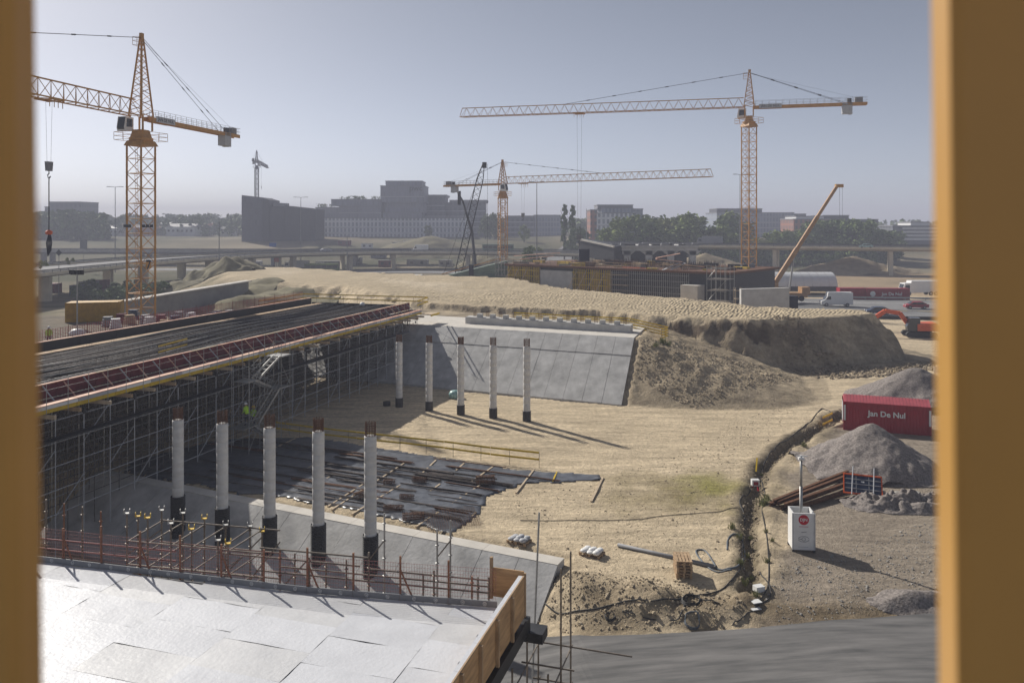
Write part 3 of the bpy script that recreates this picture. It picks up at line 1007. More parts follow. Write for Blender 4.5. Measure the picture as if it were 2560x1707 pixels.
# right side: side form, struts, walkway, fascia, yellow beam
for k in range(28):
    u0 = UD0 + k * 3.015
    bb(u0 + 0.01, u0 + 2.99, VR_, VR_ + 0.06, ZD - 0.15, 7.92).build('side_form_panel', M['darkred'], dk, world=True)
    bb(u0 + 0.01, u0 + 2.99, VR_ - 0.06, VR_ + 0.14, 7.924, 7.98).build('top_rail', M['pink'] if k % 3 else M['pale_timber'], dk, world=True)
    for z in (7.45, 7.7):
        bb(u0 + 0.05, u0 + 2.95, VR_ + 0.062, VR_ + 0.12, z, z + 0.08).build('waler', M['darkred'], dk, world=True)
    dzk = rnd.uniform(-0.01, 0.01)
    bb(u0 + 0.01, u0 + 2.985, VR_ + 0.1, VR_ + 1.08, 7.0 + dzk, 7.045 + dzk).build('inner_board', M['darkred'], dk, world=True)
    bb(u0 + 0.01, u0 + 2.985, VR_ + 1.12, VR_ + 1.74, 7.05 + dzk, 7.10 + dzk).build('walkway_board', M['pink'], dk, world=True)
    bb(u0 + 0.01, u0 + 2.985, VR_ + 1.70, VR_ + 1.76, 6.86, 7.045 + dzk).build('fascia_board', M['lgrey'] if k % 2 else M['white'], dk, world=True)
    bb(u0 + 0.01, u0 + 2.985, VR_ + 1.58, VR_ + 1.66, 6.60, 6.83).build('yellow_beam', M['yellow'], dk, world=True)
    for j in range(2):
        u = u0 + 0.5 + j * 1.5
        MB().beam(B(u, VR_ + 0.10, 7.88), B(u, VR_ + 1.0, 7.06), 0.06, 0.06).build('strut', M['lgrey'] if j else M['pink'], dk, world=True)
        MB().tube(B(u + 0.2, VR_ + 1.82, 6.3), B(u + 0.2, VR_ + 1.82, 8.25 + rnd.uniform(-0.15, 0.3)), 0.018, 5).build('guard_post', M['steel'], dk, world=True)
for k in range(42):
    u = UD0 + 0.8 + k * 2.0
    e_ = VR_ + rnd.uniform(2.1, 2.8)
    bb(u, u + 0.14, VL_ - 1.5, e_, 6.36, 6.58).build('timber_beam', M['pale_timber'] if k % 2 else M['timber'], dk, world=True)
for z in (7.5, 8., 8.5):
    MB().beam(B(UD0, VR_ + 1.85, z + 0.0), B(UD1 - 2, VR_ + 1.85, z), 0.012, 0.012).build('guard_wire', M['steel'], dk, world=True)
bb(UD1, UD1 + 0.1, VL_, VR_, ZD - 0.2, ZD + 0.35).build('end_form', M['black'], dk, world=True)
bb(UD1 - 1, UD1 + 1.6, VR_ + 1.9, VR_ + 3.2, 6.6, 6.66).build('end_platform', M['pale_timber'], dk, world=True)
bb(UD1 - 1, UD1 + 1.6, VR_ + 3.22, VR_ + 3.30, 6.45, 6.65).build('yellow_beam', M['yellow'], dk, world=True)
zdk = lambda p: 7.5
railing('guard_rail', 'yellow guard rail round the far end of the rebar deck', [B(UD1 - 9, VL_ - 1.6), B(UD1 + 0.6, VL_ - 1.6), B(UD1 + 0.6, VR_ + 2.2), B(UD1 - 4, VR_ + 2.8)], (0.55, 1.05), zdk, 2.0, M['yellow'], 'guard rail')
p0, p1 = G(395, 893, ZD + 0.2), G(468, 872, ZD + 0.2)
railing('guard_rail', 'short yellow guard rail standing on the rebar deck', [p0, p1], (0.55, 1.0), lambda p: ZD, 1.1, M['yellow'], 'guard rail')
o = MB().lathe([(0.05, 0), (0.28, 0.05), (0.33, 0.25), (0.2, 0.42), (0.03, 0.46)], 10).build('bundle', M['white'], loc=G(906, 765, ZD + 0.2), smooth=True)  # stand-in for what looks like a crouching worker's white helmet
tag(o, 'small white bundle standing in for a white helmet at the far end of the rebar deck', 'sack')

# shoring
sh = thing('shoring', 'dense dark steel shoring scaffold carrying the rebar deck', 'scaffold', B(47, -45, 0))
ROWS = [-39.4 - 1.25 * k for k in range(13)]
NU = 41
for ri, v in enumerate(ROWS):
    join = MB()
    for k in range(NU):
        u = UD0 + 0.8 + k * 2.07
        p = B(u, v)
        z0 = max(hz(p.x, p.y), -3) - 0.05
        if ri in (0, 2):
            MB().tube((p.x, p.y, z0), (p.x, p.y, 6.36), 0.034, 6).build('standard', M['lgrey'] if ri == 0 else M['steel'], sh, world=True)  # front row, its braces and ledgers coloured paler to look lit
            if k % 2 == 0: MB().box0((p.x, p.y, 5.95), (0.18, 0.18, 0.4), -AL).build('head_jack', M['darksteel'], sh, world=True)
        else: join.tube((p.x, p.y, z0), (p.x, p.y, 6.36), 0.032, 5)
        if ri < 1:
            for lv in range(3):
                if (k + lv) % 3 == 0 and k < NU - 1:
                    b2 = B(u + 2.07, v)
                    zb = max(hz(b2.x, b2.y), hz(p.x, p.y))
                    za = 0.4 + lv * 1.95
                    if za > zb - 0.3: MB().tube((p.x, p.y, za), (b2.x, b2.y, za + 1.9), 0.026, 5).build('brace', M['lgrey'], sh, world=True)
        elif k % 3 == ri % 3 and k < NU - 1:
            b2 = B(u + 2.07, v)
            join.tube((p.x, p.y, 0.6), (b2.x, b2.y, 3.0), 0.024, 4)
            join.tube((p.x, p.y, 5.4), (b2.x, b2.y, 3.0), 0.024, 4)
    for z in (0.5, 1.9, 3.3, 4.7, 6.0):
        uend = UD1 if z > 4.9 else utoe(v) + z * 1.5
        a_, b_ = B(UD0, v, z), B(uend, v, z)
        if ri in (0, 2): MB().tube(a_, b_, 0.028, 5).build('ledger', M['lgrey'] if ri == 0 else M['steel'], sh, world=True)
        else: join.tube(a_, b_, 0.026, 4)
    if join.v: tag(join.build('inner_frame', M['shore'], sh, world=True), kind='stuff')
for z in (1.95, 4.75):
    for k in range(0, NU):
        u = UD0 + 0.8 + k * 2.07
        MB().tube(B(u, ROWS[0], z), B(u, ROWS[-1], z), 0.024, 5).build('transom', M['oldsteel'], sh, world=True)
for u0, u1 in ((UD0, 52.5), (57.5, 86)):
    n = int((u1 - u0) / 2.5)
    for k in range(n):
        bb(u0 + k * 2.5 + 0.02, u0 + k * 2.5 + 2.48, -39.3, -38.65, 5.0, 5.06).build('plank', M['darksteel'], sh, world=True)
q = MB()
rj = random.Random(3)
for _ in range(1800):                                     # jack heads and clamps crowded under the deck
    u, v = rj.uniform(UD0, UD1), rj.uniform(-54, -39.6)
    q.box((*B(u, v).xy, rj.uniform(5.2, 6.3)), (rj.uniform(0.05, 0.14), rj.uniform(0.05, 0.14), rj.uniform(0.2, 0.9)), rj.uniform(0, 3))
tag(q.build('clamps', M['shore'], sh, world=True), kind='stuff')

# stair tower against the shoring
stt = thing('stair_tower', 'galvanised steel stair tower leading up to the rebar deck', 'stairs', B(55, -38.0, 0))
def flight(ua, za, ub, zb, v0, v1):
    for v in (v0, v1):
        MB().beam(B(ua, v, za), B(ub, v, zb), 0.05, 0.18).build('stringer', M['steel'], stt, world=True)
        MB().tube(B(ua, v, za + 1.0), B(ub, v, zb + 1.0), 0.022, 5).build('handrail', M['steel'], stt, world=True)
        MB().tube(B(ua, v, za + 0.55), B(ub, v, zb + 0.55), 0.018, 5).build('handrail', M['steel'], stt, world=True)
    n = max(5, int(abs(za - zb) / 0.2))
    for k in range(n):
        f = (k + 0.5) / n
        u, z = ua + (ub - ua) * f, za + (zb - za) * f
        bb(u - 0.11, u + 0.11, v0 + 0.03, v1 - 0.03, z - 0.015, z + 0.015).build('tread', M['steel'], stt, world=True)
UA, UB_ = 53.6, 56.5
for (ua, za, ub, zb, a_, b_) in ((UB_, 6.75, UA, 5.45, -37.85, -37.2), (UA, 5.45, UB_, 4.2, -38.6, -37.95), (UB_, 4.2, UA, 2.0, -37.85, -37.2), (UA, 2.0, UB_, 0.1, -38.6, -37.95)):
    flight(ua, za, ub, zb, a_, b_)
for u0, u1, z in ((UB_, UB_ + 1.5, 6.73), (UA - 1.4, UA, 5.43), (UB_, UB_ + 1.3, 4.18), (UA - 1.9, UA, 1.98)):
    bb(u0, u1, -38.6, -37.15, z - 0.05, z).build('landing', M['steel'], stt, world=True)
    e_ = u1 if u0 > 55 else u0
    for zz in (0.5, 1.0):
        MB().tube(B(u0, -37.15, z + zz), B(u1, -37.15, z + zz), 0.02, 5).build('handrail', M['steel'], stt, world=True)
        MB().tube(B(e_, -38.6, z + zz), B(e_, -37.15, z + zz), 0.02, 5).build('handrail', M['steel'], stt, world=True)
for u in (UA - 1.4, UA, UB_, UB_ + 1.25):
    for v in (-38.65, -37.1):
        p = B(u, v)
        MB().tube((p.x, p.y, hz(p.x, p.y) - 0.05), (p.x, p.y, 7.8), 0.025, 6).build('standard', M['steel'], stt, world=True)
for z0 in (0.2, 2.2, 4.3):
    MB().tube(B(UA - 1.4, -37.1, z0), B(UA, -37.1, z0 + 1.9), 0.02, 5).build('brace', M['steel'], stt, world=True)
    MB().tube(B(UB_ + 1.25, -37.1, z0), B(UB_, -37.1, z0 + 1.9), 0.02, 5).build('brace', M['steel'], stt, world=True)

# ---------------------------------------------------------------- people
def worker(label, loc, face, pose='stand', hard='white'):
    t_ = thing('person', label, 'person', loc, face)
    bend = 0.12 if pose == 'lean' else 0.0
    J = {'pel': (0, 0, 0.95), 'wai': (bend * .4, 0, 1.12), 'che': (bend, 0, 1.36), 'nek': (bend * 1.3, 0, 1.50), 'hed': (bend * 1.5, 0, 1.62), 'top': (bend * 1.6, 0, 1.74)}
    verts, rad, edges, idx = [], [], [], {}
    def add(n, p, r):
        idx[n] = len(verts)
        verts.append(p)
        rad.append(r)
    for n, r in (('pel', .15), ('wai', .14), ('che', .17), ('nek', .06), ('hed', .095), ('top', .07)): add(n, J[n], r)
    for a_, b_ in (('pel', 'wai'), ('wai', 'che'), ('che', 'nek'), ('nek', 'hed'), ('hed', 'top')): edges.append((idx[a_], idx[b_]))
    for s, st_ in ((1, 0.1), (-1, -0.08)):
        chain = [('hip', (0, .10 * s, .90), .095), ('kne', (st_ * .6 + .03, .11 * s, .50), .065), ('ank', (st_, .11 * s, .09), .05), ('toe', (st_ + .15, .12 * s, .04), .04)]
        pr = 'pel'
        for n, p, r in chain:
            add(n + str(s), p, r)
            edges.append((idx[pr], idx[n + str(s)]))
            pr = n + str(s)
        reach = .25 if pose == 'lean' else .08
        chain = [('sho', (bend, .20 * s, 1.42), .07), ('elb', (bend + .02 - .04 * s, .27 * s, 1.14), .05), ('wri', (bend + reach, .25 * s, .92), .036), ('pal', (bend + reach + .03, .24 * s, .84), .034)]
        pr = 'che'
        for n, p, r in chain:
            add(n + str(s), p, r)
            edges.append((idx[pr], idx[n + str(s)]))
            pr = n + str(s)
        for f in range(5):
            y = .24 * s + (f - 2) * .016
            L = (.05, .075, .08, .075, .06)[f]
            tip = (bend + reach + .04 + (.03 if f == 0 else 0), y, .84 - L) if f else (bend + reach + .075, .22 * s, .82)
            add(f'f{f}{s}', tip, .009)
            edges.append((idx['pal' + str(s)], idx[f'f{f}{s}']))
    me_ = bpy.data.meshes.new('body')
    me_.from_pydata(verts, edges, [])
    o = bpy.data.objects.new('body', me_)
    COL.objects.link(o)
    o.parent = t_
    sk = o.modifiers.new('skin', 'SKIN')
    lay_ = me_.skin_vertices[0].data
    for i, r in enumerate(rad):
        lay_[i].radius = (r, r)
        lay_[i].use_root = i == 0
    ss_ = o.modifiers.new('sub', 'SUBSURF')
    ss_.levels = ss_.render_levels = 1
    me_.materials.append(M['body'])
    q = MB()
    rings = [(0.97, .165, .20), (1.12, .16, .195), (1.30, .19, .225), (1.42, .17, .235), (1.47, .10, .16)]
    n = 14
    for z, rx, ry in rings:
        sx = bend * (z - .95) / .4
        for k in range(n):
            a_ = 2 * math.pi * k / n
            q.v.append((sx + rx * math.cos(a_), ry * math.sin(a_), z))
    for i in range(len(rings) - 1):
        for k in range(n):
            l = (k + 1) % n
            q.f.append((i * n + k, i * n + l, (i + 1) * n + l, (i + 1) * n + k))
    q.build('vest', M['hivis'], t_, smooth=True)
    h = MB().lathe([(.155, 0), (.16, .012), (.13, .02), (.128, .07), (.10, .13), (.04, .158), (.001, .162)], 14, (bend * 1.55, 0, 1.655))
    h.build('hard_hat', M[hard], t_, smooth=True)
    f = MB()
    f.box((bend * 1.5 + .105, 0, 1.615), (.03, .022, .04))
    f.build('nose', M['skin'], t_)
    return t_
def body_mat():
    m = mat('work_clothes', (0.02, 0.024, 0.04), 0.9)
    t = m.node_tree
    b = t.nodes['Principled BSDF']
    tc = t.nodes.new('ShaderNodeTexCoord')
    sx = t.nodes.new('ShaderNodeSeparateXYZ')
    t.links.new(tc.outputs['Object'], sx.inputs[0])
    r = t.nodes.new('ShaderNodeValToRGB')
    r.color_ramp.interpolation = 'CONSTANT'
    e = r.color_ramp.elements
    e[0].position, e[0].color = 0.0, (0.02, 0.018, 0.016, 1)
    e[1].position, e[1].color = 0.055, (0.02, 0.024, 0.045, 1)
    for p, c in ((0.465, (0.42, 0.24, 0.16, 1)), (0.50, (0.40, 0.62, 0.04, 1)), (0.765, (0.42, 0.24, 0.16, 1))):
        k = e.new(p)
        k.color = c
    mu = t.nodes.new('ShaderNodeMath')
    mu.operation = 'DIVIDE'
    mu.inputs[1].default_value = 2.0
    t.links.new(sx.outputs['Z'], mu.inputs[0])
    t.links.new(mu.outputs[0], r.inputs[0])
    t.links.new(r.outputs[0], b.inputs['Base Color'])
    return m
M['body'] = body_mat()
worker('person in yellow hi-vis vest and white helmet standing on the stair landing under the deck', B(52.7, -37.6, 1.99), R(150), 'lean')
worker('person in yellow hi-vis stepping down behind the lower stair railing', B(54.4, -38.25, 1.35), R(70), 'stand', 'yellow')

# ================================================================ near deck under white membranes
ZW = 7.6
nd = thing('near_deck', 'bridge deck in the left foreground covered with white membrane sheets', 'bridge deck', (-7, 18, 0))
FE = [G(px, py, ZW) for px, py in ((-120, 1380), (111, 1406), (490, 1451), (758, 1482), (1000, 1502), (1243, 1520), (1300, 1522))]
VW = -5.95
def umax(v):                                            # far edge of the deck as u over v
    best = [(UV(p.x, p.y)[1], UV(p.x, p.y)[0]) for p in FE]
    best.sort()
    if v <= best[0][0]: return best[0][1]
    for (v0, u0), (v1, u1) in zip(best, best[1:]):
        if v <= v1: return u0 + (u1 - u0) * (v - v0) / (v1 - v0)
    return best[-1][1]
U0W = 9.5
pv = np.linspace(-24, VW - 0.02, 14)
top = [B(U0W, pv[0]), B(U0W, pv[-1])] + [B(umax(v), v) for v in pv[::-1]]
MB().prism([Vector((p.x, p.y, ZW - 1.0)) for p in top], (0, 0, 0.97)).build('slab', M['greycon'], nd, world=True)
for a_ in (-20, -13, -8.0):
    p = B(13.0, a_)
    MB().box0((p.x, p.y, -2.9), (0.9, 2.0, 9.4), -AL).build('pier', M['concrete'], nd, world=True)
rm = random.Random(21)
nrow = 0
v = -24.0
sheets = 0
while v < VW - 0.05:
    v1 = min(v + 2.35, VW - 0.03)
    u = U0W - rm.uniform(0, 1.1)
    col_ = 0
    while u < umax((v + v1) / 2) + 0.4:
        u1 = u + 1.22
        lift = 0.012 + 0.002 * ((col_ + nrow) % 2) + rm.uniform(0, 0.0015)
        sd = rm.randint(0, 99)
        tx, ty = rm.uniform(-0.002, 0.002), rm.uniform(-0.002, 0.002)
        def fn(a_, b_):
            vv = v + 0.002 + (v1 - v - 0.004) * a_
            vv = min(vv, VW - 0.03)
            m_ = umax(vv) - 0.02
            uu = min(u + 0.002 + (u1 - u - 0.004) * b_, m_)
            uu = max(uu, U0W)
            p = B(uu, vv)
            n_ = float(fbm(np.array([p.x]), np.array([p.y]), 0.7, 3, sd)[0])
            edge = 0.004 * max(0, 1 - 6 * min(a_, 1 - a_, b_, 1 - b_)) * (0.5 + n_)
            return (p.x, p.y, ZW + lift + (a_ - .5) * tx * 2 + (b_ - .5) * ty * 2 + 0.012 * n_ + max(0, edge))
        if umax((v + v1) / 2) - u > 0.2:
            q = MB().grid(fn, 14, 8)
            q.build('membrane_sheet', rm.choice((M['membrane'], M['membrane2'], M['membrane3'])), nd, world=True, smooth=True)
            sheets += 1
        u = u1
        col_ += 1
    nrow += 1
    v = v1
# plywood edge form on the right side
k = 0
u = 9.6
ue = 20.3
while u < ue - 0.1:
    u1 = min(u + 1.18, ue)
    bb(u + 0.008, u1 - 0.008, VW, VW + 0.03, 7.15, 8.2).build('plywood_panel', M['ply'], nd, world=True)
    bb(u - 0.04, u + 0.04, VW + 0.032, VW + 0.11, 7.1, 8.2).build('stud', M['timber'], nd, world=True)
    bb(u + 0.35, u + 0.43, VW - 0.16, VW - 0.13, 8.12, 8.2).build('clip', M['darksteel'], nd, world=True)
    bb(u + 0.005, u1 - 0.005, VW - 0.12, VW - 0.005, 8.19, 8.235).build('membrane_flap', M['membrane'], nd, world=True)
    bb(u + 0.005, u1 - 0.005, VW - 0.002, VW + 0.034, 8.203, 8.25).build('top_lath', M['timber'], nd, world=True)
    u = u1
bb(9.6, ue + 0.15, VW - 0.9, VW + 0.13, 6.72, 7.09).build('steel_edge_beam', M['black'], nd, world=True)
bb(ue, ue + 0.03, VW - 0.86, VW - 0.01, 7.55, 8.32).build('plywood_panel', M['ply'], nd, world=True)
bb(ue - 0.06, ue + 0.03, VW - 0.94, VW - 0.87, 7.5, 8.6).build('stud', M['timber'], nd, world=True)
bb(ue + 0.032, ue + 0.1, VW - 0.05, VW + 0.03, 7.1, 8.25).build('stud', M['timber'], nd, world=True)
# guard along the far edge
def edge_pt(f):
    L = [0]
    for p, q_ in zip(FE[:-1], FE[1:-1]): L.append(L[-1] + (q_ - p).length)
    s = f * L[-1]
    for i in range(len(L) - 1):
        if s <= L[i + 1] + 1e-6: return FE[i].lerp(FE[i + 1], (s - L[i]) / (L[i + 1] - L[i]))
    return FE[-2].copy()
NP_ = 13
for k in range(NP_):
    a_, b_ = edge_pt(k / NP_), edge_pt((k + 1) / NP_)
    up = Vector((0, 0, 1))
    t0, t1 = a_.lerp(b_, 0.004), a_.lerp(b_, 0.996)
    d = (t1 - t0).normalized()
    MB().beam(t0 + up * 0.10, t1 + up * 0.10, 0.022, 0.16).build('toe_board', M['grey'], nd, world=True)
    nrm = Vector((d.y, -d.x, 0))
    if nrm.y > 0: nrm = -nrm
    for f in (0.3, 0.75):
        c = t0.lerp(t1, f) + up * 0.10 + nrm * 0.016
        MB().path([c + d * (0.045 * math.cos(2 * math.pi * i / 12)) + up * (0.045 * math.sin(2 * math.pi * i / 12)) for i in range(12)], 0.008, 4, closed=True).build('emblem_ring', M['white'], nd, world=True)
        MB().beam(c - d * 0.02, c + d * 0.02, 0.01, 0.02).build('emblem_bar', M['white'], nd, world=True)
    q = MB()
    for i in range(18):
        p = t0.lerp(t1, (i + 0.5) / 18)
        q.beam(p + up * 0.2, p + up * 1.02, 0.005, 0.005)
    for i in range(9):
        q.beam(t0 + up * (0.24 + i * 0.095), t1 + up * (0.24 + i * 0.095), 0.005, 0.005)
    tag(q.build('guard_mesh', M['mesh'], nd, world=True), kind='stuff')
    o = a_ + nrm * -0.06
    MB().beam(o + up * -0.2, o + up * (1.12 + rm.uniform(-0.1, 0.12)), 0.05, 0.05).build('guard_post', M['rustpost'], nd, world=True)
    if k % 2: MB().beam(o + up * 0.05 + d * 0.35, o + up * 0.8, 0.035, 0.035).build('guard_strut', M['rustpost'], nd, world=True)

# scaffold standing beyond the edge
sf = thing('scaffold', 'scaffold of tubes with forked heads beyond the white deck edge', 'scaffold', (-6, 24, -2.6))
AD = Vector((-0.978, 0.207, 0))
BD = Vector((0.207, 0.978, 0))
PE = FE[5].copy()
def at_px(px, b_):                                       # the point on the line b metres beyond the edge that shows at a photo column
    k = (px - CX) / FPX
    o = PE + BD * b_
    a_ = (k * o.y - o.x) / (AD.x - k * AD.y)
    return o + AD * a_
def stand(px, yt, b_, head=None, m='oldsteel', zb=None):
    p = at_px(px, b_)
    zt = CAMH - (yt - HZ) / FPX * p.y
    z0 = hz(p.x, p.y) - 0.1 if zb is None else zb
    MB().tube((p.x, p.y, z0), (p.x, p.y, zt), 0.026, 7).build('standard', M[m], sf, world=True)
    for z in np.arange(6.4, zt - 0.1, 0.5):
        MB().lathe([(0.03, 0), (0.055, 0.01), (0.055, 0.03), (0.03, 0.04)], 8, (p.x, p.y, z)).build('coupler', M[m], sf, world=True)
    if head:
        q = MB()
        q.box0((p.x, p.y, zt), (0.17, 0.13, 0.015), 0.3)
        q.box0((p.x - 0.075, p.y - 0.02, zt), (0.015, 0.13, 0.13), 0.3)
        q.box0((p.x + 0.075, p.y + 0.02, zt), (0.015, 0.13, 0.13), 0.3)
        q.tube((p.x, p.y, zt - 0.3), (p.x, p.y, zt), 0.018, 6)
        q.build('fork_head', M[head], sf, world=True)
    return p
Fx = [(317, 1283), (369, 1294), (427, 1308), (479, 1322), (545, 1350), (570, 1358)]
Bx = [(345, 1290), (404, 1275), (457, 1282), (511, 1296), (564, 1312), (625, 1315), (655, 1328)]
fp = [stand(x, y, 1.0, 'yellow' if i % 2 else 'steel') for i, (x, y) in enumerate(Fx)]
bk = [stand(x, y, 2.7, 'steel' if i % 3 else 'yellow') for i, (x, y) in enumerate(Bx)]
for x, y, b_ in ((115, 1248, 1.6), (160, 1258, 2.6), (206, 1266, 1.6), (252, 1278, 2.4), (700, 1372, 1.0), (737, 1382, 2.0), (773, 1392, 1.0), (815, 1404, 1.8), (866, 1398, 0.7), (922, 1380, 0.9), (1058, 1435, 1.2), (1085, 1425, 0.8), (1180, 1440, 0.6), (1195, 1442, 1.4), (1222, 1442, 0.7)):
    stand(x, y, b_, None, 'rustpost' if x % 4 == 0 else 'oldsteel')
for x, y, b_ in ((961, 1282, 1.6), (1093, 1322, 1.6), (1126, 1300, 2.2)):
    stand(x, y, b_, None, 'steel')
def ledger(p, q_, z, m='oldsteel'):
    MB().tube((p.x, p.y, z), (q_.x, q_.y, z), 0.024, 6).build('ledger', M[m], sf, world=True)
for z in (8.0, 7.3, 6.5):
    ledger(fp[0], at_px(660, 1.0), z)
    ledger(at_px(400, 2.7), at_px(700, 2.7), z)
    for f_, b_ in zip(fp, bk[1:]):
        MB().tube((f_.x, f_.y, z - 0.03), (b_.x, b_.y, z - 0.03), 0.022, 6).build('transom', M['oldsteel'], sf, world=True)
for z, b_ in ((7.55, 1.6), (7.25, 1.6), (6.9, 1.6), (6.6, 1.0), (6.2, 1.6)):
    ledger(at_px(100, b_), at_px(440, b_), z, 'mesh')
for z, b_, x0, x1 in ((7.9, 1.0, 545, 900), (7.5, 1.0, 640, 1230), (7.3, 1.8, 700, 1240), (8.2, 0.9, 650, 925), (7.75, 1.2, 920, 1240)):
    ledger(at_px(x0, b_), at_px(x1, b_), z, 'oldsteel')
for x0, x1, z0, z1, b_ in ((570, 655, 7.2, 8.3, 1.4), (625, 700, 7.0, 8.2, 1.4), (922, 961, 8.0, 8.6, 1.2), (1093, 1126, 8.0, 8.5, 1.8), (700, 773, 6.9, 7.9, 1.2), (317, 404, 7.2, 8.1, 1.8)):
    p, q_ = at_px(x0, b_), at_px(x1, b_)
    MB().tube((p.x, p.y, z0), (q_.x, q_.y, z1), 0.022, 6).build('brace', M['oldsteel'], sf, world=True)
# leaning loose pole
p, q_ = at_px(1320, 1.5), None
a_, b_ = D(1318, 1432, 22.2), D(1348, 1280, 25.5)
dirp = (b_ - a_).normalized()
low_ = a_ - dirp * ((a_.z + 1.2) / dirp.z)
o = MB().tube(Vector((a_.x - 0.05, 23.5, hz(a_.x, 23.5))), b_, 0.03, 6).build('steel_pole', M['steel'], world=True)
tag(o, 'long grey pole leaning up past the corner of the white deck', 'pole')
# tower under the right corner
tw = thing('scaffold', 'scaffold tower standing on the road under the right edge of the white deck', 'scaffold', (B(18, -4.9).x, B(18, -4.9).y, hz_low(B(18, -4.9)) + 0.14))
for u in (16.0, 17.3, 18.6, 19.9, 21.0):
    for v in (-5.75, -4.85):
        p = B(u, v)
        zt = 6.7 if v < -5.5 or u < 19 else 8.7
        MB().tube((p.x, p.y, hz_low(p) + 0.13), (p.x, p.y, zt), 0.026, 7).build('standard', M['oldsteel'], tw, world=True)
for z in (-0.9, 0.1, 1.1, 2.1, 3.1, 4.1, 5.1, 6.1):
    for v in (-5.75, -4.85):
        MB().tube(B(15.8, v, z), B(21.2, v, z), 0.022, 6).build('ledger', M['oldsteel'], tw, world=True)
    for u in (16.0, 17.3, 18.6, 19.9, 21.0):
        MB().tube(B(u, -5.9, z + 0.05), B(u, -4.5 if u < 21 else -3.2, z + 0.05), 0.022, 6).build('transom', M['oldsteel'], tw, world=True)
for k, u in enumerate((16.0, 17.3, 18.6, 19.9)):
    for z in (-0.9, 1.1, 3.1):
        MB().tube(B(u, -4.83, z), B(u + 1.2, -4.83, z + 1.95), 0.02, 5).build('brace', M['oldsteel'], tw, world=True)
bb(20.32, 20.85, -6.1, -5.45, 6.45, 6.71).build('bracket', M['darksteel'], tw, world=True)

# ================================================================ right foreground
def corrugated(w, h, n=40, depth=0.03):
    q = MB()
    pts = []
    for i in range(n + 1):
        x = -w / 2 + w * i / n
        pts.append((x, depth * (1 if (i // 1) % 2 else 0)))
    for x, y in pts: q.v += [(x, -y, 0), (x, -y, h)]
    for i in range(n): q.f.append((2 * i, 2 * i + 2, 2 * i + 3, 2 * i + 1))
    return q
pL, pR = on(2110, 1074), on(2308, 1088)
ang = math.atan2(pR.y - pL.y, pR.x - pL.x)
Lc = 6.6
mid = pL + (pR - pL).normalized() * Lc / 2
off = Vector((-math.sin(ang), math.cos(ang), 0))
rc = thing('site_container', 'dark red corrugated site container with white lettering beside the gravel heap', 'container', (mid.x + off.x * 1.2, mid.y + off.y * 1.2, pL.z), ang)
MB().box0((0, 0, -0.1), (Lc - 0.08, 2.34, 2.55)).build('body', M['red'], rc)
corrugated(Lc - 0.3, 2.3, 52).build('side_wall', M['red'], rc, loc=(0, -1.18, 0.08))
q = MB()
n = 26
for i in range(n):
    x0 = -Lc / 2 + Lc * i / n
    x1 = x0 + Lc / n
    for xa, xb, zz in ((x0, x0 + (x1 - x0) * 0.8, 0.0), (x0 + (x1 - x0) * 0.8, x1, 0.03)):
        q.add([(xa, -1.26, 2.42 + zz), (xb, -1.26, 2.42 + zz), (xb, 0, 2.82 + zz), (xa, 0, 2.82 + zz), (xb, 1.26, 2.42 + zz), (xa, 1.26, 2.42 + zz)], [(0, 1, 2, 3), (3, 2, 4, 5)])
q.add([(-Lc / 2, -1.26, 2.42), (-Lc / 2, 1.26, 2.42), (-Lc / 2, 0, 2.82), (Lc / 2, -1.26, 2.42), (Lc / 2, 1.26, 2.42), (Lc / 2, 0, 2.82)], [(0, 1, 2), (3, 5, 4)])
q.build('roof', M['roofred'], rc)
for x in (-Lc / 2, Lc / 2):
    for y in (-1.2, 1.2): MB().box0((x, y, 0), (0.12, 0.12, 2.42)).build('corner_post', M['red'], rc)
    MB().box((x * 0.985, -1.265, 1.5), (0.16, 0.012, 1.3)).build('white_strip', M['white'], rc)
for y in (-1.2, 1.2): MB().box((0, y, 0.06), (Lc, 0.12, 0.14)).build('bottom_rail', M['red'], rc)
for y in (-1.22, 1.22): MB().box((0, y, 2.38), (Lc, 0.12, 0.1)).build('top_rail', M['red'], rc)
MB().box((-Lc / 2 - 0.07, 0, 1.4), (0.02, 1.6, 1.6)).build('end_panel', M['lgrey'], rc)
place(text_mesh('Jan De Nul', 0.64, M['white'], bold=0.018), 'lettering', rc, (0.0, -1.235, 1.55), (R(90), 0, 0))
railing('barrier', 'yellow barrier boards at the left end of the red container', [Vector((pL.x - 1.5, pL.y + 0.9, 0)), Vector((pL.x - 0.1, pL.y + 2.2, 0))], (0.5, 1.1), tz, 1.2, M['yellow'], 'barrier', rh=0.16)

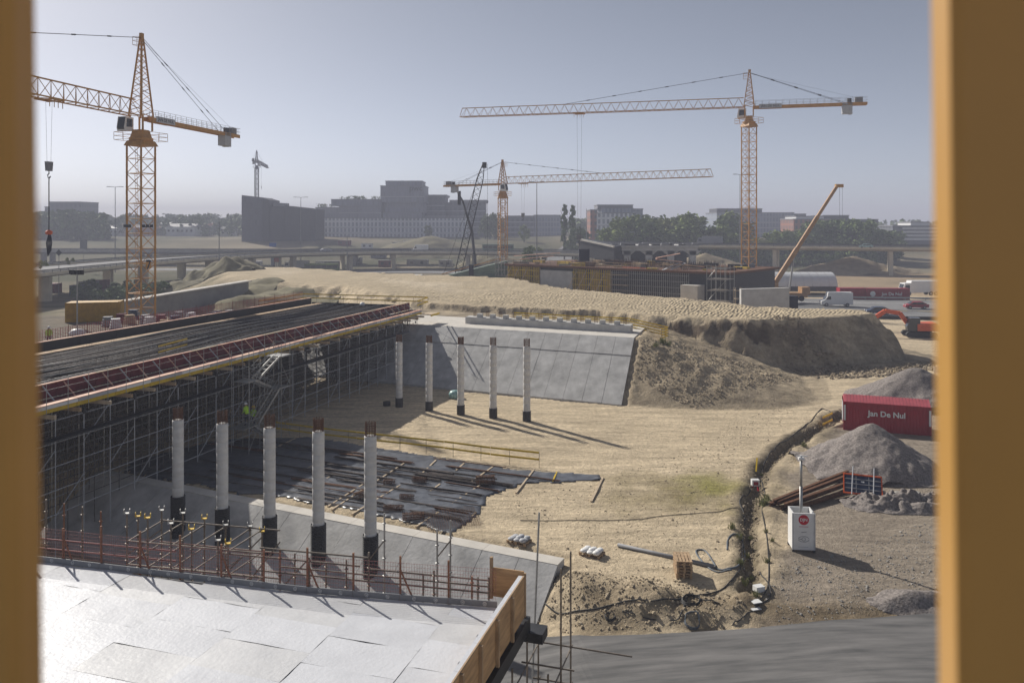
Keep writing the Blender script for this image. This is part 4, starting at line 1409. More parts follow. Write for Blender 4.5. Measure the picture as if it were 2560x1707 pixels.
def heap(px, py, rx, ry, h, name, label, m, seed, n=70, ang=0.0, power=1.0, lump=0.18, cat='gravel heap'):
    c_ = on(px, py)
    q = MB()
    g = np.linspace(-1, 1, n)
    X, Y = np.meshgrid(g, g, indexing='ij')
    r = np.hypot(X, Y)
    nz = fbm((X * rx).ravel() + seed * 9, (Y * ry).ravel(), max(rx, ry) * 0.7, 4, seed).reshape(X.shape)
    fz = fbm((X * rx).ravel() + seed * 9, (Y * ry).ravel(), 0.6, 3, seed + 5).reshape(X.shape)
    Z = h * np.clip(1.07 - np.sqrt((r * (1 - nz * 0.35)) ** 2 + 0.012), 0, 1) ** power
    Z = np.where(Z > 0.02 * h, Z + fz * lump * np.clip(Z, 0, 0.6), Z)
    cs, sn = math.cos(ang), math.sin(ang)
    wx = c_.x + X * rx * cs - Y * ry * sn
    wy = c_.y + X * rx * sn + Y * ry * cs
    gz = height(wx.ravel(), wy.ravel()).reshape(X.shape)
    wz = np.where(Z > 0.015, gz + Z, gz - 0.25)
    idx = {}
    for i in range(n - 1):
        for j in range(n - 1):
            if max(Z[i, j], Z[i + 1, j], Z[i + 1, j + 1], Z[i, j + 1]) <= 0.015: continue
            f = []
            for a_, b_ in ((i, j), (i + 1, j), (i + 1, j + 1), (i, j + 1)):
                if (a_, b_) not in idx:
                    idx[(a_, b_)] = len(q.v)
                    q.v.append((wx[a_, b_], wy[a_, b_], wz[a_, b_]))
                f.append(idx[(a_, b_)])
            q.f.append(tuple(f))
    o = q.build(name, m, world=True, smooth=True)
    return tag(o, label, cat)
heap(2180, 1165, 5.2, 4.6, 3.2, 'gravel_heap', 'large grey gravel heap in front of the red container', M['gravel'], 3, 110)
heap(2245, 1195, 3.0, 2.0, 1.0, 'gravel_heap', 'low gravel heap at the foot of the large heap', M['gravel'], 4, 60)
heap(2290, 1000, 6.5, 4.5, 3.2, 'gravel_heap', 'grey gravel heap behind the red container', M['gravel'], 6, 80)
heap(2260, 1262, 3.8, 1.8, 0.8, 'rubble_heap', 'heap of broken concrete and soil right of the leaning panel', M['gravel'], 8, 90, lump=1.3, cat='rubble heap')
heap(2300, 1500, 2.4, 1.0, .4, 'gravel_heap', 'dark gravel mound at the road edge on the right', M['gravel'], 9, 60)
# camera mast trailer: white box with emblem and a telescopic mast
p = on(2003, 1370)
bx = thing('camera_unit', 'white box with red round emblem and a tall grey camera mast', 'camera mast', p, R(-6))
w_, d_, h_ = 1.14, 1.05, 1.95
for x in (-w_ / 2 + 0.03, w_ / 2 - 0.03): MB().box0((x, 0, 0.12), (0.06, d_, h_)).build('side_panel', M['white'], bx)
MB().box0((0, -d_ / 2 + 0.03, 0.12), (w_ - 0.13, 0.06, h_)).build('front_panel', M['white'], bx)
MB().box0((0, d_ / 2 - 0.03, 0.12), (w_ - 0.13, 0.06, h_)).build('rear_panel', M['white'], bx)
MB().box0((0, 0, 0.5), (w_ - 0.14, d_ - 0.14, 0.9)).build('inner_case', M['lgrey'], bx)
for x in (-w_ / 2, w_ / 2):
    for y in (-d_ / 2, d_ / 2): MB().box0((x * 0.94, y * 0.94, 0), (0.12, 0.12, 0.118)).build('foot', M['darksteel'], bx)
for x in (-w_ / 2, w_ / 2): MB().box0((x * 1.005, -d_ / 2 - 0.004, 0.12), (0.05, 0.05, h_)).build('edge_profile', M['lgrey'], bx)
MB().tube((0.02, 0.1, 0.5), (0.02, 0.1, 3.3), 0.085, 12).build('mast_section', M['steel'], bx, smooth=True)
MB().tube((0.02, 0.1, 3.3), (0.02, 0.1, 4.75), 0.068, 12).build('mast_section', M['steel'], bx, smooth=True)
MB().box0((0.02, 0.1, 4.75), (0.3, 0.26, 0.1)).box0((0.02, 0.1, 4.85), (0.1, 0.1, 0.12)).build('camera_head', M['white'], bx)
MB().tube((-0.2, 0.1, 4.93), (0.35, 0.1, 4.93), 0.03, 6).build('camera_arm', M['white'], bx)
fy = -d_ / 2 - 0.004
q = MB()
n = 28
q.v = [(0, fy, 1.72)] + [(0.27 * math.cos(2 * math.pi * i / n), fy, 1.72 + 0.27 * math.sin(2 * math.pi * i / n)) for i in range(n)]
q.f = [(0, 1 + i, 1 + (i + 1) % n) for i in range(n)]
q.build('emblem_disc', M['emblem'] if 'emblem' in M else M['red'], bx)
place(text_mesh('DJN', 0.22, M['white'], bold=0.004), 'lettering', bx, (0, fy - 0.008, 1.72), (R(90), 0, 0))
def arc(r, z0, a0, a1, flat): return [(r * math.cos(t), fy - 0.004, z0 + flat * r * math.sin(t)) for t in np.linspace(a0, a1, 12)]
MB().path(arc(0.30, 0.66, R(20), R(160), 0.62), 0.013, 5).build('eye_mark', M['grey'], bx)
MB().path(arc(0.30, 0.74, R(200), R(340), 0.62), 0.013, 5).build('eye_mark', M['grey'], bx)
MB().path([(0.09 * math.cos(2 * math.pi * i / 14), fy - 0.004, 0.70 + 0.09 * math.sin(2 * math.pi * i / 14)) for i in range(14)], 0.012, 5, closed=True).build('eye_mark', M['grey'], bx)
MB().beam((-0.22, fy - 0.004, 0.70), (-0.09, fy - 0.004, 0.70), 0.02, 0.03).build('eye_mark', M['grey'], bx)
MB().beam((-0.12, fy - 0.004, 1.06), (0.14, fy - 0.004, 1.09), 0.012, 0.03).build('eye_mark', M['grey'], bx)
MB().beam((-0.24, fy - 0.004, 1.36), (0.24, fy - 0.004, 1.36), 0.008, 0.025).build('small_print', M['roofred'], bx)
MB().beam((-0.30, fy - 0.004, 0.28), (0.24, fy - 0.004, 0.28), 0.008, 0.02).build('small_print', M['lgrey'], bx)

# steel beams and leaning formwork panel
rb2 = random.Random(8)
for i in range(6):
    a_ = on(1925 + i * 9, 1268 + i * 3 - 2)
    b_ = on(2105 + i * 14, 1196 + i * 5)
    zo = 0.12 + (0.26 if i in (1, 2, 4) else 0.0)
    a_.z, b_.z = max(a_.z, -0.05) + zo, max(b_.z, 0.0) + zo + 0.2
    d = (b_ - a_).normalized()
    q = MB()
    s_ = Vector((-d.y, d.x, 0))
    up = Vector((0, 0, 1))
    q.beam(a_ + up * 0.1, b_ + up * 0.1, 0.2, 0.02)
    q.beam(a_ - up * 0.1, b_ - up * 0.1, 0.2, 0.02)
    q.beam(a_ - up * 0.088, b_ - up * 0.088, 0.02, 0.001)
    q.beam(a_, b_, 0.02, 0.178)
    tag(q.build('steel_beam', M['rust'], world=True), 'rusty steel beam lying in the pile left of the leaning panel', 'steel beam', 'rusty steel beams in the pile')
p = on(2108, 1246)
fp_ = thing('formwork_panel', 'blue-grey formwork panel with red frame leaning on the steel beams', 'formwork panel', (p.x, p.y, p.z + 0.35), R(-22))
def tilt(x, z, y=0.0):                                    # panel leaning back
    t_ = R(50)
    return (x, z * math.sin(t_) + y * math.cos(t_) * -1, z * math.cos(t_) + y * math.sin(t_))
W2, H2 = 2.3, 1.45
def pbox(name, x0, x1, z0, z1, y0, y1, m):
    c = [tilt(x0, z0, y0), tilt(x1, z0, y0), tilt(x1, z1, y0), tilt(x0, z1, y0), tilt(x0, z0, y1), tilt(x1, z0, y1), tilt(x1, z1, y1), tilt(x0, z1, y1)]
    MB().hexa(c).build(name, m, fp_)
pbox('skin', 0, W2, 0, H2, 0, 0.02, M['blue'])
for x0, x1, z0, z1 in ((0, W2, 0, 0.07), (0, W2, H2 - 0.07, H2), (0, 0.07, 0.071, H2 - 0.071), (W2 - 0.07, W2, 0.071, H2 - 0.071)): pbox('frame', x0, x1, z0, z1, -0.01, 0.11, M['orange'])
for z in (0.38, 0.72, 1.06): pbox('rib', 0.08, W2 - 0.08, z, z + 0.04, 0.022, 0.09, M['grey'])
for x in (0.75, 1.5): pbox('rib', x, x + 0.04, 0.08, H2 - 0.08, 0.022, 0.07, M['grey'])
for x in (0.5, 1.75): MB().tube(tilt(x, -0.1, 0.16), tilt(x + 0.1, 1.9, 0.25), 0.035, 6).build('strut', M['lgrey'], fp_)
pbox('label_plate', 1.05, 1.25, 0.86, 0.95, 0.1, 0.11, M['white'])
q = MB()
p = on(2160, 1240)
q.box0((p.x, p.y, p.z), (0.75, 0.25, 0.85), 0.5)
tag(q.build('concrete_slab_piece', M['kerb'], world=True), 'pale broken concrete slab leaning right of the formwork panel', 'concrete piece')

# pallets, bags, pipe
def pallet(t_, z, jx=0.0, jy=0.0, rz=0.0):
    c, s_ = math.cos(rz), math.sin(rz)
    def bx_(x, y, zz, d):
        MB().box((jx + x * c - y * s_, jy + x * s_ + y * c, z + zz), d, rz).build('slat' if d[2] < 0.03 else 'block', M['timber'], t_)
    for x in (-0.33, -0.165, 0, 0.165, 0.33): bx_(x, 0, 0.133, (0.12, 1.2, 0.02))
    for y in (-0.53, 0, 0.53): bx_(0, y, 0.111, (0.8, 0.12, 0.02))
    for x in (-0.33, 0, 0.33):
        for y in (-0.53, 0, 0.53): bx_(x, y, 0.06, (0.1, 0.12, 0.08))
    for x in (-0.33, 0, 0.33): bx_(x, 0, 0.01, (0.1, 1.2, 0.02))
p = on(1707, 1435)
ps = None
for k in range(6):
    t_ = thing('pallet', f'{["lowest", "second lowest", "third lowest", "third highest", "second highest", "topmost"][k]} wooden pallet in the pallet stack', 'pallet', (p.x, p.y, p.z + 0.02 + k * 0.144), R(-4), 'pallets in the stack')
    pallet(t_, 0.0, rnd.uniform(-0.03, 0.03), rnd.uniform(-0.03, 0.03), rnd.uniform(-0.03, 0.03))
def sack_load(px, py, label1, label2, w, dirt):
    p = on(px, py)
    t_ = thing('pallet', label1, 'pallet', (p.x, p.y, p.z + 0.01), R(60))
    pallet(t_, 0.0)
    q = MB()
    rr = random.Random(px)
    for k in range(9):
        a_, b_ = (k % 3 - 1) * 0.26, (k // 3 - 1) * 0.36
        h = rr.uniform(0.1, 0.2)
        q.lathe([(0.03, 0), (0.17, 0.02), (0.2, h * 0.5), (0.15, h * 0.9), (0.04, h)], 9, (a_, b_, 0.0))
    o = q.build('sack_load', w, loc=(p.x, p.y, p.z + 0.16), rz=R(60), smooth=True)
    tag(o, label2, 'sacks')
sack_load(1480, 1386, 'wooden pallet under the white wrapped sacks', 'white wrapped sacks heaped on a pallet in the middle of the sand', M['white'], 1)
sack_load(1298, 1355, 'wooden pallet behind the leaning pole', 'grey sacks on a pallet beside the slope paving', M['lgrey'], 0)
a_, b_ = on(1545, 1366), on(1785, 1420)
o = MB().tube(a_ + Vector((0, 0, .1)), b_ + Vector((0, 0, .1)), 0.10, 14).build('drain_pipe', M['grey'], world=True, smooth=True)
tag(o, 'long dark grey pipe lying on the sand behind the pallet stack', 'pipe')
p = on(967, 1014)
o = MB().lathe([(0.33, 0), (0.36, 0.02), (0.36, 0.4), (0.3, 0.4), (0.3, 0.05)], 16).build('bucket', M['black'], loc=p)
tag(o, 'black tub standing alone on the shaded sand by the far columns', 'tub')
p = on(1138, 995)
o = MB().lathe([(0.4, 0), (0.62, 0.1), (0.66, 0.45), (0.5, 0.72), (0.2, 0.8), (0.02, 0.78)], 12).build('wrapped_coil', M['teal'], loc=p, smooth=True)
tag(o, 'teal plastic-wrapped coil between the second and third far columns', 'coil')
# cables
def cable(pxs, r, m, label, lift=0.03, name='cable'):
    pts = [on(*p) for p in pxs]
    out = []
    n = len(pts)
    for i in range(n - 1):
        p0, p1, p2, p3 = pts[max(i - 1, 0)], pts[i], pts[i + 1], pts[min(i + 2, n - 1)]
        for k in range(7):
            t_ = k / 7
            q_ = 0.5 * ((2 * p1) + (p2 - p0) * t_ + (2 * p0 - 5 * p1 + 4 * p2 - p3) * t_ ** 2 + (3 * p1 - p0 - 3 * p2 + p3) * t_ ** 3)
            out.append(Vector((q_.x, q_.y, hz(q_.x, q_.y) + lift)))
    out.append(pts[-1] + Vector((0, 0, lift)))
    return tag(MB().path(out, r, 6).build(name, m, world=True, smooth=True), label, 'cable')
cable([(2085, 1052), (2055, 1022), (2030, 1050), (1990, 1082), (1945, 1112), (1915, 1150), (1890, 1215), (1850, 1250), (1862, 1300), (1855, 1380), (1862, 1430)], 0.035, M['cable'], 'black cable running along the whole ditch from the red container')
cable([(1352, 1518), (1400, 1535), (1470, 1525), (1560, 1505), (1650, 1500), (1730, 1490), (1810, 1470), (1845, 1430), (1858, 1410)], 0.035, M['cable'], 'black cable along the bank between the slope paving and the ditch')
cable([(1555, 1528), (1600, 1540), (1660, 1552), (1700, 1540), (1715, 1500), (1730, 1490), (1760, 1500), (1800, 1510)], 0.03, M['cable'], 'black cable looping low on the road bank')
cable([(1900, 1200), (1912, 1230), (1905, 1280), (1915, 1330), (1920, 1380), (1922, 1430), (1918, 1470), (1900, 1500), (1880, 1530)], 0.025, M['cable'], 'thin black cable right of the ditch past the weeds')
cable([(1770, 1412), (1810, 1425), (1845, 1415), (1862, 1390), (1850, 1340), (1822, 1345), (1818, 1375)], 0.045, M['gcable'], 'grey hose winding from the pipe end to the ditch')
cable([(1790, 1418), (1770, 1385), (1755, 1375), (1740, 1380), (1760, 1410), (1790, 1430), (1830, 1425)], 0.045, M['gcable'], 'grey hose looping up behind the pallet stack')
cable([(1900, 1430), (1925, 1470), (1920, 1500), (1890, 1520), (1850, 1550), (1810, 1570)], 0.03, M['cable'], 'black cable down to the road at the end of the ditch')
cable([(1300, 1301), (1400, 1302), (1560, 1300), (1640, 1292), (1760, 1282), (1850, 1270)], 0.018, M['cable'], 'thin dark line stretched across the sand')
def coil(px, py, r, n, m, label):
    p = on(px, py, -0.5)
    q = MB()
    pts = []
    rr = random.Random(px)
    for k in range(n):
        for i in range(16):
            a_ = 2 * math.pi * i / 16
            rr_ = r + rr.uniform(-0.02, 0.02) - k * 0.012
            x, y = p.x + rr_ * math.cos(a_), p.y + rr_ * 0.85 * math.sin(a_)
            pts.append((x, y, hz(x, y) + 0.05 + k * 0.022))
    q.path(pts, 0.022, 5)
    return tag(q.build('cable_coil', m, world=True, smooth=True), label, 'cable coil')
coil(1730, 1552, 0.34, 4, M['gcable'], 'blue-grey cable coil on the sand at the road edge')
coil(1728, 1505, 0.45, 5, M['cable'], 'large black cable coil on the bank')
coil(1525, 1545, 0.25, 4, M['cable'], 'small black cable coil on the bank')
p = on(1888, 1226)
jb = thing('junction_box', 'small white and red electrical junction box beside the ditch', 'junction box', p)
for x in (-0.2, 0.2): MB().box0((x, 0, 0), (0.05, 0.3, 0.35)).build('leg', M['red'], jb)
MB().box0((0, 0, 0.35), (0.5, 0.35, 0.4)).build('case', M['white'], jb)
MB().box0((0, -0.19, 0.42), (0.3, 0.03, 0.22)).build('socket_panel', M['red'], jb)
for px, py, lb in ((1897, 1478, 'small white box lying right of the lower ditch'), (1890, 1505, 'upper of two white sheets on the sand by the lower ditch'), (1888, 1522, 'lower of two white sheets on the sand by the lower ditch')):
    p = on(px, py)
    o = MB().box0((0, 0, 0.03), (0.45, 0.35, 0.25 if 'box' in lb else 0.03)).build('white_box' if 'box' in lb else 'white_sheet', M['white'], loc=p, rz=0.3)
    tag(o, lb, 'box' if 'box' in lb else 'sheet')
p = on(1890, 1180)
o = MB().beam((0, 0, 0.05), (0.35, 0.9, 0.75), 0.1, 0.03).build('marker_board', M['yellow'], loc=p)
tag(o, 'yellow board leaning at the edge of the ditch', 'board')
p = on(2345, 955)
sg = thing('sign', 'white board on a slanting stand at the right edge of the haul road', 'sign', p)
MB().box((0, 0, 1.3), (0.9, 0.04, 0.7)).build('board', M['white'], sg)
for x in (-0.4, 0.4): MB().beam((x, 0.02, -0.05), (x, 0.06, 1.6), 0.06, 0.04).build('leg', M['pale_timber'], sg)
MB().beam((-0.4, -0.9, 0), (-0.4, 0.0, 1.2), 0.05, 0.05).build('brace', M['pale_timber'], sg)
# weeds
rw = random.Random(31)
wi = 0
for i, (px, py, s_) in enumerate(((1905, 1190, 0.4), (1918, 1248, 0.7), (1910, 1262, 1.0), (1830, 1320, 0.7), (1915, 1330, 0.4), (1848, 1345, 0.6), (1878, 1350, 0.5), (1930, 1352, 0.4), (1868, 1395, 0.6), (1918, 1405, 0.5), (1850, 1410, 0.6), (1880, 1450, 0.5), (2010, 1115, 0.7), (2025, 1128, 0.5), (1862, 1460, 0.6), (1890, 1490, 0.5), (1655, 858, 1.3), (1670, 864, 1.0), (1640, 866, 0.9))):
    p = on(px, py, 3.5 if py < 900 else 0)
    q = MB()
    for k in range(60):
        s_ = s_ if k else s_ * 0.8
        a_, l_ = rw.uniform(0, 6.28), rw.uniform(0.2, 0.75) * s_
        t_ = rw.uniform(0.1, 0.8)
        bx_, by_ = rw.gauss(0, 0.16) * s_, rw.gauss(0, 0.16) * s_
        e_ = Vector((bx_ + math.cos(a_) * l_ * t_, by_ + math.sin(a_) * l_ * t_, l_))
        s2 = Vector((-math.sin(a_), math.cos(a_), 0)) * 0.02 * s_
        q.add([Vector((bx_, by_, -0.05)) - s2, Vector((bx_, by_, -0.05)) + s2, e_ * 0.6 + Vector((bx_, by_, 0)) * .4 + s2 * 1.6, e_, e_ * 0.6 + Vector((bx_, by_, 0)) * .4 - s2 * 1.6], [(0, 1, 2, 3, 4)])
    o = q.build('weed', M['weed'], loc=p)
    if py < 900: lb = f'{["dark green shrub at the corner of the abutment slab", "shrub just right of the abutment corner shrub", "low shrub left of the abutment corner shrub"][i - 16]}'
    elif py < 1200 and px > 1950: lb = ['weed by the gravel heap, farther from the camera', 'weed by the gravel heap, nearer the camera'][i - 12]
    else: lb = None
    wi += not lb
    tag(o, lb or f'green weed tuft along the cable ditch, {nth(wi - 1)} of fourteen in the row towards the camera', 'weed', 'weed tufts along the ditch' if not lb else None)
# loose stones and clods
def rock(q, p, s_, rr):
    n0 = len(q.v)
    for k, (z, r) in enumerate(((-0.3, 0.7), (0.25, 1.0), (0.7, 0.55))):
        for i in range(5):
            a_ = 2 * math.pi * i / 5 + k * 0.5
            j = rr.uniform(0.7, 1.2)
            q.v.append((p.x + s_ * r * j * math.cos(a_), p.y + s_ * r * j * math.sin(a_), p.z + s_ * z * rr.uniform(0.8, 1.1)))
    for k in range(2):
        for i in range(5):
            l = (i + 1) % 5
            q.f.append((n0 + k * 5 + i, n0 + k * 5 + l, n0 + k * 5 + 5 + l, n0 + k * 5 + 5 + i))
    q.f.append(tuple(n0 + 10 + i for i in range(5)))
def scatter(name, m, poly, n, s0, s1, seed, kind='stuff'):
    rr = random.Random(seed)
    P = [(p.x, p.y) for p in poly]
    xs_, ys_ = [p[0] for p in P], [p[1] for p in P]
    pts = []
    while len(pts) < n:
        X = np.array([rr.uniform(min(xs_), max(xs_)) for _ in range(400)])
        Y = np.array([rr.uniform(min(ys_), max(ys_)) for _ in range(400)])
        ok = sdist(X, Y, P) < 0
        pts += list(zip(X[ok], Y[ok]))
    pts = pts[:n]
    Z = height(np.array([p[0] for p in pts]), np.array([p[1] for p in pts]))
    q = MB()
    for (x, y), z in zip(pts, Z): rock(q, Vector((x, y, z)), rr.uniform(s0, s1) * (1 if rr.random() < 0.9 else 1.8), rr)
    return tag(q.build(name, m, world=True), kind=kind)
scatter('rubble', M['clod'], [G(*p, 0.6) for p in ((1930, 905), (2060, 920), (2200, 925), (2330, 905), (2340, 935), (2200, 950), (2060, 952), (1960, 930))], 900, 0.05, 0.28, 1)
scatter('soil_clods', M['soil'], [G(*p, -0.3) for p in ((1390, 1440), (1500, 1450), (1650, 1458), (1760, 1475), (1860, 1520), (1850, 1550), (1600, 1545), (1420, 1535), (1370, 1500))], 1100, 0.012, 0.075, 2)
scatter('ditch_clods', M['clod'], [G(*p) for p in ((2100, 1030), (1950, 1110), (1890, 1180), (1860, 1260), (1845, 1340), (1850, 1480), (1900, 1480), (1895, 1340), (1905, 1250), (1930, 1170), (2010, 1095), (2110, 1055))], 1500, 0.015, 0.11, 12)
scatter('gravel_stones', M['stone'], [G(*p) for p in ((1960, 1400), (2050, 1400), (2330, 1300), (2350, 1500), (2100, 1530), (1950, 1550), (1910, 1500))], 900, 0.012, 0.06, 3)
scatter('rubble', M['stone'], [G(*p) for p in ((2150, 1240), (2200, 1225), (2330, 1245), (2330, 1270), (2200, 1270))], 220, 0.06, 0.3, 4)
scatter('sand_crumbs', M['clod'], [G(*p) for p in ((1250, 1240), (1500, 1210), (1800, 1080), (2050, 960), (1880, 1150), (1850, 1420), (1500, 1440), (1420, 1400))], 1300, 0.008, 0.05, 5)
scatter('slope_clods', M['soil'], [B(80, -12), B(77, -6), B(83, 1), B(92, 4), B(92, -8), B(86, -12)], 3200, 0.02, 0.11, 6)

# ================================================================ tower cranes
def lattice_mesh(w, sh, rl, rb_, m, name='mast_section'):
    q = MB()
    h = w / 2
    c = [(-h, -h), (h, -h), (h, h), (-h, h)]
    for x, y in c: q.beam((x, y, 0), (x, y, sh), rl * 2, rl * 2)
    for i in range(4):
        a_, b_ = c[i], c[(i + 1) % 4]
        mx, my = (a_[0] + b_[0]) / 2, (a_[1] + b_[1]) / 2
        q.tube((*a_, 0.02), (*b_, 0.02), rb_, 4)
        q.tube((*a_, 0.04), (*b_, sh / 2), rb_, 4)
        q.tube((*b_, sh / 2), (*a_, sh - 0.04), rb_, 4)
        q.tube((*a_, sh / 2), (*b_, sh / 2), rb_ * 0.8, 4)
    # ladder inside
    q.tube((0.15, h * 0.5, 0), (0.15, h * 0.7, sh), rb_ * 0.6, 4).tube((-0.25, h * 0.5, 0), (-0.25, h * 0.7, sh), rb_ * 0.6, 4)
    for k in range(int(sh / 0.45)):
        f = (k + 0.5) * 0.45 / sh
        q.tube((0.15, h * (0.5 + 0.2 * f), f * sh), (-0.25, h * (0.5 + 0.2 * f), f * sh), rb_ * 0.5, 4)
    return q.mesh(name, m)
def jib_mesh(L, hj, wj, rl, rb_, m, bays):
    q = MB()
    q.beam((0, 0, hj), (L, 0, hj), rl * 2.2, rl * 2.2)
    for s in (-1, 1): q.beam((0, s * wj, 0), (L, s * wj, 0), rl * 2, rl * 2)
    for k in range(bays):
        x0, x1 = L * k / bays, L * (k + 1) / bays
        for s in (-1, 1):
            q.tube((x0, s * wj, 0), ((x0 + x1) / 2, 0, hj), rb_, 4)
            q.tube(((x0 + x1) / 2, 0, hj), (x1, s * wj, 0), rb_, 4)
        q.tube((x0, -wj, 0), (x0, wj, 0), rb_, 4)
        q.tube((x0, -wj, 0), (x1, wj, 0), rb_ * 0.8, 4)
    return q.mesh('jib_section', m)
def tower_crane(label, base, ztop, w, myaw, jyaw, jl, cl, apex, hj, tpos, hook_z, m, tie, board=True, seven=False, simple=False, sling=None, rl=0.075, grp='tower cranes'):
    """ztop: height of the slewing ring, apex: height of the tip, all above sea level of the site"""
    t_ = thing('tower_crane', label, 'tower crane', base, 0, grp)
    bz = base.z
    n = max(3, round((ztop - bz) / (w * 1.55)))
    sh = (ztop - bz) / n
    me_ = lattice_mesh(w, sh, rl, rl * 0.6, m)
    for k in range(n): place(me_, 'mast_section', t_, (0, 0, k * sh), (0, 0, myaw))
    for k in range(2, n, 3):
        q = MB().box((0, 0, 0), (w * 1.04, 0.12, 0.08)).box((0, w / 2 - 0.1, 0), (w, 0.5, 0.05))
        q.build('rest_platform', m, t_, loc=(0, 0, k * sh + 0.05), rz=myaw)
    zt = ztop - bz
    MB().hexa([(-w * .62, -w * .62, 0), (w * .62, -w * .62, 0), (w * .62, w * .62, 0), (-w * .62, w * .62, 0), (-w * .5, -w * .5, 0.7), (w * .5, -w * .5, 0.7), (w * .5, w * .5, 0.7), (-w * .5, w * .5, 0.7)]).build('collar', m, t_, loc=(0, 0, zt - 0.3), rz=myaw)
    MB().lathe([(w * .55, 0), (w * .62, 0.05), (w * .62, 0.35), (w * .5, 0.4)], 20).build('slewing_ring', m, t_, loc=(0, 0, zt + 0.4), smooth=False)
    up = zt + 0.8
    q = MB()
    e_ = w * 0.95
    for z in (0.0, 0.55, 1.05):
        for i in range(4):
            a_, b_ = [(-e_, -e_), (e_, -e_), (e_, e_), (-e_, e_)][i], [(-e_, -e_), (e_, -e_), (e_, e_), (-e_, e_)][(i + 1) % 4]
            q.beam((*a_, z), (*b_, z), 0.05, 0.05)
    for x in (-e_, -e_ / 3, e_ / 3, e_):
        for y in (-e_, e_): q.beam((x, y, 0), (x, y, 1.05), 0.04, 0.04).beam((y, x, 0), (y, x, 1.05), 0.04, 0.04)
    q.build('platform_railing', m, t_, loc=(0, 0, up - 0.35), rz=myaw)
    # turret
    MB().hexa([(-w * .42, -w * .42, 0), (w * .42, -w * .42, 0), (w * .42, w * .42, 0), (-w * .42, w * .42, 0), (-w * .3, -w * .3, 1.3), (w * .3, -w * .3, 1.3), (w * .3, w * .3, 1.3), (-w * .3, w * .3, 1.3)]).build('turret', m, t_, loc=(0, 0, up - 0.2), rz=jyaw)
    jz = up + 2.9                                       # foot of the jib
    q = MB()
    hw = w * 0.4
    for x in (-hw, hw):
        for y in (-hw, hw): q.beam((x, y, 1.0), (x, y, 3.1), rl * 2, rl * 2)
    q.build('tower_head', m, t_, loc=(0, 0, up), rz=jyaw)
    # cab
    cb = MB().prism([(0.5, -2.05, 0.9), (2.15, -2.05, 0.75), (2.3, -2.05, 1.25), (2.0, -2.05, 2.75), (0.5, -2.05, 2.75)], (0, 1.25, 0)).build('cab', M['white'], t_, loc=(0, 0, up), rz=jyaw)
    g = MB()
    g.prism([(0.75, -2.075, 1.45), (1.95, -2.075, 1.35), (1.85, -2.075, 2.5), (0.75, -2.075, 2.5)], (0, 0.02, 0))
    g.build('side_window', M['glass'], cb)
    g = MB().add([(2.17, -1.95, 0.85), (2.17, -0.9, 0.85), (2.32, -0.9, 1.25), (2.32, -1.95, 1.25), (2.02, -0.9, 2.68), (2.02, -1.95, 2.68)], [(0, 1, 2, 3), (3, 2, 4, 5)])
    g.build('windscreen', M['glass'], cb)
    MB().prism([(0.75, -0.785, 1.45), (1.95, -0.785, 1.35), (1.85, -0.785, 2.5), (0.75, -0.785, 2.5)], (0, 0.02, 0)).build('side_window', M['glass'], cb)
    # apex tower
    ha = apex - bz - jz
    q = MB()
    tipx = -0.1
    legs = [(hw * 1.25, -hw), (hw * 1.25, hw), (-hw * 1.25, hw), (-hw * 1.25, -hw)]
    nb_ = 7
    def lp_(i, f): return (legs[i][0] * (1 - f) + tipx * f + 0.12 * (1 if legs[i][0] > 0 else -1) * f, legs[i][1] * (1 - f) + 0.12 * f * (1 if legs[i][1] > 0 else -1), ha * f)
    for i in range(4):
        q.beam(lp_(i, 0), lp_(i, 1), rl * 1.8, rl * 1.8)
        j = (i + 1) % 4
        for k in range(nb_):
            q.tube(lp_(i, k / nb_), lp_(j, (k + 0.5) / nb_), rl * .55, 4).tube(lp_(j, (k + 0.5) / nb_), lp_(i, (k + 1) / nb_), rl * .55, 4)
    q.box((tipx, 0, ha + 0.1), (0.5, 0.4, 0.45))
    q.build('apex_tower', m, t_, loc=(0, 0, jz), rz=jyaw)
    q = MB()
    for z in (0, 0.6, 1.1):
        for a_, b_ in (((0.2, -.5), (1.1, -.5)), ((1.1, -.5), (1.1, .5)), ((1.1, .5), (0.2, .5)), ((.2, .5), (.2, -.5))): q.beam((*a_, z), (*b_, z), 0.04, 0.04)
    for x, y in ((1.1, -.5), (1.1, .5), (.2, -.5), (.2, .5)): q.beam((x, y, 0), (x, y, 1.1), 0.04, 0.04)
    q.build('apex_basket', m, t_, loc=(0, 0, jz + ha - 1.5), rz=jyaw)
    # jib
    ns_ = max(4, round(jl / 6))
    sl_ = (jl - w * .5) / ns_
    jm = jib_mesh(sl_, hj, hj * .42, rl * .8, rl * .42, m, max(2, round(sl_ / (hj * 1.05))))
    dx, dy = math.cos(jyaw), math.sin(jyaw)
    for k in range(ns_):
        s0 = w * .5 + k * sl_
        place(jm, 'jib_section', t_, (dx * s0, dy * s0, jz), (0, 0, jyaw))
    MB().beam((w * .5 + jl - w * .5, 0, hj), (jl + 0.6, 0, 0), rl, rl).beam((jl, -hj * .42, 0), (jl + 0.6, 0, 0), rl, rl).beam((jl, hj * .42, 0), (jl + .6, 0, 0), rl, rl).build('jib_tip', m, t_, loc=(0, 0, jz), rz=jyaw)
    # counter jib
    q = MB()
    for s in (-1, 1): q.beam((-w * .4, s * .55, -0.12), (-cl, s * .55, -0.12), 0.2, 0.55)
    q.box((-cl / 2 - w * .2, 0, 0.1), (cl - w * .4, 1.1, 0.06))
    q.build('counter_jib', m, t_, loc=(0, 0, jz), rz=jyaw)
    q = MB()
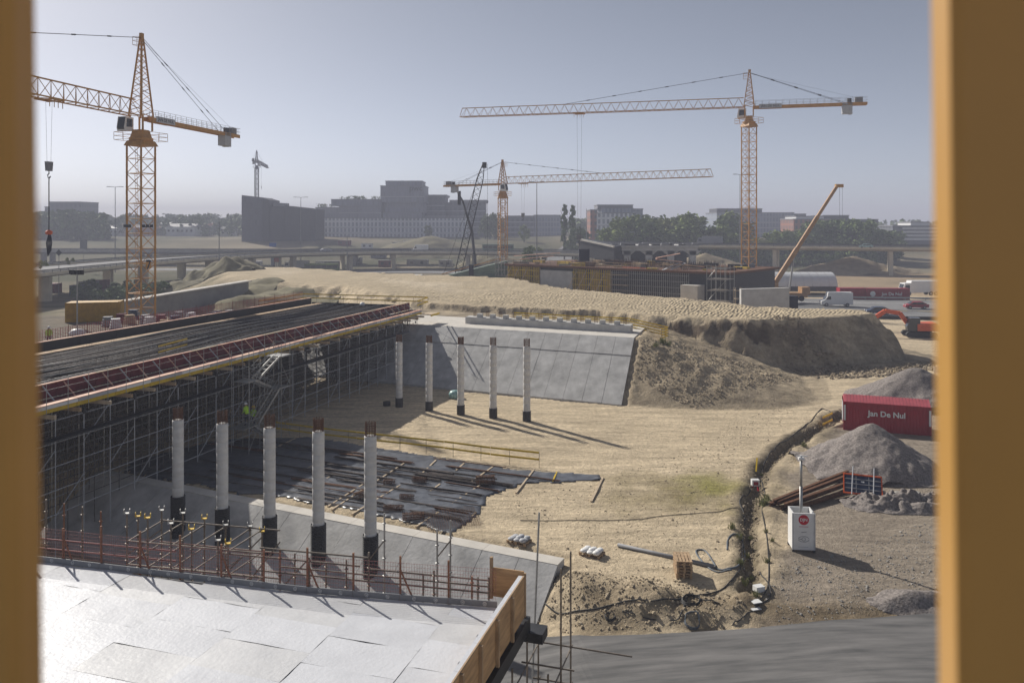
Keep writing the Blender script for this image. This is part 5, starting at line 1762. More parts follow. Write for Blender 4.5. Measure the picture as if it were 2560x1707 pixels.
    for s in (-1, 1):
        for z in (0.6, 1.15): q.beam((-w * .6, s * .72, z), (-cl, s * .72, z), 0.035, 0.035)
        for k in range(int(cl / 1.3)): q.beam((-w * .6 - k * 1.3, s * .72, 0.1), (-w * .6 - k * 1.3, s * .72, 1.15), 0.035, 0.035)
    for z in (0.6, 1.15): q.beam((-cl, -.72, z), (-cl, .72, z), 0.035, 0.035)
    q.build('railing', M['oldsteel'], t_, loc=(0, 0, jz), rz=jyaw)
    for k in range(3):
        MB().box((-cl + 3.0 + k * 0.62, 0, -0.95), (0.58, 1.3, 2.1 if k else 2.3)).build('counterweight', M['lgrey'], t_, loc=(0, 0, jz), rz=jyaw)
    MB().box((-cl + 1.5, 0, 0.65), (1.4, 1.0, 1.0)).build('winch_cabinet', M['grey'], t_, loc=(0, 0, jz), rz=jyaw)
    MB().lathe([(0.42, -.45), (0.42, .45)], 12).build('winch_drum', M['darksteel'], t_, loc=(-dx * (cl - 3.2), -dy * (cl - 3.2), jz + 0.55), rz=jyaw)
    # pendants
    za = apex - bz - 0.3
    def ln(p, q_, r, m2, nm, bumps=0):
        b_ = MB().tube(p, q_, r, 5)
        p, q_ = Vector(p), Vector(q_)
        for k in range(bumps):
            c = p.lerp(q_, (k + 1) / (bumps + 1))
            d = (q_ - p).normalized() * 0.35
            b_.tube(c - d, c + d, r * 2.2, 5)
        b_.build(nm, m2, t_, rz=jyaw)
    ln((tipx + .1, 0, za), (tie, 0, jz + hj), 0.045, M['darksteel'], 'tie_bar', 6)
    for s in (-1, 1): ln((tipx, s * .15, za), (-cl + 4.2, s * .6, jz + 0.2), 0.035, M['darksteel'], 'tie_bar', 3)
    ln((tipx, 0, za - .2), (-cl + 1.5, 0, jz + 1.0), 0.015, M['darksteel'], 'rope')
    # trolley, ropes, hook
    q = MB()
    for s in (-1, 1): q.beam((tpos - 1.1, s * hj * .45, -0.15), (tpos + 1.1, s * hj * .45, -0.15), 0.1, 0.18)
    for x in (-.9, .9): q.beam((tpos + x, -hj * .5, -0.2), (tpos + x, hj * .5, -0.2), 0.12, 0.12)
    for x in (-1, -.3, .3, 1): q.beam((tpos + x, hj * .45, -0.2), (tpos + x, hj * .45, -1.1), 0.06, 0.06)
    q.build('trolley', m, t_, loc=(0, 0, jz), rz=jyaw)
    hk = hook_z - bz
    for x in (-.5, .5): MB().tube((tpos + x, 0, jz - .2), (tpos + x * .6, 0, hk + .6), 0.018, 4).build('rope', M['darksteel'], t_, rz=jyaw)
    MB().hexa([(tpos - .4, -.15, hk - .5), (tpos + .4, -.15, hk - .5), (tpos + .4, .15, hk - .5), (tpos - .4, .15, hk - .5), (tpos - .45, -.2, hk + .6), (tpos + .45, -.2, hk + .6), (tpos + .45, .2, hk + .6), (tpos - .45, .2, hk + .6)]).build('hook_block', M['grey'], t_, rz=jyaw)
    MB().path([(tpos, 0, hk - .5), (tpos, 0, hk - .8), (tpos + .2, 0, hk - 1.0), (tpos + .15, 0, hk - 1.25), (tpos - .1, 0, hk - 1.3), (tpos - .22, 0, hk - 1.1)], 0.07, 6).build('hook', M['darksteel'], t_, rz=jyaw)
    if sling:
        MB().tube((tpos, 0, hk - 1.2), (tpos, 0, hk - sling), 0.06, 6).build('chain', M['darksteel'], t_, rz=jyaw)
        MB().lathe([(.1, 0), (.35, .1), (.4, .4), (.15, .6)], 8, (tpos, 0, hk - sling - .5)).build('sling_head', M['orange'], t_, rz=jyaw)
        for k in range(5): MB().path([(tpos + .1 * (k - 2), .05 * k, hk - sling - .3), (tpos + .16 * (k - 2), .1 - .04 * k, hk - sling - 1.4), (tpos + .1 * (k - 2), .05, hk - sling - 2.4 - .15 * k)], 0.06, 5).build('sling', M['navy'], t_, rz=jyaw)
    # name board
    if board:
        for s in (-1, 1):
            o = MB().box((-w * .9 - 2.2, s * .70, 0.0), (4.3, 0.05, 0.85)).build('name_board', M['lgrey'], t_, loc=(0, 0, jz), rz=jyaw)
            place(text_mesh('JAN DE NUL', 0.66, M['navy']), 'lettering', o, (-w * .9 - 2.2, s * .735, -0.02), (R(90), 0, 0 if s < 0 else math.pi))
    if seven:
        for yw in (-90, 0):
            o = MB().box((0, 0, 0), (0.9, 0.03, 0.9)).build('number_plate', m, t_, loc=(math.cos(myaw + R(yw)) * w * .52, math.sin(myaw + R(yw)) * w * .52, n * sh * seven), rz=myaw + R(yw) + R(90))
            place(text_mesh('7', 1.7, M['navy'], bold=0.03), 'lettering', o, (0.0, -0.025, 0), (R(90), 0, 0))
    return t_
cb_ = Vector((-51.0, 110, 0))
cb_.z = hz(-51.0, 110) - 0.2
lc = tower_crane('nearest orange tower crane on the left, with number 7 on its mast', cb_, 28.5, 2.5, R(45) + math.atan2(-51, 110) * -1, math.atan2(-.975, -.20), 55, 24.4, 43.4, 2.2, 16.5, 24.2, M['crane'], 44, seven=0.42, sling=7.5, rl=0.095)
for s in (-1, 1):
    o = MB()
    o.box((0, 0, 0), (1.3, .1, .1))
    for k in range(3): o.box((-.5 + k * .5, -.15, .15), (.4, .25, .35))
    o.build('floodlight_bar', M['darksteel'], lc, loc=(s * 1.3, -1.0, 17.3), rz=s * .6)
tower_crane('large orange tower crane on the right, jib reaching left', Vector((47.7, 161, 1.0)), 37.3, 2.05, R(28), math.atan2(15, -58.9), 60.5, 22, 48.2, 1.9, 34.5, 14.6, M['crane_far'], 38, rl=0.085)
tower_crane('orange tower crane in the middle distance, jib reaching right', Vector((-2.5, 217, 1.0)), 24.7, 2.0, R(20), math.atan2(-32, 48.8), 58, 20, 34.6, 1.8, 6.5, 19.8, M['crane_far'], 30, board=False, rl=0.09)
tower_crane('small distant dark tower crane above the dark building', Vector((-150, 470, 8)), 50.0, 2.0, R(30), math.atan2(.985, -.17), 50, 15, 60.5, 1.8, 20, 40, M['crane_grey'], 30, board=False, rl=0.14)

# ================================================================ other cranes
def lattice_boom(t_, p, q_, w, m, bays, r=0.05):
    p, q_ = Vector(p), Vector(q_)
    d = (q_ - p).normalized()
    a_ = d.cross(Vector((0, 1, 0))).normalized()
    b_ = a_.cross(d).normalized()
    def pt(f, s, t2):
        k = w * min(1, f * 6 + 0.25, (1 - f) * 6 + 0.25)
        return p.lerp(q_, f) + a_ * (s * k / 2) + b_ * (t2 * k / 2)
    o = MB()
    cs = [(-1, -1), (1, -1), (1, 1), (-1, 1)]
    for i in range(4):
        for k in range(bays):
            f0, f1 = k / bays, (k + 1) / bays
            o.beam(pt(f0, *cs[i]), pt(f1, *cs[i]), r * 2, r * 2)
            j = (i + 1) % 4
            o.tube(pt(f0, *cs[i]), pt(f1, *cs[j]), r * .6, 4)
    o.build('boom', m, t_)
p = Vector((-14.2, 186, 1.0))
cw = thing('crawler_crane', 'black crawler crane with a tall lattice boom leaning right', 'crawler crane', p)
for s in (-1.6, 1.6):
    MB().prism([(-3, s - .4, .1), (3, s - .4, .1), (3.4, s - .4, .6), (3, s - .4, 1.1), (-3, s - .4, 1.1), (-3.4, s - .4, .6)], (0, .8, 0)).build('track', M['rubber'], cw)
MB().box((-.6, 0, 2.1), (5.2, 3.0, 1.7)).build('engine_housing', M['darksteel'], cw)
MB().prism([(1.4, -1.9, 1.3), (3.2, -1.9, 1.3), (3.4, -1.9, 1.9), (2.8, -1.9, 3.2), (1.4, -1.9, 3.2)], (0, 1.1, 0)).build('cab', M['grey'], cw)
bt = D(1209, 410, 186) - p
lattice_boom(cw, (1.0, 0, 2.2), bt, 1.5, M['darksteel'], 22, 0.07)
MB().box((bt.x + .2, 0, bt.z - .3), (1.0, 1.0, 1.3)).build('boom_head', M['darksteel'], cw)
MB().tube((-2.4, 0, 3.0), (bt.x - .5, 0, bt.z - 1), 0.04, 4).build('stay_rope', M['darksteel'], cw)
MB().tube((bt.x + .9, 0, bt.z), (bt.x + .9, 0, 8.5), 0.03, 4).build('hoist_rope', M['darksteel'], cw)
p = Vector(((1190 - CX) / FPX * 232, 232, 1.0))
pr = thing('piling_rig', 'dark drilling rig with a thin bent boom behind the crawler crane', 'drilling rig', p)
MB().box((0, 0, 1.6), (5, 3, 2.2)).build('body', M['darksteel'], pr)
for s in (-1.4, 1.4): MB().box((0, s, .4), (5.5, .7, .9)).build('track', M['rubber'], pr)
pts = [Vector((0, 0, 2.5))] + [D(x, y, 232) - p for x, y in ((1180, 580), (1168, 540), (1158, 505), (1143, 478))]
MB().path(pts, 0.42, 6, r2=0.25).build('boom', M['darksteel'], pr)
MB().box((pts[-1].x + .6, 0, pts[-1].z - 2), (.9, .8, 4)).build('drill_head', M['darksteel'], pr)
p = Vector(((1938 - CX) / FPX * 172, 172, 1.0))
mc = thing('mobile_crane', 'tan telescopic mobile crane boom slanting up to the right', 'mobile crane', p)
MB().box((1, 0, 1.3), (11, 2.6, .9)).build('chassis', M['tanboom'], mc)
for k in range(5):
    for s in (-1.2, 1.2): MB().path([(-3.6 + k * 2.2, s - .2, .6), (-3.6 + k * 2.2, s + .2, .6)], .6, 14).build('wheel', M['rubber'], mc)
MB().box((6.2, 0, 2.2), (1.7, 2.5, 1.6)).build('cab', M['tanboom'], mc)
MB().box((-1.4, 0, 2.8), (3.4, 2.5, 1.9)).build('superstructure', M['tanboom'], mc)
e0, e1 = D(1931, 718, 172) - p, D(2092, 466, 172) - p
for f0, f1, w in ((0, .38, .8), (.36, .70, .66), (.68, 1.0, .52)):
    MB().beam(e0.lerp(e1, f0), e0.lerp(e1, f1), w, w * 1.15).build('boom_section', M['tanboom'], mc)
MB().box(e1 + Vector((.5, 0, .1)), (1.6, .8, .7)).build('boom_head', M['crane'], mc)
MB().tube((3.0, 0, 2.0), e0.lerp(e1, .34), 0.22, 8).build('lift_cylinder', M['steel'], mc)
for x in (.6, 1.2): MB().tube(e1 + Vector((x, 0, 0)), e1 + Vector((x, 0, -6.5)), 0.025, 4).build('rope', M['darksteel'], mc)

# ================================================================ unfinished abutment with formwork, middle distance
LW, RW = Vector((-1.0, 170, 0)), Vector((37.5, 139, 0))
wd = (RW - LW).normalized()
wn = Vector((-wd.y, wd.x, 0))                            # away from the camera
if wn.y < 0: wn = -wn
wlen = (RW - LW).length
def wx(px):                                              # along the wall for a photo column
    k = (px - CX) / FPX
    return (k * LW.y - LW.x) / (wd.x - k * wd.y)
def WP(s, b_, z): 
    p = LW + wd * s + wn * b_
    return Vector((p.x, p.y, z))
def wbox(s0, s1, b0, b1, z0, z1):
    return MB().hexa([WP(s0, b0, z0), WP(s1, b0, z0), WP(s1, b1, z0), WP(s0, b1, z0), WP(s0, b0, z1), WP(s1, b0, z1), WP(s1, b1, z1), WP(s0, b1, z1)])
wa = thing('abutment_works', 'long abutment under construction with yellow formwork, concrete wall and dark steel cage', 'abutment', WP(wlen / 2, 3, 0))
ZA = 9.15
wbox(0, wlen, 0.6, 22, 0, ZA - 0.5).build('core', M['darksteel'], wa, world=True)
wbox(-.5, wlen + .4, -0.3, 24, ZA - 0.5, ZA - 0.1).build('top_deck', M['rust'], wa, world=True)
sA, sB, sC, sD, sE = wx(1268), wx(1350), wx(1430), wx(1527), wx(1722)
wbox(sB, sC, 0.1, 0.58, 0, ZA - 1.1).build('concrete_wall', M['concrete'], wa, world=True)
for s0, s1 in ((sA, sB - .2), (sC + .1, sD)):
    n = round((s1 - s0) / 0.95)
    for k in range(n):
        a_, b_ = s0 + (s1 - s0) * k / n + .03, s0 + (s1 - s0) * (k + 1) / n - .03
        wbox(a_, b_, 0.3, 0.58, 0, ZA - .75).build('form_panel', M['timber'] if k % 3 else M['darksteel'], wa, world=True)
        for j in (0.25, 0.75):
            c = a_ + (b_ - a_) * j
            wbox(c - .06, c + .06, 0.05, 0.29, 1, ZA - .55).build('form_stud', M['formyellow'], wa, world=True)
    for z in (3.0, 4.2, 5.4, 6.6, 7.8):
        wbox(s0, s1, -.12, .045, z, z + .16).build('form_waler', M['formyellow'], wa, world=True)
    for k in range(int((s1 - s0) / 2.2)):
        c = s0 + 1 + k * 2.2
        MB().tube(WP(c, 0, 8.2), WP(c - .2, -3.2, 4.2), .07, 5).build('raking_prop', M['pale_timber'], wa, world=True)
for k in range(40):
    s = sD + (sE - sD) * k / 39
    wbox(s - .03, s + .03, -.06, 0.0, 0.5, ZA - .55 + (0.9 if k % 3 == 0 else 0)).build('cage_bar', M['steel'], wa, world=True)
for z in (2.6, 3.7, 4.8, 5.9, 7.0, 8.1):
    wbox(sD, sE, -.11, -.062, z, z + .06).build('cage_ring', M['steel'], wa, world=True)
for k in range(6):
    wbox(sD + .1, sD + 4, -.6, -.12, 3.0 + k * .95, 3.1 + k * .95).build('stair_step', M['pale_timber'] if k % 2 else M['oldsteel'], wa, world=True)
s0, s1 = wx(1718), wx(1760)
wbox(s0, s1, -2.6, .2, 0, 8.0 - 1.3).build('concrete_block', M['kerb'], wa, world=True)
q = MB()
ra = random.Random(9)
for _ in range(1200):
    s, b_ = ra.uniform(wx(1400), wx(1700)), ra.uniform(4, 20)
    q.tube(WP(s, b_, ZA - .2), WP(s, b_, ZA + ra.uniform(.3, 1.1)), .03, 3)
tag(q.build('starter_bars', M['rebar'], wa, world=True), kind='stuff')
for a_, b_, w in (((1285, 640), (1400, 632), .9), ((1300, 648), (1385, 640), .7), ((1640, 645), (1700, 634), .8), ((1640, 648), (1705, 655), .9), ((1700, 660), (1760, 668), .8), ((1705, 668), (1755, 672), .7), ((1490, 662), (1560, 666), .3), ((1280, 656), (1330, 655), .4), ((1555, 668), (1640, 672), .35), ((1430, 658), (1490, 661), .3)):
    Yd = 168 if a_[0] < 1450 else 150
    MB().beam(D(*a_, Yd), D(*b_, Yd), w, .12).build('board_stack', M['pink'] if w > .5 else M['orange'] if a_[0] % 2 else M['timber'], wa, world=True)
for a_, b_ in (((1655, 676), (1700, 656)), ((1668, 678), (1712, 658))):
    MB().beam(D(*a_, 147), D(*b_, 150), .5, .08).build('board', M['lgrey'], wa, world=True)
rc_ = random.Random(23)
for k in range(46):
    s, b_ = rc_.uniform(1, wlen - 2), rc_.uniform(.6, 18)
    d_ = (rc_.uniform(.6, 4.5), rc_.uniform(.3, 1.0), rc_.uniform(.15, .9))
    p = WP(s, b_, ZA - .1)
    MB().box0(p, d_, math.atan2(wd.y, wd.x) + rc_.uniform(-.5, .5)).build('site_material', [M['darksteel'], M['timber'], M['grey'], M['formyellow'], M['rust'], M['pale_timber']][k % 6], wa, world=True)
MB().box0(WP(wx(1398), 9, ZA - .1), (2.2, 1.4, 3.2)).build('dark_cabinet', M['navy'], wa, world=True)
for s in np.arange(0, wlen, 1.9):
    MB().tube(WP(s, -.25, ZA - .4), WP(s, -.25, ZA + .95), .04, 4).build('guard_post', M['oldsteel'], wa, world=True)
for z in (ZA + .45, ZA + .9): MB().beam(WP(0, -.25, z), WP(wlen, -.25, z), .06, .1).build('guard_board', M['timber'] if z > ZA + .5 else M['oldsteel'], wa, world=True)
# scaffold towers right and left of it
def scaffold_block(label, c, nx_, ny_, nz_, st_, lv, rz, m):
    t_ = thing('scaffold', label, 'scaffold', c, rz)
    for i in range(nx_):
        for j in range(ny_): MB().tube((i * st_, j * st_, 0), (i * st_, j * st_, nz_ * lv + .6), .045, 5).build('standard', m, t_)
    for k in range(nz_ + 1):
        for j in range(ny_): MB().tube((0, j * st_, k * lv + .1), ((nx_ - 1) * st_, j * st_, k * lv + .1), .035, 4).build('ledger', m, t_)
        for i in range(nx_): MB().tube((i * st_, 0, k * lv + .15), (i * st_, (ny_ - 1) * st_, k * lv + .15), .035, 4).build('transom', m, t_)
    for k in range(nz_):
        for i in range(nx_ - 1):
            if (i + k) % 2 == 0: MB().tube((i * st_, 0, k * lv + .1), ((i + 1) * st_, 0, (k + 1) * lv + .1), .035, 4).build('brace', m, t_)
        MB().box(((nx_ - 1) * st_ / 2, (ny_ - 1) * st_ / 2, k * lv + .2), ((nx_ - 1) * st_, (ny_ - 1) * st_, .06)).build('deck_board', M['oldsteel'], t_)
    return t_
scaffold_block('tangled scaffold tower at the right end of the abutment works', Vector((33.0, 135.5, 0.4)), 3, 3, 5, 1.7, 1.9, math.atan2(wd.y, wd.x), M['steel'])
scaffold_block('pale scaffold tower at the left end of the abutment works', D(1238, 690, 172) * 1, 4, 2, 3, .9, 1.3, math.atan2(wd.y, wd.x), M['lgrey'])
# green clad ramp left of it
a_, b_, c_ = D(1105, 692, 176), D(1268, 694, 172), D(1268, 652, 172)
gr_ = thing('clad_ramp', 'green plank-clad ramp wall rising left of the abutment works', 'ramp', (a_.x, a_.y, a_.z))
nst = 9
for k in range(nst):
    f0, f1 = k / nst, (k + 1) / nst
    zA0, zA1 = a_.z + (c_.z - a_.z) * f0 + .02, a_.z + (c_.z - a_.z) * f1 - .02
    xs0 = a_.lerp(b_, f0)
    MB().prism([(xs0.x, xs0.y, zA0 - (.6 if k == 0 else 0)), (b_.x, b_.y, zA0 - (.6 if k == 0 else 0)), (b_.x, b_.y, zA1), (a_.lerp(b_, f1).x, a_.lerp(b_, f1).y, zA1)], (0, 3, 0)).build('plank', M['tarp'], gr_, world=True)
MB().beam(a_ + Vector((0, -.1, .6)), c_ + Vector((0, -.1, .9)), .1, .16).build('hand_rail', M['crane'], gr_, world=True)
MB().box(D(1178, 676, 173.0), (1.0, .2, 2.4)).build('opening', M['navy'], gr_, world=True)
# concrete wall, right
a_, b_ = D(1853, 757, 128), D(1968, 757, 128)
MB2 = MB()
MB2.hexa([Vector((a_.x, a_.y, 1.0)), Vector((b_.x, b_.y - 1, 1.0)), Vector((b_.x, b_.y, 1.0)), Vector((a_.x, a_.y + 1, 1.0)), Vector((a_.x, a_.y, D(0, 723, 128).z)), Vector((b_.x, b_.y - 1, D(0, 718, 128).z)), Vector((b_.x, b_.y, D(0, 718, 128).z)), Vector((a_.x, a_.y + 1, D(0, 723, 128).z))])
tag(MB2.build('concrete_wall', M['concrete'], world=True), 'free-standing grey concrete wall at the foot of the right tower crane', 'wall')
scaffold_block('narrow ladder scaffold at the left end of the free-standing concrete wall', Vector((36.2, 129.5, 1.0)), 2, 2, 4, 1.0, 1.4, 0, M['pale_timber'])
o = MB().box0((0, 0, 0), (2.2, 1.6, 6.0)).build('dark_column', M['navy'], loc=Vector((44.5, 128.3, 0)))
tag(o, 'dark steel column form just right of the free-standing concrete wall', 'formwork')
# barrel tent
tt = thing('storage_tent', 'white barrel-roofed storage tent behind the motorway', 'tent', D(1985, 722, 200))
nr, nl = 12, 9
for k in range(nl):
    x0, x1 = -9.2 + k * 2.05, -9.2 + (k + 1) * 2.05
    q = MB().grid(lambda a_, b_: (x0 + .02 + (x1 - x0 - .04) * a_, -4.2 * math.cos(math.pi * b_), 0.9 + 3.3 * math.sin(math.pi * b_)), 1, nr)
    q.build('roof_panel', M['tent'], tt, smooth=True)
MB().box((0, 0, .3), (18.4, 8.4, 1.2)).build('base_wall', M['darksteel'], tt)
for x in (-9.2, 9.2): MB().prism([(x, -4.15 * math.cos(math.pi * i / nr), .9 + 3.25 * math.sin(math.pi * i / nr)) for i in range(nr + 1)], (.05, 0, 0)).build('gable', M['tent'], tt)

# ================================================================ sand heaps and mounds further off
def mound(px, py, Y, rx, ry, h, label, m, seed, n=40, z=None):
    c_ = D(px, py, Y)
    return heap_at(c_.x, Y, rx, ry, h, label, m, seed, n)
def heap_at(x, y, rx, ry, h, label, m, seed, n):
    q = MB()
    g = np.linspace(-1, 1, n)
    X, Y = np.meshgrid(g, g, indexing='ij')
    nz = fbm((X * rx).ravel() + seed * 9, (Y * ry).ravel(), max(rx, ry) * 0.6, 4, seed).reshape(X.shape)
    Z = h * np.clip(1 - np.hypot(X, Y) * (1 - nz * .4), 0, 1)
    Z = Z + fbm((X * rx).ravel() + seed, (Y * ry).ravel(), 2.2, 3, seed + 3).reshape(X.shape) * 0.45 * np.clip(Z, 0, 1)
    wx_, wy_ = x + X * rx, y + Y * ry
    gz = height(wx_.ravel(), wy_.ravel(), False).reshape(X.shape)
    def fn(a_, b_):
        i, j = round(a_ * (n - 1)), round(b_ * (n - 1))
        return (wx_[i, j], wy_[i, j], gz[i, j] + Z[i, j] - (.4 if Z[i, j] <= 0.01 else 0))
    q.grid(fn, n - 1, n - 1)
    return tag(q.build('soil_mound', m, world=True, smooth=True), label, 'soil mound')
M['dustsoil'] = mat('dusty_soil', (0.30, 0.245, 0.165), 0.95, var=0.25, sc=0.5, bump=0.1, bsc=1.5)
M['weedsoil'] = mat('weedy_soil', (0.17, 0.15, 0.085), 0.95, var=0.35, sc=0.3, bump=0.1, bsc=1.5)
heap_at(-47, 137, 17, 12, 5.2, 'weedy soil bank leaning against the concrete wing wall', M['weedsoil'], 47, 50)
heap_at(-60, 150, 15, 14, 4.0, 'weedy soil bank behind the left tower crane', M['weedsoil'], 48, 40)
heap_at(60, 250, 22, 14, 8.5, 'tall sandy mound behind the right tower crane', M['dustsoil'], 41, 50)
heap_at(45, 262, 13, 10, 8.0, 'sandy mound left of the right crane mast', M['dustsoil'], 42, 40)
heap_at(122, 285, 22, 12, 6.2, 'pale sand heap under the right viaduct', M['dustsoil'], 43, 40)
heap_at(-9, 330, 15, 14, 6.5, 'grey earth mound behind the middle tower crane', M['weedsoil'], 44, 40)
heap_at(-40, 390, 34, 26, 8.5, 'grassy earth mound in front of the white offices', M['weedsoil'], 45, 50)
for i, (px, Y, r, h) in enumerate(((487, 195, 5, 3.1), (562, 195, 7, 3.6), (590, 200, 7, 3.2), (430, 185, 7, 2.4), (530, 205, 6, 2.6))):
    heap_at((px - CX) / FPX * Y, Y, r, r * .8, h, ['pointed small sand pile left of the plateau', 'broad sand pile at the plateau left end', 'rightmost sand pile at the plateau left end', 'low sand pile nearest the left crane', 'sand pile between the pointed and the broad one'][i], M['weedsoil'], 50 + i, 26)

# ================================================================ left yard
def wing():
    t_ = thing('retaining_wall', 'concrete wing wall sloping down left behind the left tower crane', 'wall', D(430, 760, 125))
    a_, b_ = D(240, 766, 118), D(620, 704, 150)
    zb = 2.0
    q = MB()
    th = Vector((-.15, .8, 0))
    pts = [a_ + Vector((0, 0, 0)), b_]
    q.hexa([Vector((a_.x, a_.y, zb)), Vector((b_.x, b_.y, zb)), Vector((b_.x, b_.y, zb)) + th, Vector((a_.x, a_.y, zb)) + th, a_, b_, b_ + th, a_ + th])
    q.build('wall', M['greycon'], t_, world=True)
    MB().beam(a_ + th * .5 + Vector((0, 0, .12)), b_ + th * .5 + Vector((0, 0, .12)), 1.6, .2).build('coping', M['kerb'], t_, world=True)
wing()
def box_container(label, c, dims, rz, m, name='container'):
    t_ = thing(name, label, 'container', c, rz)
    x, y, z = dims
    MB().box0((0, 0, 0), (x - .08, y - .08, z)).build('body', m, t_)
    for sx in (-1, 1):
        for sy in (-1, 1): MB().box0((sx * (x / 2 - .04), sy * (y / 2 - .04), 0), (.12, .12, z + .04)).build('corner_post', m, t_)
    n = int(x / .35)
    for k in range(n): MB().box((-x / 2 + .2 + k * (x - .3) / n, -y / 2, z / 2), (.14, .05, z * .86)).build('rib', m, t_)
    MB().box((0, -y / 2 - .01, z - .06), (x, .1, .12)).build('top_rail', m, t_)
    MB().box((x / 2 + .02, 0, z / 2), (.05, y * .8, z * .8)).build('door', m, t_)
    return t_
p = D(238, 805, 92)
box_container('yellow storage container beside the left tower crane', (p.x, p.y, hz(p.x, p.y)), (5.6, 2.4, 2.2), R(14), mat('ochre_paint', (0.42, 0.24, 0.03), .6, var=.25))
p = D(193, 740, 196)
box_container('dark blue container standing by a pier of the curved viaduct', (p.x, p.y, hz(p.x, p.y)), (2.6, 2.4, 2.6), R(5), M['blue'])
for k, (px, m_) in enumerate(((128, M['darkred']), (222, M['grey']), (250, M['darkred']))):
    p = D(px, 735, 205 + 6 * k)
    box_container(['dull red container at the far left under the viaduct', 'grey container right of the dark blue one', 'red-brown container furthest right under the viaduct'][k], (p.x, p.y, hz(p.x, p.y)), (4.2, 2.4, 2.4), R(-8 + 9 * k), m_)
p = D(296, 800, 104)
pipes = thing('pipe_stack', 'stack of dark wrapped pipes left of the tower crane', 'pipe stack', (p.x, p.y, hz(p.x, p.y)), R(12))
for k in range(5):
    for j in range(3 - k // 2):
        MB().tube((-3, -1 + k * .52 + j * .02, .3 + j * .5), (3, -1 + k * .52 + j * .02, .3 + j * .5), .25, 10).build('pipe', M['grey'] if (k + j) % 2 else M['blue'], pipes, smooth=True)
worker('person in yellow hi-vis jacket and dark trousers at the far left beyond the rebar deck', (D(122, 838, 72).x, 72, hz(D(122, 838, 72).x, 72)), R(-60))
p = Vector((D(193, 850, 80).x, 80, 0))
p.z = hz(p.x, p.y)
lm = thing('light_mast', 'slim floodlight mast beside the yellow container', 'light mast', p)
MB().tube((0, 0, 0), (0, 0, 6.2), .07, 8).build('pole', M['steel'], lm)
MB().box((0, 0, 6.1), (1.3, .1, .1)).build('crossbar', M['darksteel'], lm)
for k in range(4): MB().box((-.55 + k * .36, -.12, 6.35), (.3, .22, .4)).build('lamp', M['darksteel'], lm)
MB().lathe([(.7, 0), (.75, .3), (.5, .6), (.1, .65)], 12).build('base', M['white'], lm, smooth=True)
ry = random.Random(77)
for i in range(22):
    px = 265 + i * 19 + ry.uniform(-8, 8)
    Y = ry.uniform(84, 94)
    x = (px - CX) / FPX * Y
    z = hz(x, Y)
    m_ = [M['grey'], M['white'], M['darkred'], M['timber'], M['blue']][i % 5]
    o = MB()
    o.box0((0, 0, 0.1), (1.2, .8, .12))
    for k in range(3): o.box0((0, 0, .25 + k * .3), (1.1 - .1 * k, .7, .25))
    o = o.build('material_stack', m_, loc=(x, Y, z - .05), rz=ry.uniform(0, 1))
    tag(o, f'low stack of building materials beyond the rebar deck, {nth(i)} from the left', 'material stack', 'stacks of materials beyond the rebar deck')

# ================================================================ motorway, viaducts
def strip_road(name, pts, w, z, m, dz=0.0):
    L, Rr = [], []
    for i, p in enumerate(pts):
        a_, b_ = pts[max(i - 1, 0)], pts[min(i + 1, len(pts) - 1)]
        d = Vector((b_[0] - a_[0], b_[1] - a_[1], 0)).normalized()
        n_ = Vector((-d.y, d.x, 0)) * w / 2
        L.append(Vector((p[0], p[1], 0)) + n_)
        Rr.append(Vector((p[0], p[1], 0)) - n_)
    return road_strip(name, L, Rr, (lambda q_: z) if z is not None else (lambda q_: float(height(np.array([q_[0]]), np.array([q_[1]]), False)[0]) + .12), m, 1)
strip_road('motorway', [(30, 168), (60, 166), (100, 160), (160, 148), (260, 125)], 34, 0.55, M['farroad'])
for k, (off, m_) in enumerate(((-7.5, 'yellow'), (8.0, 'white'))):
    strip_road('lane_marking', [(48, 166.8 + off), (60, 166 + off), (100, 160 + off), (160, 148 + off)], .35, 0.56, M[m_])
def guard_line(name, label, pts, z, m=None, h=.75):
    t_ = thing(name, label, 'crash barrier', (pts[0][0], pts[0][1], z))
    for a_, b_ in zip(pts, pts[1:]):
        MB().beam((a_[0], a_[1], z + h - .15), (b_[0], b_[1], z + h - .15), .08, .32).build('rail', m or M['steel'], t_, world=True)
        n = max(1, int(math.hypot(b_[0] - a_[0], b_[1] - a_[1]) / 4))
        for k in range(n):
            f = k / n
            MB().beam((a_[0] + (b_[0] - a_[0]) * f, a_[1] + (b_[1] - a_[1]) * f, z), (a_[0] + (b_[0] - a_[0]) * f, a_[1] + (b_[1] - a_[1]) * f, z + h), .1, .1).build('post', M['steel'], t_, world=True)
guard_line('crash_barrier', 'grey crash barrier along the far side of the motorway on the right', [(58, 182), (100, 176), (160, 164)], .5)
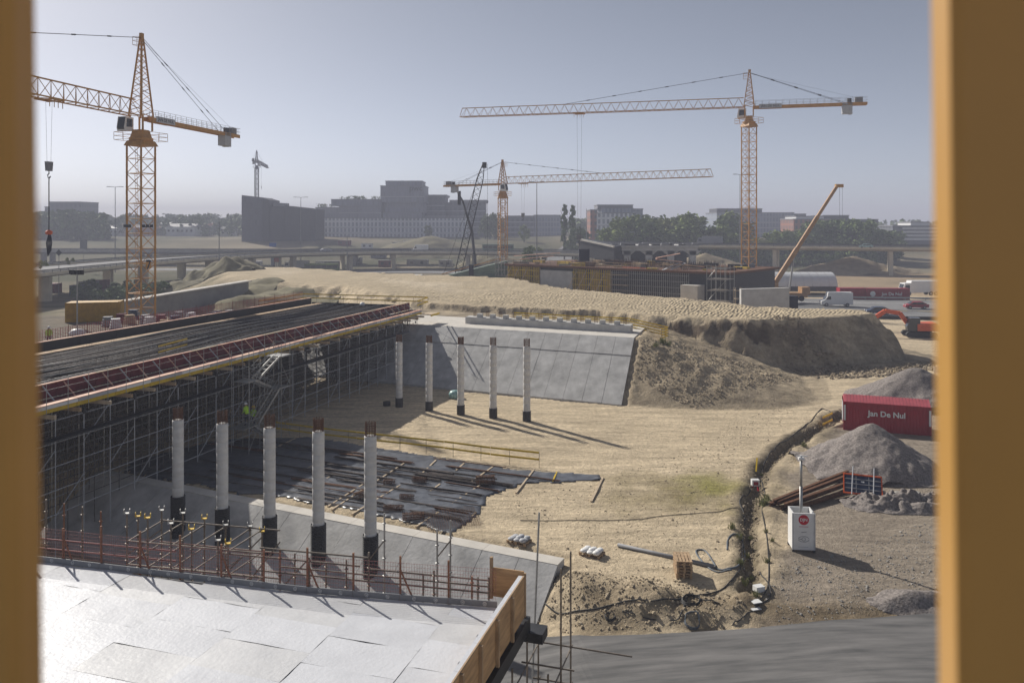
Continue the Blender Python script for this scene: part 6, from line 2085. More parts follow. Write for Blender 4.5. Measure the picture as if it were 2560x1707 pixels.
def viaduct(label, pts, z, w, piers, m, th=1.1, rail=True, group=None, ped=2.4):
    t_ = thing('viaduct', label, 'viaduct', (pts[len(pts) // 2][0], pts[len(pts) // 2][1], 0), group=group)
    fine = []
    n = len(pts)
    for i in range(n - 1):
        p0, p1, p2, p3 = [Vector((*pts[max(0, min(n - 1, j))], 0)) for j in (i - 1, i, i + 1, i + 2)]
        for k in range(5):
            s = k / 5
            fine.append(.5 * ((2 * p1) + (p2 - p0) * s + (2 * p0 - 5 * p1 + 4 * p2 - p3) * s * s + (3 * p1 - p0 - 3 * p2 + p3) * s ** 3))
    fine.append(Vector((*pts[-1], 0)))
    fr = []
    for i, p in enumerate(fine):
        d = (fine[min(i + 1, len(fine) - 1)] - fine[max(i - 1, 0)]).normalized()
        fr.append((p, Vector((-d.y, d.x, 0))))
    def sweep(prof, name, m_):
        q = MB()
        k = len(prof)
        for p, n_ in fr:
            for o, zz in prof: q.v.append((p.x + n_.x * o, p.y + n_.y * o, z + zz))
        for i in range(len(fr) - 1):
            for j in range(k):
                l = (j + 1) % k
                q.f.append((i * k + j, i * k + l, (i + 1) * k + l, (i + 1) * k + j))
        q.f.append(tuple(range(k)))
        q.f.append(tuple((len(fr) - 1) * k + j for j in range(k))[::-1])
        return q.build(name, m_, t_, world=True)
    h = w / 2
    sweep([(-h, 0), (h, 0), (h, -.35), (h * .55, -th), (-h * .55, -th), (-h, -.35)], 'deck', m)
    sweep([(-h + .5, .003), (h - .5, .003), (h - .5, .03), (-h + .5, .03)], 'road_surface', M['farroad'])
    for s in (-1, 1):
        sweep([(s * h - .12 * s, .0), (s * h, .0), (s * h, .35), (s * h - .12 * s, .35)], 'parapet', m)
        if rail:
            sweep([(s * h - .1, .95), (s * h, .95), (s * h, 1.05), (s * h - .1, 1.05)], 'hand_rail', M['darksteel'])
            sweep([(s * h - .08, .58), (s * h - .02, .58), (s * h - .02, .75), (s * h - .08, .75)], 'guard_rail', M['steel'])
            sweep([(s * h - .06, .40), (s * h - .035, .40), (s * h - .035, .55), (s * h - .06, .55)], 'rail_panel', M['darksteel'])
            sweep([(s * h - .06, .78), (s * h - .035, .78), (s * h - .035, .93), (s * h - .06, .93)], 'rail_panel', M['darksteel'])
            for i in range(0, len(fr) - 1):
                a_, b_ = fr[i][0] + fr[i][1] * (s * h - .05), fr[i + 1][0] + fr[i + 1][1] * (s * h - .05)
                nn = max(1, int((b_ - a_).length / 2.6))
                for k in range(nn):
                    c = a_.lerp(b_, k / nn)
                    MB().beam((c.x, c.y, z + .3), (c.x, c.y, z + 1.0), .1, .1).build('rail_post', M['darksteel'], t_, world=True)
    for f in piers:
        i = min(len(fr) - 1, int(f * (len(fr) - 1)))
        p, n_ = fr[i]
        rz = math.atan2(n_.y, n_.x)
        for s in (-.5, .5):
            c = p + n_ * (h * s)
            zz = hz(c.x, c.y)
            MB().box0((c.x, c.y, zz - .3), (ped, 1.3, z - th + .3 - zz), rz).build('pier', m, t_, world=True)
    return t_
viaduct('pale curved motorway viaduct running from the far left towards the middle', [(-112, 152), (-110, 205), (-104, 250), (-91, 284), (-69, 305), (-40, 315), (0, 309), (32, 293)], 6.6, 21, (.09, .22, .32, .41, .5, .6, .7, .8, .9), M['viaduct'])
viaduct('straight far viaduct behind the curved one on the left', [(-330, 352), (-200, 345), (-100, 338), (-30, 345)], 5.8, 12, (.35, .5, .6, .7, .8, .9), M['greycon'])
viaduct('long viaduct crossing on the right in front of the trees', [(30, 330), (75, 300), (130, 275), (200, 250), (300, 215)], 9.3, 14, (.1, .24, .36, .5, .62, .76), M['viaduct'], ped=2.0)
strip_road('far_road', [(24, 255), (18, 300), (20, 350), (34, 420), (40, 500)], 14, None, M['farroad'])
strip_road('far_road', [(-200, 320), (-100, 300), (-30, 290), (10, 282)], 12, None, M['farroad'])
# unfinished overpass behind the abutment works
op = thing('overpass', 'unfinished concrete overpass with precast beams behind the abutment works', 'overpass', D(1590, 650, 232))
zt = D(0, 612, 232).z
MB().hexa([D(1446, 640, 225), D(1742, 640, 225), D(1742, 640, 225) + Vector((0, 16, 0)), D(1446, 640, 225) + Vector((0, 16, 0)), *[Vector((p.x, p.y, zt)) for p in (D(1446, 616, 225), D(1742, 616, 225), D(1742, 616, 225) + Vector((0, 16, 0)), D(1446, 616, 225) + Vector((0, 16, 0)))]])
xa, xb = D(1500, 0, 228).x, D(1745, 0, 228).x
MB().box(((xa + xb) / 2, 234, zt - .3), (xb - xa, 15, .5)).build('deck_slab', M['concrete'], op, world=True)
for k in range(9):
    MB().box(((xa + xb) / 2, 227.5 + k * 1.7, zt - 1.1), (xb - xa - .6, .7, 1.0)).build('girder', M['concrete'], op, world=True)
for k in range(5):
    x = xa + 1.5 + k * (xb - xa - 3) / 4
    zz = 2.0
    MB().box0((x, 228.5, zz), (1.9, 1.2, zt - 1.65 - zz)).build('pier', M['concrete'], op, world=True)
    MB().prism([(x - 1, 227.9, zt - 2.8), (x + 1, 227.9, zt - 2.8), (x + 2.4, 227.9, zt - 1.65), (x - 2.4, 227.9, zt - 1.65)], (0, 1.1, 0)).build('pier_cap', M['concrete'], op, world=True)
for k in range(12):
    x = xa + 1 + k * (xb - xa - 2) / 11
    MB().box0((x + (k * 7 % 5) * .3, 227, zt - .05), (1.2 + (k % 4) * .6, 1.2, .35 + .2 * (k % 3))).build('stacked_block', M['grey'] if k % 3 else M['darksteel'], op, world=True)
MB().hexa([D(1447, 640, 232), D(1535, 655, 218), D(1560, 650, 230), D(1470, 640, 245), D(1447, 598, 232), D(1535, 618, 218), D(1560, 612, 230), D(1470, 598, 245)]).build('ramp_wall', M['darksteel'], op, world=True)
MB().beam(D(1447, 598, 231.8), D(1535, 617, 217.8), .5, .5).build('ramp_parapet', M['kerb'], op, world=True)
MB().box(((xa + xb) / 2, 243, (zt + 1) / 2), (xb - xa, .5, zt - 2)).build('back_wall', M['darksteel'], op, world=True)

# ================================================================ vehicles
def vehicle(kind, label, loc, rz, paint, group=None):
    S = dict(car=(4.4, 1.75, [(-2.2, .3), (2.2, .3), (2.2, .75), (1.5, .9), (.75, 1.42), (-1.0, 1.45), (-1.9, .98), (-2.2, .9)], .32, (-1.35, 1.35)),
             van=(6.2, 2.1, [(-3.1, .4), (3.1, .4), (3.1, 1.05), (2.4, 1.35), (1.9, 2.1), (1.75, 2.9), (-3.1, 2.9)], .36, (-2.0, 2.1)),
             bus=(12, 2.5, [(-6, .35), (6, .35), (6, 1.2), (5.85, 3.1), (-6, 3.1)], .48, (-4, 3.6)),
             truck=(9, 2.5, [(-4.5, 1.0), (4.5, .5), (4.5, 1.7), (4.2, 2.9), (2.7, 3.0), (2.6, 3.5), (-4.5, 3.5)], .5, (-3.2, -2.0, 3.2)))[kind]
    L, w, prof, rw_, axles = S
    t_ = thing({'car': 'car', 'van': 'delivery_van', 'bus': 'coach', 'truck': 'lorry'}[kind], label, {'car': 'car', 'van': 'van', 'bus': 'coach', 'truck': 'lorry'}[kind], loc, rz, group)
    o = MB().prism([(x, -w / 2, z) for x, z in prof], (0, w, 0)).build('body', paint, t_)
    bv = o.modifiers.new('bevel', 'BEVEL')
    bv.width, bv.segments = .07, 2
    for s in (-1, 1):
        y = s * (w / 2 + .004)
        if kind == 'car': wins = [[(-1.6, .98), (.05, .95), (.05, 1.36), (-.95, 1.38)], [(.12, .95), (1.2, .93), (.7, 1.34), (.12, 1.36)]]
        elif kind == 'van': wins = [[(1.2, 1.4), (2.2, 1.4), (1.75, 2.05), (1.2, 2.05)]]
        elif kind == 'bus': wins = [[(-5.7 + k * 1.9, 1.5), (-3.95 + k * 1.9, 1.5), (-3.95 + k * 1.9, 2.5), (-5.7 + k * 1.9, 2.5)] for k in range(6)]
        else: wins = [[(3.0, 1.7), (4.2, 1.7), (4.0, 2.5), (3.0, 2.5)]]
        for q_ in wins: MB().prism([(x, y, z) for x, z in q_], (0, -.012 * s, 0)).build('side_window', M['glass'], t_)
        for x in axles:
            wh = MB().tube((x, s * (w / 2 - .22), rw_), (x, s * (w / 2 + .02), rw_), rw_, 14).build('wheel', M['rubber'], t_)
            MB().tube((x, s * (w / 2 + .02), rw_), (x, s * (w / 2 + .03), rw_), rw_ * .6, 10).build('rim', M['steel'], wh)
        fx = prof[1][0]
        MB().box((fx, s * w * .36, .72), (.06, .35, .16)).build('headlight', M['white'], t_)
        MB().box((-L / 2, s * w * .38, .85), (.06, .28, .18)).build('tail_light', M['red'], t_)
    wz = {'car': [(1.44, .95), (.80, 1.40)], 'van': [(2.42, 1.38), (1.95, 2.05)], 'bus': [(6.0, 1.35), (5.9, 2.9)], 'truck': [(4.46, 1.75), (4.25, 2.7)]}[kind]
    MB().add([(wz[0][0] + .03, -w * .42, wz[0][1] + .02), (wz[0][0] + .03, w * .42, wz[0][1] + .02), (wz[1][0] + .03, w * .42, wz[1][1] + .02), (wz[1][0] + .03, -w * .42, wz[1][1] + .02)], [(0, 1, 2, 3)]).build('windscreen', M['glass'], t_)
    return t_
def at_road(px, Y, z): return ((px - CX) / FPX * Y, Y, z)
rzr = math.atan2(-6, 40)
vehicle('van', 'white box van driving left on the motorway', at_road(2090, 165, .58), rzr + math.pi, M['white'])
vehicle('car', 'dark blue car on the near motorway lane', at_road(2195, 150, .58), rzr + math.pi, M['blue'])
vehicle('car', 'dark red car on the motorway behind the blue one', at_road(2290, 160, .58), rzr + math.pi, M['red'])
vehicle('truck', 'white and red lorry parked on the right beyond the red hoarding', at_road(2300, 190, .58), math.pi, M['white'])
vehicle('car', 'silver car crossing the left viaduct', at_road(815, 309, 6.65), R(10), M['silver'])
vehicle('van', 'white van crossing the left viaduct', at_road(1050, 309, 6.65), R(-4) + math.pi, M['white'])
vehicle('bus', 'green coach behind the middle tower crane', at_road(1245, 308, 6.65), R(176), M['tarp'])
vehicle('bus', 'dark green coach parked below the left viaduct', at_road(805, 285, 0.3), R(4), M['leaf2'])
vehicle('truck', 'white lorry below the left viaduct', at_road(742, 300, 0.3), R(180), M['white'])
vehicle('bus', 'pale coach below the left viaduct near the red sign', at_road(615, 305, 0.3), R(178), M['lgrey'])
vehicle('van', 'white van parked at the edge of the plateau', at_road(1040, 215, 1.0), R(5), M['white'])
vehicle('truck', 'grey lorry driving on the right viaduct', at_road(1775, 303, 9.34), R(155), M['grey'])
vehicle('car', 'teal car driving on the right viaduct', at_road(2165, 272, 9.34), R(160), M['teal'])
# red hoarding containers with lettering
for i, (px, Y, w) in enumerate(((2130, 182, 6.2), (2215, 181, 9.5))):
    p = at_road(px, Y, .5)
    c_ = box_container(['plain red container left of the lettered one by the motorway', 'red container with white lettering by the motorway'][i], p, (w, 2.4, 2.5), R(-3), M['red'])
    if i:
        place(text_mesh('Jan De Nul', 1.0, M['white'], bold=.02), 'lettering', c_, (.8, -1.26, 1.25), (R(90), 0, 0))
        q = MB()
        q.v = [(-3.4, -1.255, 1.3)] + [(-3.4 + .6 * math.cos(2 * math.pi * k / 20), -1.255, 1.3 + .6 * math.sin(2 * math.pi * k / 20)) for k in range(20)]
        q.f = [(0, 1 + k, 1 + (k + 1) % 20) for k in range(20)]
        q.build('emblem_disc', M['white'], c_)
# excavator at the right edge
p = Vector((D(2298, 835, 118).x, 118, 0))
p.z = hz(p.x, p.y)
ex = thing('excavator', 'orange excavator with dark cab partly hidden by the right post', 'excavator', p, R(170))
for s in (-1.1, 1.1):
    MB().prism([(-1.9, s - .3, .05), (1.9, s - .3, .05), (2.2, s - .3, .45), (1.9, s - .3, .85), (-1.9, s - .3, .85), (-2.2, s - .3, .45)], (0, .6, 0)).build('track', M['rubber'], ex)
MB().prism([(-2.4, -1.25, 1.0), (.6, -1.25, 1.0), (.6, -1.25, 2.0), (-2.0, -1.25, 2.2), (-2.4, -1.25, 1.8)], (0, 2.5, 0)).build('engine_body', M['orange'], ex)
MB().prism([(.2, .1, 1.0), (1.9, .1, 1.0), (2.0, .1, 1.6), (1.5, .1, 2.9), (.2, .1, 2.9)], (0, 1.1, 0)).build('cab', M['glass'], ex)
bp_ = [Vector((1.2, -.3, 1.5)), Vector((2.6, -.3, 3.4)), Vector((4.6, -.3, 3.7)), Vector((6.2, -.3, 2.6))]
for a_, b_ in zip(bp_, bp_[1:]): MB().beam(a_, b_, .45, .6).build('boom', M['orange'], ex)
MB().beam(bp_[-1], (6.4, -.3, .8), .35, .4).build('dipper_arm', M['orange'], ex)
MB().prism([(5.9, -.8, 1.0), (6.8, -.8, .9), (6.7, -.8, .1), (6.1, -.8, .0)], (0, 1.0, 0)).build('bucket', M['darksteel'], ex)

# lamp posts and signs
def lamp_post(label, px, ytop, Y, arms=1.6):
    x = (px - CX) / FPX * Y
    zt_ = D(0, ytop, Y).z
    z0 = hz(x, Y)
    t_ = thing('lamp_post', label, 'lamp post', (x, Y, z0))
    h = zt_ - z0
    MB().tube((0, 0, 0), (0, 0, h), .2, 8, r2=.1).build('pole', M['grey'], t_)
    if arms:
        for s in (-1, 1):
            MB().tube((0, 0, h), (s * arms, 0, h + .15), .09, 6).build('arm', M['grey'], t_)
            MB().box((s * (arms + .5), 0, h + .15), (1.4, .5, .2)).build('lamp_head', M['grey'], t_)
lamp_post('tall two-armed lamp post left of the nearest crane', 288, 468, 290, 1.8)
lamp_post('two-armed lamp post in front of the dark building', 752, 494, 330, 1.8)
lamp_post('tall two-armed lamp post right of the middle crane', 1342, 456, 250, 1.2)
lamp_post('lone pale post without lamps above the curved viaduct', 548, 547, 250, 0)
lamp_post('two-armed lamp post hidden by the right crane mast', 1850, 437, 290, 1.3)
lamp_post('thin dark post in front of the white offices', 868, 588, 260, 0)
lamp_post('slender pole right of the tall trees', 1466, 522, 330, 0)
def sign(label, px, py, Y, w, h, m, shape='box'):
    x = (px - CX) / FPX * Y
    zc = D(0, py, Y).z
    z0 = hz(x, Y)
    t_ = thing('sign', label, 'sign', (x, Y, z0))
    MB().tube((0, 0, 0), (0, .08, zc - z0), .07, 6).build('post', M['grey'], t_)
    if shape == 'box': MB().box((0, 0, zc - z0), (w, .06, h)).build('panel', m, t_)
    else: MB().prism([(0, -.03, zc - z0 + h), (w / 2, -.03, zc - z0), (0, -.03, zc - z0 - h), (-w / 2, -.03, zc - z0)], (0, .06, 0)).build('panel', m, t_)
sign('grey board seen from behind near the left viaduct', 209, 611, 285, 2.6, 3.0, M['grey'])
sign('diamond-shaped sign board on the curved viaduct', 147, 632, 195, 1.6, .8, M['darksteel'], 'dia')
sign('blue road sign above the viaduct', 682, 612, 345, 3.0, 1.6, M['signblue'])
sign('red sign board below the viaduct', 691, 648, 285, 1.7, 2.0, M['orange'])
sign('pale board in front of the wood', 1580, 586, 335, 2.2, 2.4, M['lgrey'])

# ================================================================ buildings
F = dict(
    white=facade('white_fin_facade', (0.24, 0.25, 0.29), (0.18, 0.19, 0.23), 1.6, 3.4, 0.32),
    whitewin=facade('white_window_facade', (0.72, 0.73, 0.75), (0.22, 0.235, 0.27), 2.4, 3.6, 0.55),
    dark=facade('dark_metal_facade', (0.06, 0.065, 0.08), (0.05, 0.055, 0.07), 1.2, 3.2, 0.06),
    dark2=facade('dark_metal_facade_b', (0.03, 0.034, 0.042), (0.026, 0.03, 0.036), 1.2, 3.2, 0.06),
    grey=facade('grey_office_facade', (0.13, 0.14, 0.16), (0.06, 0.07, 0.09), 3.2, 3.4, 0.75),
    blue=facade('blue_glass_facade', (0.30, 0.33, 0.38), (0.17, 0.20, 0.26), 2.0, 3.5, 0.5),
    brick=facade('brick_band_facade', (0.30, 0.13, 0.085), (0.07, 0.07, 0.08), 2.6, 3.3, 0.7),
)
def bldg(label, Y, vols, z0=None):
    """vols: (px0, px1, ytop, ybase, front offset, depth, material) rectangles of the facade in the photo, stacked to one building"""
    x0 = min(v[0] for v in vols)
    x1 = max(v[1] for v in vols)
    c = (((x0 + x1) / 2 - CX) / FPX * Y, Y, 0)
    zb = hz(c[0], Y) - 1.0 if z0 is None else z0
    t_ = thing('office_building', label, 'building', (c[0], c[1], zb))
    for px0, px1, yt, yb, fo, dp, m in vols:
        a_, b_ = D(px0, yt, Y + fo), D(px1, yb if yb else 600, Y + fo)
        lo = zb if yb is None else max(zb, b_.z)
        w = b_.x - a_.x
        o = MB().box0((0, 0, 0), (w, dp, a_.z - lo)).build('wall', m, t_, loc=((a_.x + b_.x) / 2 - c[0], fo + dp / 2, lo - zb))
        MB().box0((0, 0, a_.z - lo + .002), (w + .5, dp + .5, .5)).build('roof_edge', M['grey'], o)
        n = int((a_.z - lo) / 3.5)
        if n > 1 and m in (F['white'], F['grey'], F['blue'], F['brick'], F['whitewin']):
            for k in range(1, n):
                MB().box((0, -dp / 2 - .08, k * 3.5), (w - .2, .16, .45)).build('floor_band', M['lgrey'] if m is not F['brick'] else M['bricku'], o)
    return t_
ob = bldg('large white stacked office building with planted roof terraces', 500, [
    (789, 1172, 546, None, 0, 30, F['whitewin']), (789, 850, 520, 546, 2, 26, F['white']), (828, 954, 500, 515, -2, 26, F['white']),
    (848, 900, 515, 546, 1, 24, F['white']), (899, 953, 513, 546, -1, 25, F['white']), (951, 1061, 466, 506, -2, 24, F['white']),
    (964, 1055, 454, 466, 1, 20, F['white']), (963, 1058, 506, 532, 0, 24, F['white']), (958, 1054, 532, 546, -1.5, 24, F['white'])])
rt = random.Random(61)
q = MB()
for k in range(34):
    px = rt.uniform(832, 950) if k < 24 else rt.uniform(790, 826)
    zz = D(0, 500 if k < 24 else 520, 500).z
    p = Vector(((px - CX) / FPX * 500, 502 + rt.uniform(0, 6), zz + .3))
    for j in range(14): rock(q, p + Vector((rt.gauss(0, .7), rt.gauss(0, .7), rt.uniform(0, 2.2))), rt.uniform(.2, .5), rt)
tag(q.build('roof_plants', M['leaf2'], ob, world=True), kind='stuff')
place(text_mesh('pwc', 5.0, M['darksteel'], depth=.1), 'lettering', ob, (D(1040, 466, 498).x - ob.location.x, -2.6, D(0, 471, 498).z - ob.location.z), (R(90), 0, 0))
bldg('grey office block with balconies right of the white offices', 520, [(1060, 1113, 492, None, 0, 24, F['grey']), (1112, 1126, 508, None, 2, 22, F['grey']), (1124, 1213, 506, None, 0, 26, F['grey']), (1062, 1116, 489, 492, -1.5, 27, M['grey']), (1124, 1217, 502, 506, -2, 30, M['grey'])])
db = thing('dark_building', 'dark windowless building with slanted roof under the distant crane', 'building', (D(638, 600, 440).x, 440, hz(D(638, 600, 440).x, 440) - 1))
zb = db.location.z
def slant(px0, px1, y0, y1, fo, dp, m, name='wall'):
    a_, b_ = D(px0, y0, 440 + fo), D(px1, y1, 440 + fo)
    o = MB().hexa([(a_.x, a_.y, zb), (b_.x, b_.y, zb), (b_.x, b_.y + dp, zb), (a_.x, a_.y + dp, zb), (a_.x, a_.y, a_.z), (b_.x, b_.y, b_.z), (b_.x, b_.y + dp, b_.z), (a_.x, a_.y + dp, a_.z)])
    return o.build(name, m, db, world=True)
slant(604, 656, 488, 494, 0, 20, F['dark'])
slant(656, 673, 495, 500, .3, 20, F['dark2'])
slant(673, 712, 516, 516, 1, 22, F['dark2'])
slant(712, 788, 514, 522, 1.2, 22, F['dark2'])
slant(683, 713, 507, 508, 6, 8, M['grey'], 'roof_plant_room')
bldg('hazy pale building on the wooded hill at the far left', 560, [(112, 124, 518, None, 0, 20, F['grey']), (124, 202, 506, None, 0, 24, F['grey'])])
bldg('long low building behind the middle tower crane', 540, [(1262, 1335, 541, None, 0, 20, F['grey']), (1336, 1402, 539, None, 3, 20, F['blue'])])
bldg('white stepped office building left of the wood', 430, [(1476, 1494, 526, None, 1, 20, F['brick']), (1492, 1582, 534, None, 0, 24, F['whitewin']), (1505, 1582, 521, 534, 2, 22, F['blue']), (1494, 1582, 514, 521, 5, 18, M['grey']), (1582, 1607, 524, None, 4, 18, F['blue'])])
bldg('large blue-grey office behind the wood', 520, [(1792, 1985, 533, None, 0, 30, F['blue']), (1792, 1905, 523, 533, 2, 20, F['dark']), (1905, 2015, 536, None, 5, 20, F['grey'])])
bldg('brick-red banded building with pale roof behind the mobile crane boom', 450, [(1984, 2074, 549, None, 0, 22, F['brick']), (1990, 2060, 542, 549, 2, 18, M['white']), (2058, 2122, 540, None, 6, 18, F['dark']), (2120, 2195, 550, None, 8, 18, F['grey'])])
rbz = bldg('white-striped office building at the far right', 410, [(2232, 2256, 566, None, -2, 24, F['grey']), (2254, 2350, 566, None, 0, 24, F['dark']), (2277, 2324, 557, 566, 2, 14, M['white'])])
zb_ = rbz.location.z
for k in range(4):
    z = D(0, 571 + k * 9, 410).z
    MB().box(((2302 - CX) / FPX * 410, 409.8, z), (19.5, .5, 1.0)).build('white_band', M['white'], rbz, world=True)
rl_ = random.Random(14)
for i in range(26):
    px, Y = 215 + i * 14.5 + rl_.uniform(-6, 6), rl_.uniform(560, 680)
    x = (px - CX) / FPX * Y
    t_ = thing('house', f'small hazy house in the far left town, {nth(i)} from the left', 'house', (x, Y, hz(x, Y) - .5), rl_.uniform(-.4, .4), 'houses of the far left town')
    w, h = rl_.uniform(9, 22), rl_.uniform(4, 9)
    MB().box0((0, 0, 0), (w, 9, h)).build('wall', [M['lgrey'], M['white'], M['bricku'], M['greycon']][i % 4], t_)
    MB().prism([(-w / 2 - .3, -4.8, h), (-w / 2 - .3, 4.8, h), (-w / 2 - .3, 0, h + 2.2)], (w + .6, 0, 0)).build('roof', M['grey'] if i % 3 else M['bricku'], t_)
    for k in range(int(w / 3.5)): MB().box((-w / 2 + 2 + k * 3.4, -4.52, h * .6), (1.5, .1, 1.4)).build('window', M['glass'], t_)
# silos / dark low sheds under the left viaduct
rs_ = random.Random(15)
for i in range(12):
    px, Y = 800 + i * 28 + rs_.uniform(-8, 8), rs_.uniform(318, 420)
    x = (px - CX) / FPX * Y
    o = thing('site_cabin', f'small site cabin on the works beyond the viaduct, {nth(i)} from the left', 'cabin', (x, Y, hz(x, Y)), rs_.uniform(-.3, .3), 'site cabins beyond the viaduct')
    w = rs_.uniform(5, 9)
    m_ = [M['white'], M['grey'], M['darkred'], M['lgrey']][i % 4]
    MB().box0((0, 0, 0), (w, 2.6, 2.6)).build('body', m_, o)
    MB().box0((0, 0, 2.602), (w + .2, 2.8, .15)).build('roof', M['grey'], o)
    for k in range(2): MB().box((-w * .25 + k * w * .5, -1.33, 1.5), (1.2, .06, 1.0)).build('window', M['glass'], o)

# ================================================================ trees
def crown_mesh(name, rx, rz_, n_cl, n_leaf, leaf, m, seed, low=0.0, shape='round'):
    rr = random.Random(seed)
    q = MB()
    for c in range(n_cl):
        for _ in range(20):
            x, y, z = rr.uniform(-1, 1), rr.uniform(-1, 1), rr.uniform(-1, 1)
            if .3 < x * x + y * y + z * z < 1: break
        if shape == 'column':
            z = -1 + 2 * (c + .5) / n_cl
            a_ = rr.uniform(0, 6.28)
            k = math.sqrt(max(.05, 1 - abs(z) ** 2.5)) * rr.uniform(.2, .75)
            x, y = k * math.cos(a_), k * math.sin(a_)
        cx, cy, cz = x * rx * .8, y * rx * .8, z * rz_ * .85
        cr = rr.uniform(.22, .38) * (rx if shape != 'column' else rx * 1.3)
        for _ in range(n_leaf):
            while True:
                a_, b_, d = rr.gauss(0, .45), rr.gauss(0, .45), rr.gauss(0, .4)
                if a_ * a_ + b_ * b_ + d * d < 1: break
            p = Vector((cx + a_ * cr, cy + b_ * cr, cz + d * cr))
            u = Vector((rr.gauss(0, 1), rr.gauss(0, 1), rr.gauss(0, .5))).normalized()
            w = u.cross(Vector((rr.gauss(0, 1), rr.gauss(0, 1), rr.gauss(0, 1)))).normalized()
            s = leaf * rr.uniform(.6, 1.4)
            q.add([p - u * s, p + w * s * .6, p + u * s, p - w * s * .6], [(0, 1, 2, 3)])
    return q.mesh(name, m)
CR = [crown_mesh('crown', 5.2, 6.0, 34, 70, .42, M['leaf'], 1), crown_mesh('crown', 4.6, 6.6, 32, 70, .40, M['leaf2'], 2), crown_mesh('crown', 5.6, 5.4, 34, 70, .42, M['leaf'], 3), crown_mesh('crown', 4.2, 5.2, 28, 70, .38, M['leaf3'], 4)]
PO = crown_mesh('crown', 1.9, 9.0, 44, 55, .32, M['leaf2'], 7, shape='column')
BU = crown_mesh('crown', 2.2, 1.5, 18, 60, .26, M['leaf2'], 8)
def trunk_mesh(h, r):
    q = MB().path([(0, 0, 0), (.1, .05, h * .35), (.0, .1, h * .7), (.1, 0, h)], r, 7, r2=r * .45)
    for k in range(5):
        a_ = k * 1.3
        z = h * (.45 + .1 * k)
        q.tube((0, 0, z), (math.cos(a_) * h * .25, math.sin(a_) * h * .25, z + h * .2), r * .4, 5, r2=r * .15)
    return q.mesh('trunk', M['bark'])
TR = trunk_mesh(10, .35)
def tree(label, x, y, h, cm, group, base_h=12.0, name='tree', rz=0, wide=1.0):
    z = hz(x, y) - .2
    t_ = thing(name, label, 'tree', (x, y, z), rz, group)
    s = h / base_h
    place(TR, 'trunk', t_, (0, 0, 0), scale=(s, s, h * .068))
    place(cm, 'crown', t_, (0, 0, h - 6.0 * s), scale=(s * wide, s * wide, s))
    return t_
rtt = random.Random(90)
wood = []
for i in range(56):
    px = 1555 + i * 12.4 + rtt.uniform(-7, 7)
    Y = rtt.uniform(335, 378)
    yt = 538 if px < 1700 else 530 if px < 1830 else 590 if px < 1930 else 575 if px < 2020 else 545 if px < 2170 else 575
    if 1740 < px < 1800: yt = 560
    wood.append((px, Y, yt + rtt.uniform(-7, 9)))
for i, (px, Y, yt) in enumerate(wood):
    x = (px - CX) / FPX * Y
    zt_ = D(0, yt, Y).z
    h = max(6, zt_ - hz(x, Y))
    k = 3 if 1640 < px < 1680 or 1880 < px < 1930 else (1 if px > 2000 else rtt.choice((0, 2, 1, 0)))
    tree(f'leafy tree of the wood behind the right viaduct, {nth(i)} from the left', x, Y, h, CR[k], 'trees of the wood behind the right viaduct', rz=rtt.uniform(0, 6), wide=1.15 if h > 14 else 1.4)
for i in range(16):
    px = 1600 + i * 40 + rtt.uniform(-10, 10)
    Y = rtt.uniform(322, 332)
    x = (px - CX) / FPX * Y
    z = hz(x, Y)
    t_ = thing('bush', f'low bush at the foot of the wood, {nth(i)} from the left', 'bush', (x, Y, z), rtt.uniform(0, 6), 'bushes at the foot of the wood')
    s = rtt.uniform(1.6, 2.6)
    place(BU, 'crown', t_, (0, 0, 1.3 * s), scale=(s, s, s))
for px, yt, lb in ((1411, 505, 'taller left poplar of the pair left of the white stepped offices'), (1431, 507, 'right poplar of the pair left of the white stepped offices')):
    Y = 360
    x = (px - CX) / FPX * Y
    z = hz(x, Y)
    h = D(0, yt, Y).z - z
    t_ = thing('poplar_tree', lb, 'tree', (x, Y, z), 0, 'poplars')
    place(TR, 'trunk', t_, scale=(1, 1, h * .09))
    place(PO, 'crown', t_, (0, 0, h * .54), scale=(1.15, 1.15, h * .48 / 9.0))
for i, (px, yt, Y) in enumerate(((1445, 562, 355), (1458, 572, 352), (1225, 530, 470), (1238, 528, 470), (1213, 540, 470), (1310, 560, 440), (1505, 572, 400), (1545, 562, 395), (1345, 615, 300), (1070, 560, 470), (1325, 610, 262))):
    x = (px - CX) / FPX * Y
    h = max(3.5, D(0, yt, Y).z - hz(x, Y))
    tree(['tree at the right foot of the poplars', 'smaller tree right of the poplars', 'tall slim tree right of the grey office block', 'second slim tree right of the grey office block', 'tree close to the grey office block', 'tree before the long low building', 'tree in front of the white stepped offices', 'second tree in front of the white stepped offices', 'small tree beside the far road', 'tree between white and grey offices', 'round bush right of the middle tower crane'][i], x, Y, h, CR[1] if i not in (5, 8) else CR[0], None, rz=i, wide=.9)
# bushes on the left bank and below the viaduct
for i in range(14):
    px, Y = 215 + i * 15 + rtt.uniform(-8, 8), rtt.uniform(172, 212)
    x = (px - CX) / FPX * Y
    z = hz(x, Y)
    t_ = thing('bush', f'dark bush on the weedy bank under the left viaduct, {nth(i)} from the left', 'bush', (x, Y, z), rtt.uniform(0, 6), 'bushes on the weedy bank')
    s = rtt.uniform(.9, 1.6)
    place(BU, 'crown', t_, (0, 0, 1.1 * s), scale=(s, s, s))
for px, py, Y, lb in ((108, 668, 190, 'yellowish sapling on the left end of the curved viaduct'), (175, 650, 215, 'small yellowish sapling on the curved viaduct edge')):
    x = (px - CX) / FPX * Y
    t_ = thing('bush', lb, 'bush', (x, Y, 6.6 if px > 150 else 6.6))
    place(crown_mesh('crown', 1.6, 1.2, 8, 40, .2, M['leaf3'], px), 'crown', t_, (0, 0, 1.2))
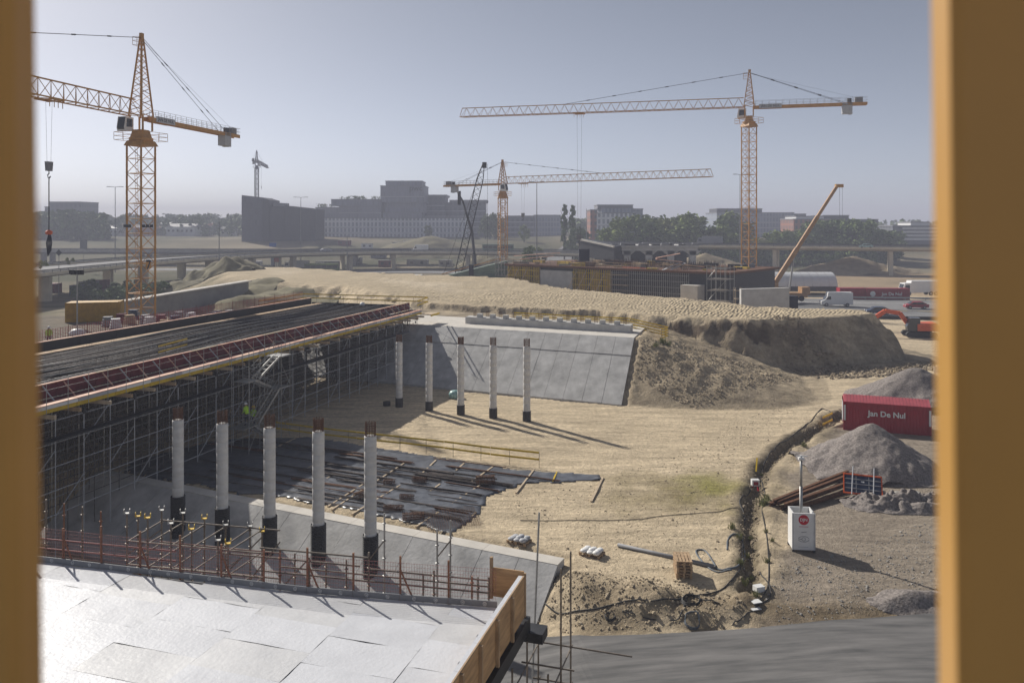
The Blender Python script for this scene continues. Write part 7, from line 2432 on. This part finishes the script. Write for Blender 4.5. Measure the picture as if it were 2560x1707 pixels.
# wooded hill at the far left: one mass
q = MB()
rh = random.Random(19)
def mass(n, pxr, Yr, yt, spread, s0, s1, leafs=26):
    for _ in range(n):
        px, Y = rh.uniform(*pxr), rh.uniform(*Yr)
        x = (px - CX) / FPX * Y
        top_ = D(0, yt(px) + rh.uniform(-3, spread), Y).z
        g_ = hz(x, Y)
        H = max(4, top_ - g_)
        for j in range(leafs):
            f = rh.random() ** .7
            rr_ = (1 - abs(f - .5) * 1.3) * H * .38
            a_ = rh.uniform(0, 6.28)
            p = Vector((x + math.cos(a_) * rr_ * rh.random(), Y + math.sin(a_) * rr_ * rh.random(), g_ + f * H))
            u = Vector((rh.gauss(0, 1), rh.gauss(0, 1), rh.gauss(0, .5))).normalized()
            w = u.cross(Vector((rh.gauss(0, 1), rh.gauss(0, 1), rh.gauss(0, 1)))).normalized()
            s = rh.uniform(s0, s1)
            q.add([p - u * s, p + w * s * .7, p + u * s, p - w * s * .7], [(0, 1, 2, 3)])
mass(130, (60, 270), (460, 540), lambda px: 525 + abs(px - 170) * .12, 22, .8, 2.0, 60)
mass(420, (240, 620), (560, 760), lambda px: 541 + 4 * math.sin(px * .05), 24, .8, 2.0, 34)
mass(160, (60, 620), (640, 820), lambda px: 538 + 3 * math.sin(px * .07), 8, 1.0, 2.4, 40)
mass(160, (1210, 1500), (560, 760), lambda px: 548, 14, .8, 2.0, 34)
mass(220, (1600, 2360), (560, 760), lambda px: 551, 12, .8, 2.2, 34)
tag(q.build('distant_wood', M['leaf2'], world=True), kind='stuff')

# ================================================================ haze
hb = MB().box((0, 1190, 31.5), (3240, 2600, 75.0)).build('haze', M['white'])
hm = bpy.data.materials.new('haze')
hm.use_nodes = True
t = hm.node_tree
for n_ in list(t.nodes):
    if n_.type != 'OUTPUT_MATERIAL': t.nodes.remove(n_)
pv_ = t.nodes.new('ShaderNodeVolumePrincipled')
pv_.inputs['Color'].default_value = (0.80, 0.83, 1.0, 1)
pv_.inputs['Density'].default_value = 0.0008
pv_.inputs['Anisotropy'].default_value = 0.0
t.links.new(pv_.outputs[0], t.nodes['Material Output'].inputs['Volume'])
hb.data.materials.clear()
hb.data.materials.append(hm)
tag(hb, kind='stuff')
